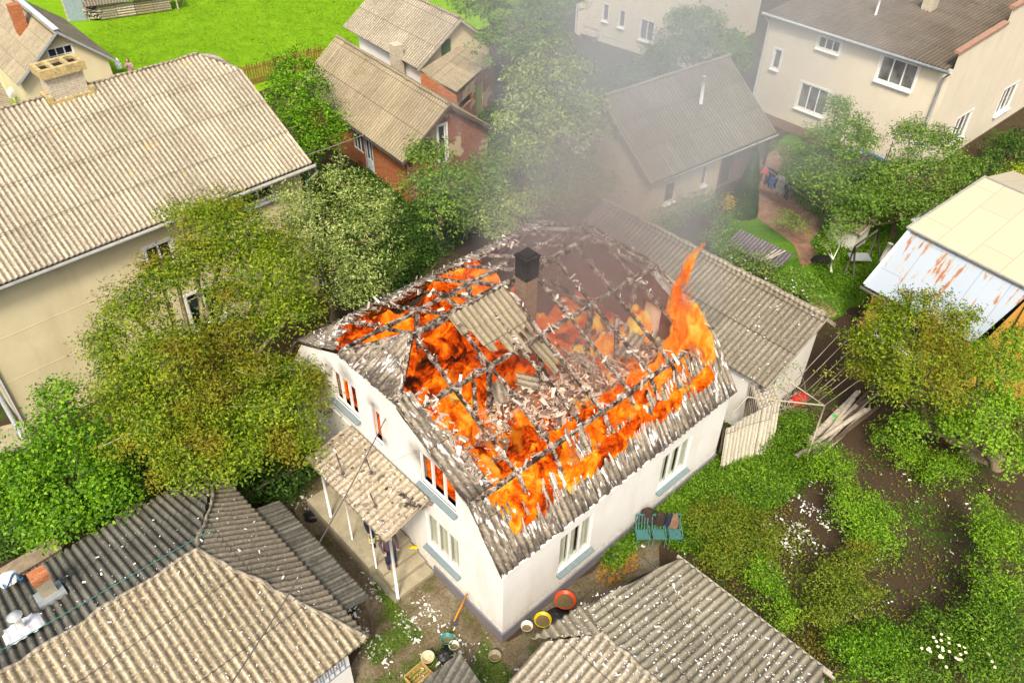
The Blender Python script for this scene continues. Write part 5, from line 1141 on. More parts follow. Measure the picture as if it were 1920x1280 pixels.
# shovel with the orange handle
a = Vz(P(852, 1172, 0)); b = Vz(P(876, 1112, 1.0)); sh_ = thing('shovel', 'shovel with an orange handle leaning by the front wall', 'shovel', tuple(a)); mb = MB(); mb.tube([(0, 0, .25), b-a], .024, 8); mb.build('handle', simple('handle_orange', (.62, .24, .02), .1, 5, .5), sh_)
mb = MB(); mb.hexa([(-.11, -.02, 0), (.09, -.02, 0), (.09, .02, 0), (-.11, .02, 0), (-.08, .02, .28), (.1, .02, .28), (.1, .05, .28), (-.08, .05, .28)]); mb.build('blade', M['wire'], sh_)
# crate
c = P(786, 1272, 0); cr = thing('wooden_crate', 'small slatted wooden crate beside the low dark shed roof', 'crate', (c[0], c[1], 0), .8); mb = MB()
for i in range(5): mb.box(-.3, .3, -.22+i*.1, -.15+i*.1, .02, .04)
for s in (-1, 1):
    for z in (.06, .16): mb.box(-.3, .3, s*.24-.01, s*.24+.01, z, z+.07); mb.box(s*.3-.01, s*.3+.01, -.23, .23, z+.002, z+.068)
mb.build('slats', simple('crate_wood', (.45, .30, .10), .2, 6, .8), cr)
# power line and cables
def cable(a, b, sagm, r, mat, label, name='power_cable', cat='cable', n=24):
    mb = MB(); mb.tube([a.lerp(b, i/n)-Vector((0, 0, sagm*4*(i/n)*(1-i/n))) for i in range(n+1)], r, 5); o = mb.build(name, M[mat]); return tag(o, label, cat)
wa_ = HM @ Vector((-.05, 4.6, 5.35)); cable(wa_, Vz(P(400, 1330, 3.9)), .35, .016, 'wire', 'black power cable running from the gable down over the bottom left shed roof')
cable(HM @ Vector((-.06, 3.3, 5.15)), HM @ Vector((-1.0, 4.6, 3.9)), .02, .008, 'rope', 'thin stay wire from the gable to a rod on the canopy', 'stay_wire', 'wire')
cable(Vz(P(-10, 1225, 3.95)), Vz(P(396, 992, 3.75)), .0, .010, 'plastic_teal', 'thin green line stretched along the dark slope of the bottom left shed', 'line', 'line')
cable(Vz(P(572, 292, 5.2)), Vz(P(690, 250, 2.4)), .03, .022, 'rope', 'pale pipe running from the long house to the brick house', 'clothes_line', 'line')
p = P(642, 318, 0); mb = MB(); mb.tube([(0, 0, 0), (-.1, 0, 2.3)], .04, 6); mb.tube([(-.25, 0, 2.3), (.05, 0, 2.28)], .03, 6); o = mb.build('line_post', M['wood_grey']); o.location = tuple(p); tag(o, 'thin grey post under the pale line by the brick house', 'post')
# leaning asbestos sheets against the annex
for i in range(17):
    lf = i < 10; px_ = 1352+i*6.2 if lf else 1402+(i-10)*4.5; py_ = 868-i*1.6 if lf else 862-(i-10)*1.5
    p = P(px_, py_, 0); t = 0
    mb = MB()
o_ = [(1348, 885), (1362, 878), (1376, 872), (1390, 868), (1402, 864), (1412, 862)]
for i, (a_, b_) in enumerate(o_):
    p = Vz(P(a_, b_, 0)); s = corr('corrugated_sheet', (0, 0, 0), (.42, .16, 0), (-.05, .28, 1.7), [(0, 0), (.42, 0), (.42, 1.9+i*.07), (0, 1.82+i*.07)], M['slate_stack'], None, pitch=.15, row=3, amp=.02)
    s.location = p; tag(s, ('weathered corrugated sheet leaning at the house corner, %s from the left' % ('first', 'second', 'third', 'fourth', 'fifth', 'sixth')[i]), 'roof sheet', 'corrugated sheets leaning between house and stable')
for i in range(7):
    p = Vz(P(1408+i*1.0, 856-i*1.5, 0)); s = corr('corrugated_sheet', (0, 0, 0), (.85, .40, 0), (-.10, .25, 1.7), [(0, 0), (.9, 0), (.9, 2.15), (0, 2.15)], M['slate_stack'], None, pitch=.15, row=3, amp=.02)
    s.location = p+Vector((-.05*i, .11*i, .03*i)); tag(s, ('front', 'second', 'third', 'fourth', 'fifth', 'sixth', 'rearmost')[i]+' sheet, counted from the garden, of the tight upright stack of pale corrugated sheets', 'roof sheet', 'corrugated sheets in the upright stack')
# pergola of pipes and rails with a vine
pg = thing('pergola', 'thin white pipe pergola with parallel rails and a young vine', 'pergola', tuple(P(1510, 880, 0)))
o0 = Vector(pg.location); pr = lambda x, y, z: Vz(P(x, y, z))-o0
for a_, b_ in ((pr(1512, 862, 0), pr(1546, 760, 2.1)), (pr(1350, 850, 0), pr(1360, 790, 1.6)), (pr(1388, 820, 0), pr(1402, 744, 2.1))): mb = MB(); mb.tube([a_, b_], .035, 8); mb.build('post', M['rope'], pg)
mb = MB(); mb.tube([pr(1360, 790, 1.6), pr(1402, 744, 2.1), pr(1546, 760, 2.1)], .028, 6); mb.tube([pr(1546, 760, 2.1), pr(1480, 715, 2.1)], .022, 6)
for i in range(6): mb.tube([pr(1546-i*11, 760-i*9, 2.1), pr(1636-i*12, 694-i*14, 2.1)], .013, 5)
mb.build('rail', M['rope'], pg)
tv = [(1470, 700, 2.0, 22), (1500, 690, 2.0, 18), (1550, 700, 2.1, 16), (1545, 735, 2.1, 14), (1560, 770, 1.9, 14), (1460, 725, 2.0, 12), (1590, 690, 2.1, 14)]
tree('grape_vine', 'young yellow-green vine creeping over the pipe pergola', 'vine', tv, L['vine'], base=(1500, 780), trunk=.03, leaf=.13, k=90, per=5, sq=.35, bark='bark')
# timber pile
t = thing('timber_pile', 'pile of old poles and boards lying under the pergola by the garden', 'timber pile', tuple(P(1560, 830, 0))); o0 = Vector(t.location)
for i in range(15):
    a = Vz(P(1480+random.uniform(0, 50)+i*2, 872-i*3.0+random.uniform(-6, 6), 0)); b = Vz(P(1600+random.uniform(-15, 45), 775-i*2.5+random.uniform(-8, 14), 0)); mb = MB(); z = .12+.07*(i % 4)
    if i % 3 == 0: mb.tube([a-o0+Vector((0, 0, z)), b-o0+Vector((0, 0, z))], random.uniform(.05, .09), 8); mb.build('pole', M['wood_grey'], t)
    else: mb.beam(a-o0+Vector((0, 0, z)), b-o0+Vector((0, 0, z)), random.uniform(.1, .2), .04, jit=.1); mb.build('board', M[('wood_old', 'wood_grey', 'wood_dark')[i % 3]], t)
# brushwood and red cloth
mb = MB()
for i in range(130):
    c = Vz(P(random.uniform(1440, 1500), random.uniform(740, 800), .15)); an = random.gauss(.7, .5); l = random.uniform(.3, .8); dv = Vector((math.cos(an), math.sin(an), random.uniform(-.2, .35)))*l
    mb.tube([c-dv*.5, c+dv*.5], .012, 4, cap=False)
tag(mb.build('brushwood', M['wood_grey']), 'dry brushwood heaped along the cream wall', 'brushwood', kind='stuff')
M['red'] = simple('red_cloth', (.55, .03, .02), .15, 5, .7); lump(1497, 752, .36, .28, 'red', 'bright red tub-like cover on the brushwood', 'red_cover', 'cover', seed=11, sx=1.3, sy=.7, rz=.7)
lump(1560, 790, .14, .35, 'green_paint', 'small bright green cloth on the timber pile', 'cloth', 'cloth', seed=3); bpy.data.objects['cloth'].data.materials[0] = simple('green_cloth', (.06, .50, .10), .1, 5, .7)
# turquoise seats with dark coats
c = P(1232, 1012, 0); st_ = thing('seat_row', 'row of three turquoise seats draped with dark coats by the right wall', 'seats', (c[0], c[1], 0), math.radians(2)); M['turq'] = simple('turquoise_paint', (.06, .17, .16), .12, 6, .5)
mb = MB()
for k in range(3):
    x = -.72+k*.5
    mb2 = MB(); mb2.hexa([(x, -.28, .40), (x+.40, -.28, .40), (x+.40, .12, .36), (x, .12, .36), (x, -.28, .43), (x+.40, -.28, .43), (x+.40, .12, .39), (x, .12, .39)]); mb2.build('seat', M['turq'], st_)
    mb2 = MB(); [mb2.beam((x+.02+j*.09, .12, .38), (x+.02+j*.09, .3, .88), .03, .02) for j in range(5)]; mb2.beam((x, .3, .88), (x+.4, .3, .88), .04, .04); mb2.build('backrest', M['turq'], st_)
    for sx_ in (x+.01, x+.39):
        mb2 = MB(); mb2.tube([(sx_, -.26, 0), (sx_, -.26, .6), (sx_, .1, .62)], .014, 6); mb2.tube([(sx_, .14, 0), (sx_, .28, .5)], .014, 6); mb2.build('leg', M['turq'], st_)
M['fur'] = simple('dark_fur', (.045, .028, .022), .6, 25, .95); M['coat'] = simple('tan_coat', (.22, .13, .08), .3, 9, .9); M['navy'] = simple('navy_cloth', (.02, .025, .05), .3, 9, .9)
for px_, py_, m_, s_, lb in ((1212, 973, 'fur', .27, 'dark brown fur coat slumped over the left seat'), (1236, 980, 'fur', .2, 'brown fur collar over the middle seat'), (1262, 985, 'coat', .19, 'tan coat over the right seat back'), (1253, 984, 'navy', .15, 'navy garment between the fur collar and tan coat')):
    o = lump(px_, py_, s_, .55, m_, lb, 'coat', 'coat', z=.55, seed=px_, sy=.6, sx=.95)
# leaf litter
mb = []; q = scatter_px([(1125, 1050), (1180, 1020), (1200, 1060), (1150, 1100), (1120, 1090)], 500); o = flakes('dead_leaves', [(a_, b_, .03+random.random()*.05) for a_, b_ in q], .07, simple('dead_leaf', (.28, .15, .03), .5, 14, .9), flat=.5, thick=.003); tag(o, 'brown dead leaves heaped by the right wall', 'leaf litter', kind='stuff')
# junk between long house and bottom left shed
def boxobj(name, cat, label, px, py, z, dims, mat, rz, tilt=0):
    p = P(px, py, z); t = thing(name, label, cat, (p[0], p[1], 0), rz); mb = MB(); x, y, h = dims; mb.box(-x/2, x/2, -y/2, y/2, z-h, z); o = mb.build('body', M[mat], t); mb = MB(); mb.box(-x/2-.03, x/2+.03, -y/2-.03, y/2+.03, z+.002, z+.04); o2 = mb.build('lid', M[mat], t)
    for q_ in (o, o2): q_.rotation_euler = (tilt, 0, 0)
    return t
M['rusty_cream'] = tin('rusty_cream', (.62, .52, .27), 1.0, 3, 3, .52)
boxobj('old_cabinet', 'cabinet', 'rust-stained cream metal cabinet lying by the ribbed shed roof', 250, 968, .8, (.85, .7, .8), 'rusty_cream', .75); boxobj('wooden_trough', 'trough', 'long dark wooden trough beside the dark slope, lower left', 55, 1050, .9, (1.6, .5, .6), 'wood_old', .8); boxobj('old_crate', 'crate', 'muddy low wooden box next to the cream cabinet', 190, 1010, .5, (1.4, .7, .5), 'wood_dark', .8)
c = P(95, 1060, .9); br_ = thing('barrel', 'rusty brown barrel behind the bottom left chimney', 'barrel', (c[0], c[1], 0)); mb = MB(); mb.lathe((0, 0, 0), [(0, 0), (.28, 0), (.31, .3), (.3, .32), (.32, .6), (.28, .9), (.24, .9), (.24, .5), (0, .5)], 24); mb.build('body', simple('rust', (.17, .09, .04), .35, 6, .8), br_)
mb = MB(); mb.lathe((0, 0, .45), [(.325, 0), (.335, .02), (.325, .04)], 24); mb.build('hoop', M['wire'], br_)
mb = MB(); mb.tube([Vz(P(5+i*2.2, 1095+10*math.sin(i*.5)-i*1.2, 3.1)) for i in range(18)], .02, 6); tag(mb.build('hose', simple('blue_hose', (.02, .12, .30), .1, 5, .5)), 'blue hose curled beside the white sheet, bottom left', 'hose'); lump(14, 1085, .24, .10, 'whitewash', 'crumpled white plastic sheet at the left edge of the dark slope', 'plastic_sheet', 'sheet', z=3.0, seed=8)
# paths and slabs by the long house
for i, (poly, lb) in enumerate((([(0, 800), (40, 790), (70, 850), (30, 900), (0, 900)], 'a'), ([(100, 860), (150, 835), (160, 850), (110, 880)], 'b'))): sheet('path', poly, M['concrete'], .01+.004*i, wob=.02)
# shovel yellow gloves on steps
c = HM @ Vector((-.35, 3.2, .3)); mb = MB(); o = lump(775, 1026, .1, .05, 'plastic_yellow', 'yellow rubber gloves dropped on the porch steps', 'gloves', 'gloves', z=.46, seed=2, sx=1.4, sy=.6)
# bicycle frame / junk by the porch foot
lump(588, 968, .25, .2, 'black_plastic', 'black tangled bag on the ground left of the porch', 'plastic_bag', 'bag', seed=21, sx=1.3)

# ---- fences, far sheds
def picket(name, label, a, b, h=1.3, sp=.17, mat='fence_brown'):
    a = Vector(a); b = Vector(b); t = thing(name, label, 'fence', tuple(a)); d = b-a; L_ = d.length; u = d.normalized(); mb = MB(); n = int(L_/sp)
    for i in range(n): c = u*(i*sp); hh_ = h*random.uniform(.93, 1.05); mb.beam(c, c+Vector((random.gauss(0, .015), 0, hh_)), .09, .025, up=(u.y, -u.x, 0))
    mb.build('pickets', M[mat], t); nrm = Vector((u.y, -u.x, 0))
    for z in (.3, 1.0): mb = MB(); mb.beam(nrm*-.04+Vector((0, 0, z)), u*L_+nrm*-.04+Vector((0, 0, z)), .04, .07); mb.build('rail', M[mat], t)
    for i in range(int(L_/2.4)+1): mb = MB(); c = u*min(L_, i*2.4)-nrm*.1; mb.beam(c, c+Vector((0, 0, h)), .09, .09); mb.build('post', M['wood_dark'], t)
picket('picket_fence', 'brown wooden picket fence at the edge of the bright meadow', Vz(P(455, 165, 0)), Vz(P(612, 122, 0)))
SH = thing('low_shed', 'long low shed of mismatched corrugated panels along the meadow, top left', 'shed', tuple(P(205, 38, 0)), 0); o0 = Vector(SH.location); d_ = (Vz(P(345, 18, 0))-o0); L_ = d_.length; SH.rotation_euler = (0, 0, math.atan2(d_.y, d_.x))
corr('roof', (-.2, -.25, 1.15), (1, 0, 0), (0, 1, .2), [(-1.2, 0), (L_+.1, 0), (L_+.1, 1.6), (-1.2, 1.6)], M['slate_dark' if False else 'slate_olive'], SH, row=2)
k = 0
while k*1.25 < L_-1: corr('panel', (-.6+k*1.25, 0, 0.05), (0, 0, 1), (1, 0, 0), [(0, 0), (1.05, 0), (1.05-.06*(k % 2), 1.24), (0, 1.24)], M[('slate_pale', 'slate_beige', 'slate_brown')[k % 3]], SH, pitch=.18); k += 1
mb = MB(); mb.beam((L_-.4, 0, 0), (L_-.4, 0, 1.1), .1, .1); mb.beam((L_+.0, .6, 0), (L_+.3, -.2, 1.2), .06, .06); mb.build('post', M['wood_grey'], SH)
BD = thing('outhouse', 'narrow outhouse with a blue-grey plank door behind the cream cottage', 'outhouse', tuple(P(148, 40, 0)), .2); mb = MB(); mb.box(-.75, .75, .05, 1.3, 0, 2.1); mb.build('body', M['wood_grey'], BD); mb = MB(); mb.box(-.62, .62, -.01, .05, .02, 2.0); [mb.box(-.62+i*.2, -.61+i*.2, -.02, -.01, .02, 2.0) for i in range(7)]; mb.build('door', simple('blue_grey_planks', (.24, .30, .33), .2, 5, .7), BD); mb = MB(); mb.hexa([(-.9, -.2, 2.12), (.9, -.2, 2.12), (.9, 1.5, 2.0), (-.9, 1.5, 2.0), (-.9, -.2, 2.18), (.9, -.2, 2.18), (.9, 1.5, 2.06), (-.9, 1.5, 2.06)]); mb.build('roof', M['wood_old'], BD)
mb = MB(); wp = [Vz(P(random.uniform(163, 190), random.uniform(20, 38), .1)) for _ in range(150)]
for c in wp: an = random.uniform(0, PI); dv = Vector((math.cos(an)*.17, math.sin(an)*.17, 0)); z = Vector((0, 0, random.uniform(0, .75))); mb.tube([c+z-dv, c+z+dv], .065, 6)
tag(mb.build('firewood', M['wood_grey']), 'stacked split firewood beside the blue-grey outhouse door', 'firewood', kind='stuff')
DR = thing('dark_barn', 'dark barn roof cut by the top left edge of the picture', 'barn', tuple(P(80, -20, 0)), .15); mb = MB(); mb.hexa([(-14, 0, 1.8), (8, 0, 1.8), (8, 8, 4), (-14, 8, 4), (-14, 0, 1.9), (8, 0, 1.9), (8, 8, 4.1), (-14, 8, 4.1)]); mb.build('roof', simple('dark_roofing', (.06, .045, .04), .3, 2, .9), DR); mb = MB(); mb.box(-13.8, 7.8, .3, 7.8, 0, 1.78); mb.build('wall', M['wood_dark'], DR)
SL = thing('side_shed', 'strip of ribbed shed roof at the left edge below the cottage', 'shed'); A, B, C, D = P(-2, 150, 1.9), P(-60, 190, 1.9), P(-30, 240, 1.5), P(24, 196, 1.5); world_quad_roof('roof', B, A, D, C, M['slate_brown'], SL, row=2); wall_pts('wall', C, D, 1.4, 1.4, 'wood_dark', SL)
lump(25, 180, .35, .5, 'plastic_white', 'pale bundle of sacks beside the cottage wall, left edge', 'sacks', 'sacks', z=.6, seed=4)
lump(224, 128, .2, .6, 'blue_white', 'blue-white tarpaulin bundle at the corner of the cream cottage', 'tarpaulin', 'tarpaulin', z=.3, seed=6, sy=.6)
# garden things on the right
KS = thing('dark_roof_frame', 'low roof of purple-grey planks standing in the shrubs', 'low roof', (0, 0, 0)); A, B, C, D = P(1388, 430, 1.1), P(1490, 478, 1.1), P(1455, 505, .8), P(1360, 460, .8)
M['slate_violet'] = slate('slate_violet', (0.233, 0.206, 0.215), (0.107, 0.093, 0.103), (0.039, 0.034, 0.039), tstr=.8, pitch=.16); world_quad_roof('roof', A, B, C, D, M['slate_violet'], KS, pitch=.16, row=4); wall_pts('wall', D, C, .75, .75, 'wood_dark', KS)
mb = MB(); [mb.beam(Vz(P(1425+i*8, 490-i*2, .98)), Vz(P(1455+i*9, 468+i*1, 1.16)), .06, .03) for i in range(3)]; mb.build('loose_slat', M['wood_grey'], KS)
DH = thing('tin_kennel', 'white corrugated kennel-like hut under a small tree', 'hut', tuple(P(1582, 455, 0)), math.radians(-50)); corr('roof', (-.8, -.5, 1.0), (1, 0, 0), (0, 1, .35), [(0, 0), (1.7, 0), (1.7, 1.3), (0, 1.3)], M['slate_pale'], DH, row=2); mb = MB(); mb.box(-.7, .7, -.4, .6, 0, .95); mb.build('body', M['whitewash'], DH)
SW = thing('garden_swing', 'dark metal swing frame with a grey lattice seat on the lawn', 'swing', tuple(P(1612, 510, 0))); o0 = Vector(SW.location)
mb = MB(); pr = lambda x, y, z: Vz(P(x, y, z))-o0
for a_, b_ in (((1583, 515, 0), (1603, 462, 1.5)), ((1600, 520, 0), (1603, 462, 1.5)), ((1625, 493, 0), (1645, 432, 1.5)), ((1650, 480, 0), (1645, 432, 1.5)), ((1603, 462, 1.5), (1645, 432, 1.5))): mb.tube([pr(*a_), pr(*b_)], .045, 6)
mb.build('frame', M['wire'], SW); mb = MB(); c = pr(1612, 482, .45)
for i in range(8): mb.box(c.x-.45, c.x+.45, c.y-.3+i*.08, c.y-.26+i*.08, c.z, c.z+.03)
mb.box(c.x-.46, c.x-.42, c.y-.3, c.y+.32, c.z-.02, c.z); mb.box(c.x+.42, c.x+.46, c.y-.3, c.y+.32, c.z-.02, c.z); mb.build('seat', M['grey_metal'], SW)
lump(1540, 491, .35, .3, 'soot', 'black cloth-covered heap on the lawn near the paved path', 'covered_heap', 'heap', seed=14, sx=1.3); lump(1534, 585, .5, .35, 'lichen', 'small heap of dry straw behind the brown roof', 'straw_heap', 'straw', seed=15, sx=1.4)
# washing lines
wl = thing('washing_line', 'washing line between dark posts beyond the paved path', 'washing line', tuple(P(1440, 355, 0))); o0 = Vector(wl.location); pr = lambda x, y, z: Vz(P(x, y, z))-o0
mb = MB(); mb.tube([pr(1413, 375, 0), pr(1420, 268, 2.6)], .06, 6); mb.tube([pr(1533, 425, 0), pr(1545, 392, 1.6)], .04, 6); mb.build('post', M['wire'], wl); mb = MB(); mb.tube([pr(1422, 305, 1.9), pr(1543, 393, 1.7)], .012, 4); mb.build('line', M['rope'], wl)
def garment(px, py, z, wd, h, mat, label):
    p = P(px, py, z); mb = MB(); n = 10; m = 10; g_ = [[(wd*(i/n-.5)*(1-.15*abs(math.sin(j*.7))), .03*math.sin(i*1.9+j*.5)+.02*math.sin(j*2), -h*j/m*(1+.1*math.sin(i*1.1))) for j in range(m+1)] for i in range(n+1)]
    for i in range(n):
        for j in range(m): mb.face([g_[i][j], g_[i+1][j], g_[i+1][j+1], g_[i][j+1]], smooth=True)
    for s in (-1, 1): mb.face([(s*wd*.5, 0, -.02), (s*wd*.5, 0, -.2), (s*wd*.78, .02, -.42), (s*wd*.85, 0, -.28)])
    o = mb.build('garment', M[mat]); s_ = o.modifiers.new('t', 'SOLIDIFY'); s_.thickness = .015; o.location = (p[0], p[1], z); o.rotation_euler = (0, 0, -.75); return tag(o, label, 'garment', 'washing on the line')
M['pinkcloth'] = simple('pink_cloth', (.62, .16, .15), .1, 5, .8); M['greycloth'] = simple('grey_cloth', (.26, .26, .27), .2, 9, .8); M['bluecloth'] = simple('blue_cloth', (.03, .12, .33), .1, 5, .8)
for a_ in ((1436, 316, 1.85, .25, .3, 'pinkcloth', 'small pink garment hanging at the left end of the line'), (1446, 316, 1.85, .4, .9, 'navy', 'dark jacket hanging second from the post'), (1457, 322, 1.8, .35, .8, 'soot', 'black shirt hanging on the line beside the blue cloth'), (1450, 332, 1.6, .2, .6, 'bluecloth', 'narrow blue cloth pegged under the dark jacket'), (1467, 330, 1.8, .45, 1.0, 'greycloth', 'pale grey jacket hanging on the line'), (1480, 345, 1.6, .22, .8, 'navy', 'navy trousers hanging at the right end of the washing')): garment(*a_)
TP = thing('trampoline', 'blue-edged trampoline half hidden by the apple trees', 'trampoline', tuple(P(1600, 330, 0))); mb = MB(); ring = [(1.5*math.cos(a_), 1.5*math.sin(a_), .75) for a_ in np.linspace(0, 2*PI, 33)]; mb.tube(ring, .07, 6); mb.build('blue_edge', M['bluecloth'], TP); mb = MB(); mb.face([(1.45*math.cos(a_), 1.45*math.sin(a_), .72) for a_ in np.linspace(0, 2*PI, 32, endpoint=False)]); mb.build('mat', M['black_plastic'], TP)
for a_ in range(6): mb = MB(); an = a_*PI/3; mb.tube([(1.45*math.cos(an), 1.45*math.sin(an), 0), (1.45*math.cos(an), 1.45*math.sin(an), 2.0)], .025, 5); mb.build('leg', M['wire'], TP)
c = P(1103, 75, 0); mb = MB(); [mb.beam((-.7, -.2+i*.13, .4), (.7, -.2+i*.13, .4), .1, .03) for i in range(4)]; bn = thing('bench', 'old grey bench by the wall of the beige block, top', 'bench', (c[0], c[1], 0), -.7); mb.build('seat', M['wood_grey'], bn)
for s in (-.55, .55): mb = MB(); mb.box(s-.04, s+.04, -.2, .2, 0, .38); mb.build('leg', M['wood_old'], bn)
mb = MB(); mb.beam((-.7, .25, .75), (.7, .25, .75), .03, .12); mb.beam((-.6, .25, .4), (-.6, .25, .75), .04, .04); mb.beam((.6, .25, .4), (.6, .25, .75), .04, .04); mb.build('backrest', M['wood_grey'], bn)
c = P(1845, 835, .8); hut = boxobj('wooden_hatch', 'hatch', 'low brown wooden cellar hatch under the green tree, right edge', 1845, 835, .45, (1.3, .8, .45), 'wood_old', -.5)
lump(1820, 858, .2, .18, 'concrete', 'pale stone in front of the brown wooden hatch', 'stone', 'stone', seed=17)
M['magenta'] = simple('magenta_cloth', (.32, .03, .13), .2, 5, .8); lump(1636, 608, .45, .3, 'magenta', 'purple cloth-covered heap under the yellow house wall', 'cloth_heap', 'heap', z=.4, seed=18, sx=1.4)

# ================================================================== PEOPLE
def person(label, base, rz, pose, cloth, skin_, hair, scale=1.0, legmat=None, bands=False, hairlen=0):
    """one skinned body surface; pose = dict of joints (metres, facing -y)"""
    t = thing('person', label, 'person', base, rz); J = pose
    def skinned(name, verts, edges, rad, mat, lv=2):
        me = bpy.data.meshes.new(name); me.from_pydata([tuple(Vector(v)*scale) for v in verts], edges, []); me.materials.append(mat)
        o = bpy.data.objects.new(name, me); COL.objects.link(o); o.parent = t; o.modifiers.new('skin', 'SKIN'); o.modifiers.new('sub', 'SUBSURF').render_levels = lv
        for sv, r in zip(me.skin_vertices[0].data, rad): sv.radius = (r[0]*scale, r[1]*scale) if hasattr(r, '__len__') else (r*scale, r*scale)
        me.skin_vertices[0].data[0].use_root = True
        for p in me.polygons: p.use_smooth = True
        return o
    v = [(0, 0, .95), (0, .0, 1.12), (0, .0, 1.32), (0, -.01, 1.46), (0, -.02, 1.53)]; e = [(0, 1), (1, 2), (2, 3), (3, 4)]; r = [(.155, .12), (.145, .105), (.175, .12), (.10, .085), (.06, .06)]
    for s, k in ((-1, 'l'), (1, 'r')):
        i = len(v); sh__ = (s*.19, 0, 1.42); el, wr = J['el_'+k], J['wr_'+k]; v += [sh__, el, wr, tuple(Vector(wr)+(Vector(wr)-Vector(el)).normalized()*.07)]; e += [(3, i), (i, i+1), (i+1, i+2), (i+2, i+3)]; r += [.065, .048, .035, (.045, .02)]
        i = len(v); hip = (s*.095, 0, .88); kn, an = J['kn_'+k], J['an_'+k]; v += [hip, kn, an, tuple(Vector(an)+Vector((0, -.14, -.045)))]; e += [(0, i), (i, i+1), (i+1, i+2), (i+2, i+3)]; r += [.10, .072, .05, (.045, .035)]
    skinned('body', v, e, r, cloth)
    mb = MB(); hd = Vector((0, -.03, 1.66))*scale; rings = []
    for i in range(13):
        ph = PI*i/12; ring = []
        for j in range(20):
            a_ = 2*PI*j/20; x = .078*math.sin(ph)*math.cos(a_); y = .098*math.sin(ph)*math.sin(a_); z = .122*math.cos(ph)
            if y < 0 and abs(x) < .02 and -.04 < z < .02: y -= .022      # nose
            if y < 0 and .02 < abs(x) < .05 and 0 < z < .035: y += .012   # eye sockets
            if y < 0 and z < -.05: y *= .92
            ring.append(hd+Vector((x, y, z))*scale)
        rings.append(ring)
    for i in range(12):
        for j in range(20): mb.face([rings[i][j], rings[i][(j+1) % 20], rings[i+1][(j+1) % 20], rings[i+1][j]], smooth=True)
    for s in (-1, 1): mb.tube([hd+Vector((s*.075, .0, .02))*scale, hd+Vector((s*.088, .01, -.03))*scale], .014*scale, 6)
    mb.build('head', skin_, t)
    mb = MB(); rings = []
    for i in range(9):
        ph = PI*.62*i/8; rings.append([hd+Vector((.09*math.sin(ph)*math.cos(a_), .018+.108*math.sin(ph)*math.sin(a_)*(1 if math.sin(a_) > 0 else .72), .132*math.cos(ph)+.006 - (hairlen*.9 if i == 8 and math.sin(a_) > -.5 else 0)))*scale for a_ in np.linspace(0, 2*PI, 20, endpoint=False)])
    for i in range(8):
        for j in range(20): mb.face([rings[i][j], rings[i][(j+1) % 20], rings[i+1][(j+1) % 20], rings[i+1][j]], smooth=True)
    mb.build('hair', hair, t)
    for s, k in ((-1, 'l'), (1, 'r')):   # hands: palm with five fingers
        wr = Vector(J['wr_'+k]); d = (wr-Vector(J['el_'+k])).normalized(); sd_ = d.cross(Vector((0, -1, .2))).normalized()*s; pn = d.cross(sd_)
        pv = [wr, wr+d*.07]; ed = [(0, 1)]; rr = [(.022, .016), (.036, .014)]
        for q in range(4):
            b0 = wr+d*.085+sd_*(.027-.018*q); l = (.062, .072, .068, .052)[q]; i = len(pv); pv += [b0, b0+d*l*.5+pn*.008, b0+d*l*.9+pn*.03]; ed += [(1, i), (i, i+1), (i+1, i+2)]; rr += [.0095, .0085, .007]
        i = len(pv); pv += [wr+d*.03+sd_*.035, wr+d*.065+sd_*.055, wr+d*.09+sd_*.06+pn*.01]; ed += [(0, i), (i, i+1), (i+1, i+2)]; rr += [.012, .01, .008]
        skinned('hand', pv, ed, rr, skin_, 1)
    if legmat:
        for s, k in ((-1, 'l'), (1, 'r')):
            kn, an = Vector(J['kn_'+k]), Vector(J['an_'+k]); skinned('trouser_leg', [(s*.095, 0, .9), kn, an+Vector((0, 0, .05))], [(0, 1), (1, 2)], [.112, .086, .078], legmat, 1)
    for s, k in ((-1, 'l'), (1, 'r')): an = Vector(J['an_'+k]); skinned('shoe', [an+Vector((0, .03, -.02)), an+Vector((0, -.06, -.04)), an+Vector((0, -.16, -.055))], [(0, 1), (1, 2)], [.052, .05, .038], M['soot'], 1)
    if bands:
        for s, k in ((-1, 'l'), (1, 'r')):
            kn, an = Vector(J['kn_'+k]), Vector(J['an_'+k])
            for f_ in (.25, .62): c = kn.lerp(an, f_); mb = MB(); mb.tube([c+Vector((0, 0, .03)), c-Vector((0, 0, .03))], .095, 12); mb.build('reflective_band', simple('reflective_band', (.62, .62, .30), .1, 5, .4), t)
    return t
stand = dict(el_l=(-.24, .02, 1.14), wr_l=(-.25, -.08, .90), el_r=(.24, .02, 1.14), wr_r=(.24, -.10, .92), kn_l=(-.1, -.02, .48), an_l=(-.11, .02, .09), kn_r=(.1, -.05, .48), an_r=(.12, 0, .09))
skin_m = simple('skin', (.50, .29, .20), .08, 9, .6)
M['fire_suit'] = simple('fire_suit', (.018, .022, .045), .2, 8, .85); M['jacket'] = simple('dark_jacket', (.085, .055, .075), .2, 8, .85); M['brown_hair'] = simple('brown_hair', (.07, .035, .02), .3, 20, .7); M['pink_coat'] = simple('pink_coat', (.48, .27, .30), .12, 8, .85)
def on_slab(px, py, z): p = P(px, py, z); return (p[0], p[1], z)
person('firefighter in dark suit with reflective leg bands standing under the porch canopy', on_slab(574, 1000, .6) if False else on_slab(704, 1018, .6), math.radians(50), stand, M['fire_suit'], skin_m, M['fire_suit'], 1.0, M['fire_suit'], True)
p2 = dict(stand); p2.update(kn_l=(-.1, -.16, .5), an_l=(-.1, -.02, .09), el_l=(-.26, -.04, 1.16), wr_l=(-.2, -.24, 1.05))
person('person in dark jacket and sandals stepping down the porch steps', on_slab(734, 1058, .45), math.radians(20), p2, M['jacket'], skin_m, M['brown_hair'], .98, M['navy'])
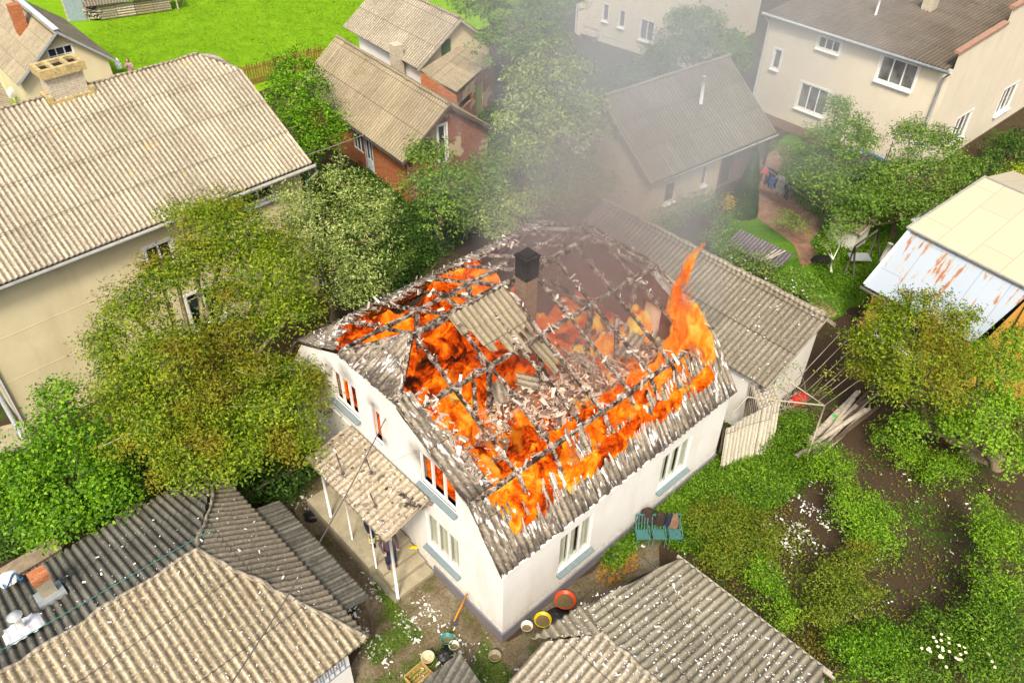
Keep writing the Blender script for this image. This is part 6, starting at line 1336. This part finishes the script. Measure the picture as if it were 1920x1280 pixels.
p3 = dict(stand); p3.update(el_l=(-.25, -.08, 1.18), wr_l=(-.08, -.16, 1.38), el_r=(.25, -.08, 1.18), wr_r=(.08, -.17, 1.36))
c = P(238, 114, 1.62); person('woman in a pink coat with long brown hair, hands at her chin, by the meadow', (c[0], c[1]+.1, 0), math.radians(-5), p3, M['pink_coat'], skin_m, M['brown_hair'], .97, M['pink_coat'], hairlen=.13)
p4 = dict(stand); c = P(1400, 392, 0)

# ================================================================== TREES AND SHRUBS
G1 = None
tree('walnut_tree', 'big olive-yellow walnut tree with bare forked limbs beside the long house', 'tree',
     [(400, 640, 5.2, 46), (455, 615, 5.4, 40), (480, 545, 5.8, 44), (415, 480, 6.6, 44), (300, 515, 6.6, 40), (365, 475, 6.8, 48), (420, 560, 6.0, 40), (350, 400, 7.0, 42), (430, 430, 7, 75), (510, 500, 6.2, 78), (545, 590, 5.4, 62), (250, 590, 6.0, 62), (320, 680, 5.6, 85), (200, 650, 5.6, 42), (240, 720, 5, 70), (290, 790, 4.6, 80), (390, 830, 4.2, 85), (340, 880, 3.6, 55), (500, 700, 5.0, 45), (520, 770, 4.5, 85), (570, 720, 4.6, 48), (465, 850, 3.9, 66), (330, 520, 6.6, 48), (560, 830, 3.8, 45), (450, 690, 4.6, 40), (380, 740, 4.8, 60)],
     L['walnut'], base=(372, 905), trunk=.2, leaf=.15, k=150, per=13, spread=.22, bark='bark_pale', aspect=.42, twigs=8)
tree('hazel_tree', 'bright green broadleaf tree below the walnut, left edge', 'tree', [(140, 750, 4.2, 42), (110, 810, 3.8, 60), (200, 830, 3.4, 60), (60, 900, 3.2, 75), (150, 900, 3.2, 85), (215, 930, 2.8, 50), (40, 980, 2.6, 60), (110, 970, 2.6, 60), (270, 800, 3, 50), (5, 930, 3, 60), (180, 960, 2.4, 40), (85, 740, 4.0, 22)], L['bright'], base=(130, 985), trunk=.13, leaf=.145, k=105, per=12, aspect=.65, spread=.18)
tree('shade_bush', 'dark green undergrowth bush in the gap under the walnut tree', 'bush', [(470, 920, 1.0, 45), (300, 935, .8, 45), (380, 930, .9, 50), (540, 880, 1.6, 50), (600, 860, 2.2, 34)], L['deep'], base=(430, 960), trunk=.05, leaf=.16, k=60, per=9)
tree('pear_tree', 'pale green flowering pear tree between the long house and the burning roof', 'tree', [(560, 370, 5.4, 48), (640, 350, 5.4, 50), (700, 385, 5.0, 48), (600, 430, 5.0, 70), (680, 455, 4.6, 66), (625, 500, 4.4, 66), (690, 520, 4, 50), (550, 440, 4.8, 45), (655, 550, 3.6, 50), (728, 400, 4.6, 24), (570, 510, 4.2, 45)], L['pale'], base=(625, 600), trunk=.15, leaf=.16, k=66, per=12, aspect=.42)
tree('pear_tree', 'small pale sapling crown at the left eave of the burning roof', 'tree', [(740, 505, 2.4, 26), (715, 540, 2.4, 30), (690, 570, 2.4, 26), (765, 480, 2.0, 22)], L['mid'], base=(730, 545), trunk=.06, leaf=.14, k=60, per=10)
tree('plum_tree', 'vivid green plum tree between the long house and the brick house', 'tree', [(555, 140, 4.6, 45), (545, 185, 4.4, 45), (600, 225, 4, 48), (590, 275, 3.4, 42), (560, 230, 4.2, 42), (625, 250, 3.4, 28), (530, 150, 4.6, 26), (590, 165, 4.4, 28)], L['bright'], base=(585, 330), trunk=.13, leaf=.2, k=60, per=12)
tree('cherry_tree', 'deep green cherry tree in front of the red brick gable', 'tree', [(800, 300, 4, 44), (845, 350, 3.6, 54), (790, 355, 3.4, 42), (830, 400, 3, 55), (880, 400, 2.6, 50)], L['mid'], base=(825, 450), trunk=.12, leaf=.19, k=60, per=12)
tree('poplar_tree', 'tall light green tree standing in the smoke right of the brick houses', 'tree', [(1035, 105, 6.6, 40), (1065, 150, 6.2, 48), (985, 160, 6.0, 42), (1010, 205, 5.6, 55), (1090, 200, 5.4, 46), (1050, 250, 5, 58), (958, 232, 5, 38), (1110, 250, 4.6, 34), (1000, 285, 4.4, 50), (975, 140, 6.2, 22), (1090, 130, 5.8, 26)], L['pale'], base=(1040, 350), trunk=.17, leaf=.22, k=50, per=12)
tree('ash_tree', 'dense green tree behind the cream gable, top middle', 'tree', [(950, 35, 5, 56), (1015, 30, 5, 50), (900, 15, 5, 42), (930, 85, 4.2, 44), (1030, 75, 4.2, 40), (975, 105, 3.8, 40), (870, -5, 5, 36), (1065, 10, 4.6, 32)], L['mid'], base=(965, 140), trunk=.16, leaf=.26, k=42, per=12)
tree('lilac_bush', 'grey-green bush in the smoke left of the cream house', 'bush', [(955, 290, 3, 48), (905, 335, 3, 48), (985, 335, 3, 55), (1065, 315, 3, 48), (1120, 350, 2.6, 40), (1070, 370, 2.6, 50), (930, 380, 2.2, 40), (1020, 380, 2.4, 45)], L['mid'], base=(1010, 410), trunk=.1, leaf=.2, k=52, per=12)
tree('apple_tree', 'pale apple crown rising just behind the ridge of the burning roof', 'tree', [(960, 385, 3.4, 38), (925, 412, 3, 34), (1005, 385, 3.2, 34), (975, 420, 2.8, 38), (940, 440, 2.6, 34)], L['pale'], base=(965, 460), trunk=.09, leaf=.17, k=60, per=12)
tree('maple_tree', 'smoke-veiled green tree before the beige block, top', 'tree', [(1300, 55, 4.6, 52), (1272, 100, 4, 48), (1340, 95, 4, 48), (1235, 115, 3.2, 36), (1372, 95, 3.8, 34), (1215, 135, 2.4, 30), (1180, 150, 2.0, 24), (1395, 110, 2.8, 30)], L['mid'], base=(1300, 160), trunk=.13, leaf=.24, k=75, per=11)
tree('apple_tree', 'leafy apple tree before the left part of the cream two-storey wall', 'tree', [(1568, 205, 4.4, 30), (1592, 250, 4, 44), (1545, 262, 3.8, 38), (1618, 270, 3.6, 28), (1565, 300, 3.4, 44), (1520, 300, 3, 36), (1540, 345, 2.8, 44), (1590, 345, 2.8, 40), (1500, 335, 2.4, 30), (1480, 290, 2.0, 28)], L['mid'], base=(1560, 380), trunk=.1, leaf=.17, k=80, per=12)
tree('apple_tree', 'leafy apple tree before the right corner of the cream two-storey wall', 'tree', [(1705, 262, 4, 42), (1765, 275, 3.8, 38), (1690, 325, 3.4, 52), (1755, 335, 3.4, 48), (1640, 335, 3, 40), (1620, 380, 2.6, 48), (1685, 385, 2.6, 52), (1745, 385, 2.6, 42), (1800, 325, 3, 36), (1580, 400, 2, 36)], L['mid'], base=(1672, 445), trunk=.11, leaf=.17, k=85, per=12)
tree('young_tree', 'young tree with a whitewashed stem on the lawn', 'tree', [(1565, 445, 2.2, 30), (1580, 425, 2.4, 24), (1548, 460, 1.9, 22)], L['mid'], base=(1560, 512), trunk=.045, leaf=.15, k=60, per=10, bark='whitewash')
c = P(1655, 490, 0); mb = MB(); mb.tube([(0, 0, 0), (.12, .1, .9)], [.16, .13], 10); o = mb.build('tree_stump', M['whitewash']); o.location = tuple(c); tag(o, 'whitewashed lower trunk of a leaning fruit tree beside the tin roof', 'trunk')
tree('olive_walnut', 'spreading yellow-olive walnut tree in front of the yellow house', 'tree', [(1700, 610, 4.2, 58), (1770, 615, 4.2, 56), (1640, 640, 4, 48), (1720, 690, 3.8, 78), (1800, 680, 3.8, 46), (1655, 585, 4.2, 28), (1735, 560, 4.4, 22), (1600, 640, 3.6, 30), (1660, 725, 3.2, 48), (1780, 735, 3.4, 50), (1815, 590, 4, 18), (1610, 690, 3, 26), (1700, 560, 4.4, 18)], L['walnut2'], base=(1740, 800), trunk=.15, leaf=.15, k=110, per=13, aspect=.42)
tree('elder_tree', 'rich green tree filling the right edge below the tin roof', 'tree', [(1870, 700, 3.6, 56), (1850, 780, 3, 66), (1905, 640, 3.8, 38), (1915, 790, 3, 60), (1895, 855, 2.4, 48), (1795, 800, 2.2, 42), (1840, 665, 3.6, 30), (1740, 790, 1.8, 42), (1700, 800, 1.5, 32)], L['fresh'], base=(1870, 880), trunk=.14, leaf=.15, k=95, per=12)
sh = [('gooseberry bush row behind the brown roof, first from the smoke', (1392, 485), [(1385, 490, 1.2, 30), (1365, 470, 1.2, 26), (1340, 450, 1.2, 26)]), ('shrub behind the brown roof under the violet planks', (1445, 520), [(1430, 505, 1.2, 32), (1460, 520, 1.2, 28)]), ('shrub behind the brown roof beside the lawn', (1495, 545), [(1490, 530, 1.2, 34), (1520, 550, 1, 30), (1550, 570, .8, 26)]),
      ('lush shrub growing on the left of the paved path', (1490, 400), [(1470, 415, .9, 24), (1500, 430, .9, 22)]), ('smoky shrub at the foot of the cream house', (1290, 400), [(1290, 395, 1.2, 36), (1330, 385, 1.1, 30), (1250, 420, 1.2, 32), (1360, 420, .9, 30)])]
for lb, b_, ls in sh: tree('shrub', lb, 'shrub', ls, L['mid'], base=b_, trunk=.04, leaf=.15, k=60, per=10)
tree('yellow_shrub', 'yellow flowering shrub beside the dark cypress', 'shrub', [(1370, 378, .9, 15), (1362, 388, .7, 11)], L['yellow'], base=(1368, 390), trunk=.03, leaf=.12, k=80, per=12)
# cypress
c = P(1392, 400, 0); cy = thing('cypress', 'slim dark green cypress at the corner of the cream house', 'tree', tuple(c)); n = 9000; h_ = rng.uniform(0, 1, n)**1.25; a_ = rng.uniform(0, 2*PI, n); rr = .68*(1-h_)**.75*rng.uniform(.7, 1.05, n)+.03
leaf_mesh('crown', np.stack([rr*np.cos(a_), rr*np.sin(a_), .1+3.3*h_], 1), np.stack([np.cos(a_), np.sin(a_), .5*np.ones(n)], 1), .13, L['cypress'], cy, (0, 0, 0)); mb = MB(); mb.tube([(0, 0, 0), (0, 0, 2.6)], [.09, .03], 6); mb.build('trunk', M['bark'], cy)
tree('hedge', 'dark green hedge above the cream tin roof, right edge', 'hedge', [(1885, 285, 1.0, 45), (1850, 315, 1, 40), (1915, 270, 1, 40), (1820, 350, .8, 30)], L['deep'], base=(1880, 330), trunk=.04, leaf=.22, k=50, per=10, sq=.5)
tree('lime_bush', 'yellow-green bush just above the cream tin roof', 'bush', [(1905, 325, .9, 30), (1880, 345, .8, 24), (1860, 355, .7, 18)], L['lime'], base=(1895, 350), trunk=.03, leaf=.2, k=55, per=9, sq=.6)
gs = [('fresh', 'round light green shrub in the middle of the right garden', (1620, 985), [(1610, 940, 1.1, 48), (1645, 975, 1, 48), (1585, 960, .9, 38), (1630, 1010, .7, 40)]),
      ('fresh', 'bushy green shrub below the timber pile', (1560, 885), [(1555, 865, .9, 38), (1575, 890, .7, 30), (1530, 880, .6, 26)]),
      ('fresh', 'tall spiky green shrub at the right edge of the garden', (1880, 1080), [(1860, 1010, 1.6, 46), (1890, 1060, 1.5, 62), (1845, 940, 1.7, 16), (1850, 970, 1.6, 24), (1915, 1010, 1.5, 44), (1860, 1110, 1.2, 50)]),
      ('weed_olive', 'olive shrub left of the bare garden bed', (1400, 1060), [(1370, 990, .8, 52), (1330, 980, .6, 44), (1400, 1040, .9, 50), (1430, 1000, .6, 36), (1350, 1050, .7, 44)]),
      ('weed_olive', 'reddish olive sapling clump in the lower garden', (1570, 1130), [(1555, 1090, 1.0, 44), (1590, 1060, 1, 36), (1600, 1120, .9, 46), (1545, 1150, .9, 44), (1620, 1040, .8, 30)]),
      ('fresh', 'bright sapling beside the eave of the ash-covered shed', (1440, 1110), [(1430, 1080, 1.0, 34), (1445, 1120, .9, 38), (1425, 1050, 1.1, 18), (1470, 1150, .7, 36)]),
      ('bright', 'green shrub at the lower right corner of the ash-covered shed', (1600, 1260), [(1580, 1215, .9, 46), (1625, 1235, .9, 52), (1560, 1260, .7, 40), (1660, 1200, .9, 44)]),
      ('weed', 'deep green shrub mass in the bottom right corner', (1850, 1220), [(1840, 1170, 1.1, 60), (1900, 1150, 1.1, 56), (1880, 1230, .9, 66), (1810, 1240, .8, 52), (1760, 1180, .8, 44)]),
      ('weed', 'leafy shrub between the bare bed and the bottom edge', (1720, 1230), [(1700, 1215, .8, 46), (1740, 1250, .7, 46), (1680, 1260, .7, 40)]),
      ('fresh', 'small green bush below the spreading walnut', (1690, 880), [(1690, 860, .6, 34), (1660, 830, .7, 34), (1720, 850, .5, 24)]),
      ('fresh', 'loose green bush near the wooden hatch', (1770, 895), [(1765, 880, .7, 34), (1800, 870, .6, 28), (1745, 900, .4, 22)]),
      ('weed', 'dense low greenery between the stacked sheets and the timber pile', (1480, 815), [(1465, 800, .6, 34), (1500, 790, .6, 32), (1450, 840, .4, 30), (1500, 830, .4, 26)])]
for m_, lb, b_, ls in gs: tree('garden_shrub', lb, 'shrub', ls, L[m_], base=b_, trunk=.035, leaf=.105, k=150, per=13, spread=.13, sq=.8)
pn_ = tree('peony_bush', 'low bush with creamy white blossoms near the bottom right', 'bush', [(1780, 1225, .8, 46), (1830, 1205, .8, 36)], L['weed'], base=(1790, 1240), trunk=.03, leaf=.12, k=90, per=11, sq=.7)
mb = MB(); o0 = Vector(pn_.location)
for i in range(34):
    c = Vz(P(random.choice((1745, 1785, 1800, 1850))+random.gauss(0, 13), 1215+random.gauss(0, 16), 1.25))-o0; [mb.lathe(c, [(0, 0), (.03, .012), (.045, .035), (.03, .04), (0, .03)], 8)]
mb.build('blossoms', simple('blossom', (.75, .72, .45), .1, 9, .8), pn_)
def gp(*a, **k): return ground_plants(*a, **k)
gp('undergrowth', 'dense green weeds between the right wall and the garden', 'weeds', [([(1190, 975), (1350, 860), (1440, 850), (1560, 870), (1440, 960), (1330, 1040), (1280, 1040)], .75), ([(1440, 840), (1480, 785), (1515, 800), (1470, 865)], .12)], L['weed'], 4200, .11, .3)
gp('undergrowth', 'olive weeds and seedlings spread over the garden soil', 'weeds', [([(1270, 1040), (1380, 900), (1500, 960), (1560, 1080), (1640, 1290), (1560, 1290)], .5), ([(1540, 830), (1900, 850), (1920, 1290), (1600, 1290)], .22)], L['weed_olive'], 1000, .10, .22, patch=.9)
gp('undergrowth', 'green seedlings dotting the bare garden bed', 'weeds', [([(1560, 860), (1900, 850), (1900, 1000), (1800, 1200), (1650, 1180)], 1)], L['weed'], 420, .10, .14, per=8, patch=1.5)
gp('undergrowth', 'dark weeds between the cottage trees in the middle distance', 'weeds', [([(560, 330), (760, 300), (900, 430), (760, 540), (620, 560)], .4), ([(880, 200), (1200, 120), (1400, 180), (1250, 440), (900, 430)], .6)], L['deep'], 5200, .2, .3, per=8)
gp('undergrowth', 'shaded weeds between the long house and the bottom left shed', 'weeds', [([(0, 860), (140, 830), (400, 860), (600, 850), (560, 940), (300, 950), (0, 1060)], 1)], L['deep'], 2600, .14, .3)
gp('grass_tufts', 'short grass growing on the lawn by the paved path', 'grass', [([(1470, 300), (1700, 390), (1600, 560), (1520, 540), (1540, 420), (1450, 340)], 1)], L['weed'], 3200, .11, .08, per=6)
gp('grass_tufts', 'grass in the joints of the yard slabs', 'grass', [([(690, 1075), (790, 1190), (700, 1250), (680, 1200), (740, 1180)], .5), ([(700, 1280), (850, 1200), (860, 1215), (760, 1290)], .2), ([(905, 1200), (980, 1290), (880, 1290), (890, 1240)], .3)], L['weed'], 1300, .045, .04, per=7, spread=.07)
gp('meadow_tufts', 'bright short grass blades over the meadow', 'grass', [([(0, 150), (180, 60), (200, 30), (340, 0), (690, 0), (660, 110), (600, 110), (450, 170), (330, 160), (200, 170)], 1)], leafmat('leaf_meadow', (.12, .25, .006), (.18, .33, .01), (.25, .40, .02)), 4000, .11, .05, per=5, spread=.2)
gp('path_weeds', 'weeds at the foot of the right wall under the windows', 'weeds', [([(1130, 1050), (1230, 960), (1320, 880), (1340, 890), (1200, 1010), (1150, 1070)], 1)], L['weed'], 700, .10, .25)

# ================================================================== SMOKE
def smoke(name, label, lo, hi, axis_o, axis_d, r0_, rg, dens, color, nscale=.22, fade=(0, 3, 30, 50)):
    mb = MB(); t = NT(name+'_volume'); dv = Vector(axis_d).normalized(); n = 18; L0, L1 = fade[0]-.5, fade[3]+1; pr_ = []
    for i in range(n+1):
        tt = L0+(L1-L0)*i/n; pr_.append((Vector(axis_o)+dv*tt, max(.6, (r0_+rg*tt)*1.6)*(1 if 0 < i < n else .5)))
    mb.tube([p for p, r in pr_], [r for p, r in pr_], 20)
    tc = t.n('ShaderNodeTexCoord'); v = tc.outputs['Object']; d = Vector(axis_d).normalized()
    sub = t.n('ShaderNodeVectorMath', operation='SUBTRACT'); t.l(v, sub.inputs[0]); sub.inputs[1].default_value = axis_o
    dt = t.n('ShaderNodeVectorMath', operation='DOT_PRODUCT'); t.l(sub.outputs[0], dt.inputs[0]); dt.inputs[1].default_value = d
    sc_ = t.n('ShaderNodeVectorMath', operation='SCALE'); sc_.inputs[0].default_value = d; t.l(dt.outputs['Value'], sc_.inputs['Scale'])
    s2 = t.n('ShaderNodeVectorMath', operation='SUBTRACT'); t.l(sub.outputs[0], s2.inputs[0]); t.l(sc_.outputs[0], s2.inputs[1])
    ln = t.n('ShaderNodeVectorMath', operation='LENGTH'); t.l(s2.outputs[0], ln.inputs[0])
    rad = t.math('ADD', t.math('MULTIPLY', dt.outputs['Value'], rg), r0_)
    n = t.noise(v, nscale, 6, .65, 1.0)
    q = t.math('DIVIDE', ln.outputs['Value'], t.math('MAXIMUM', rad, .5))
    q = t.math('ADD', q, t.math('MULTIPLY', t.math('SUBTRACT', n, .5), 2.2))
    f = t.n('ShaderNodeMapRange', interpolation_type='SMOOTHSTEP'); t.l(q, f.inputs[0]); f.inputs[1].default_value = .15; f.inputs[2].default_value = 1.0; f.inputs[3].default_value = 1; f.inputs[4].default_value = 0
    a = t.n('ShaderNodeMapRange', interpolation_type='SMOOTHSTEP'); t.l(dt.outputs['Value'], a.inputs[0]); a.inputs[1].default_value = fade[0]; a.inputs[2].default_value = fade[1]
    b = t.n('ShaderNodeMapRange', interpolation_type='SMOOTHSTEP'); t.l(dt.outputs['Value'], b.inputs[0]); b.inputs[1].default_value = fade[2]; b.inputs[2].default_value = fade[3]; b.inputs[3].default_value = 1; b.inputs[4].default_value = .0
    de = t.math('MULTIPLY', t.math('MULTIPLY', f.outputs[0], a.outputs[0]), t.math('MULTIPLY', b.outputs[0], dens))
    pv = t.n('ShaderNodeVolumePrincipled'); pv.inputs['Color'].default_value = (*color, 1); pv.inputs['Anisotropy'].default_value = .1; t.l(de, pv.inputs['Density']); t.l(pv.outputs[0], t.out.inputs['Volume']); t.m.cycles.volume_step_rate = .6 if dens < .2 else .8
    o = mb.build(name, t.m); tag(o, label, 'smoke', kind='stuff'); return o
SMK = smoke('smoke', 'thin blue-grey smoke drifting from the burning roof over the houses behind', None, None, (1.8, 18.0, 6.6), (.26, 1, .13), 4.0, .42, .062, (.76, .785, .82), .26, (-3, 2, 10, 38))
smoke('smoke', 'dark brown smoke rolling out of the far half of the burning attic', None, None, (2.0, 17.8, 5.6), (.12, 1, .42), 2.9, .14, .20, (.46, .37, .33), .7, (-2.2, .8, 3.5, 9))
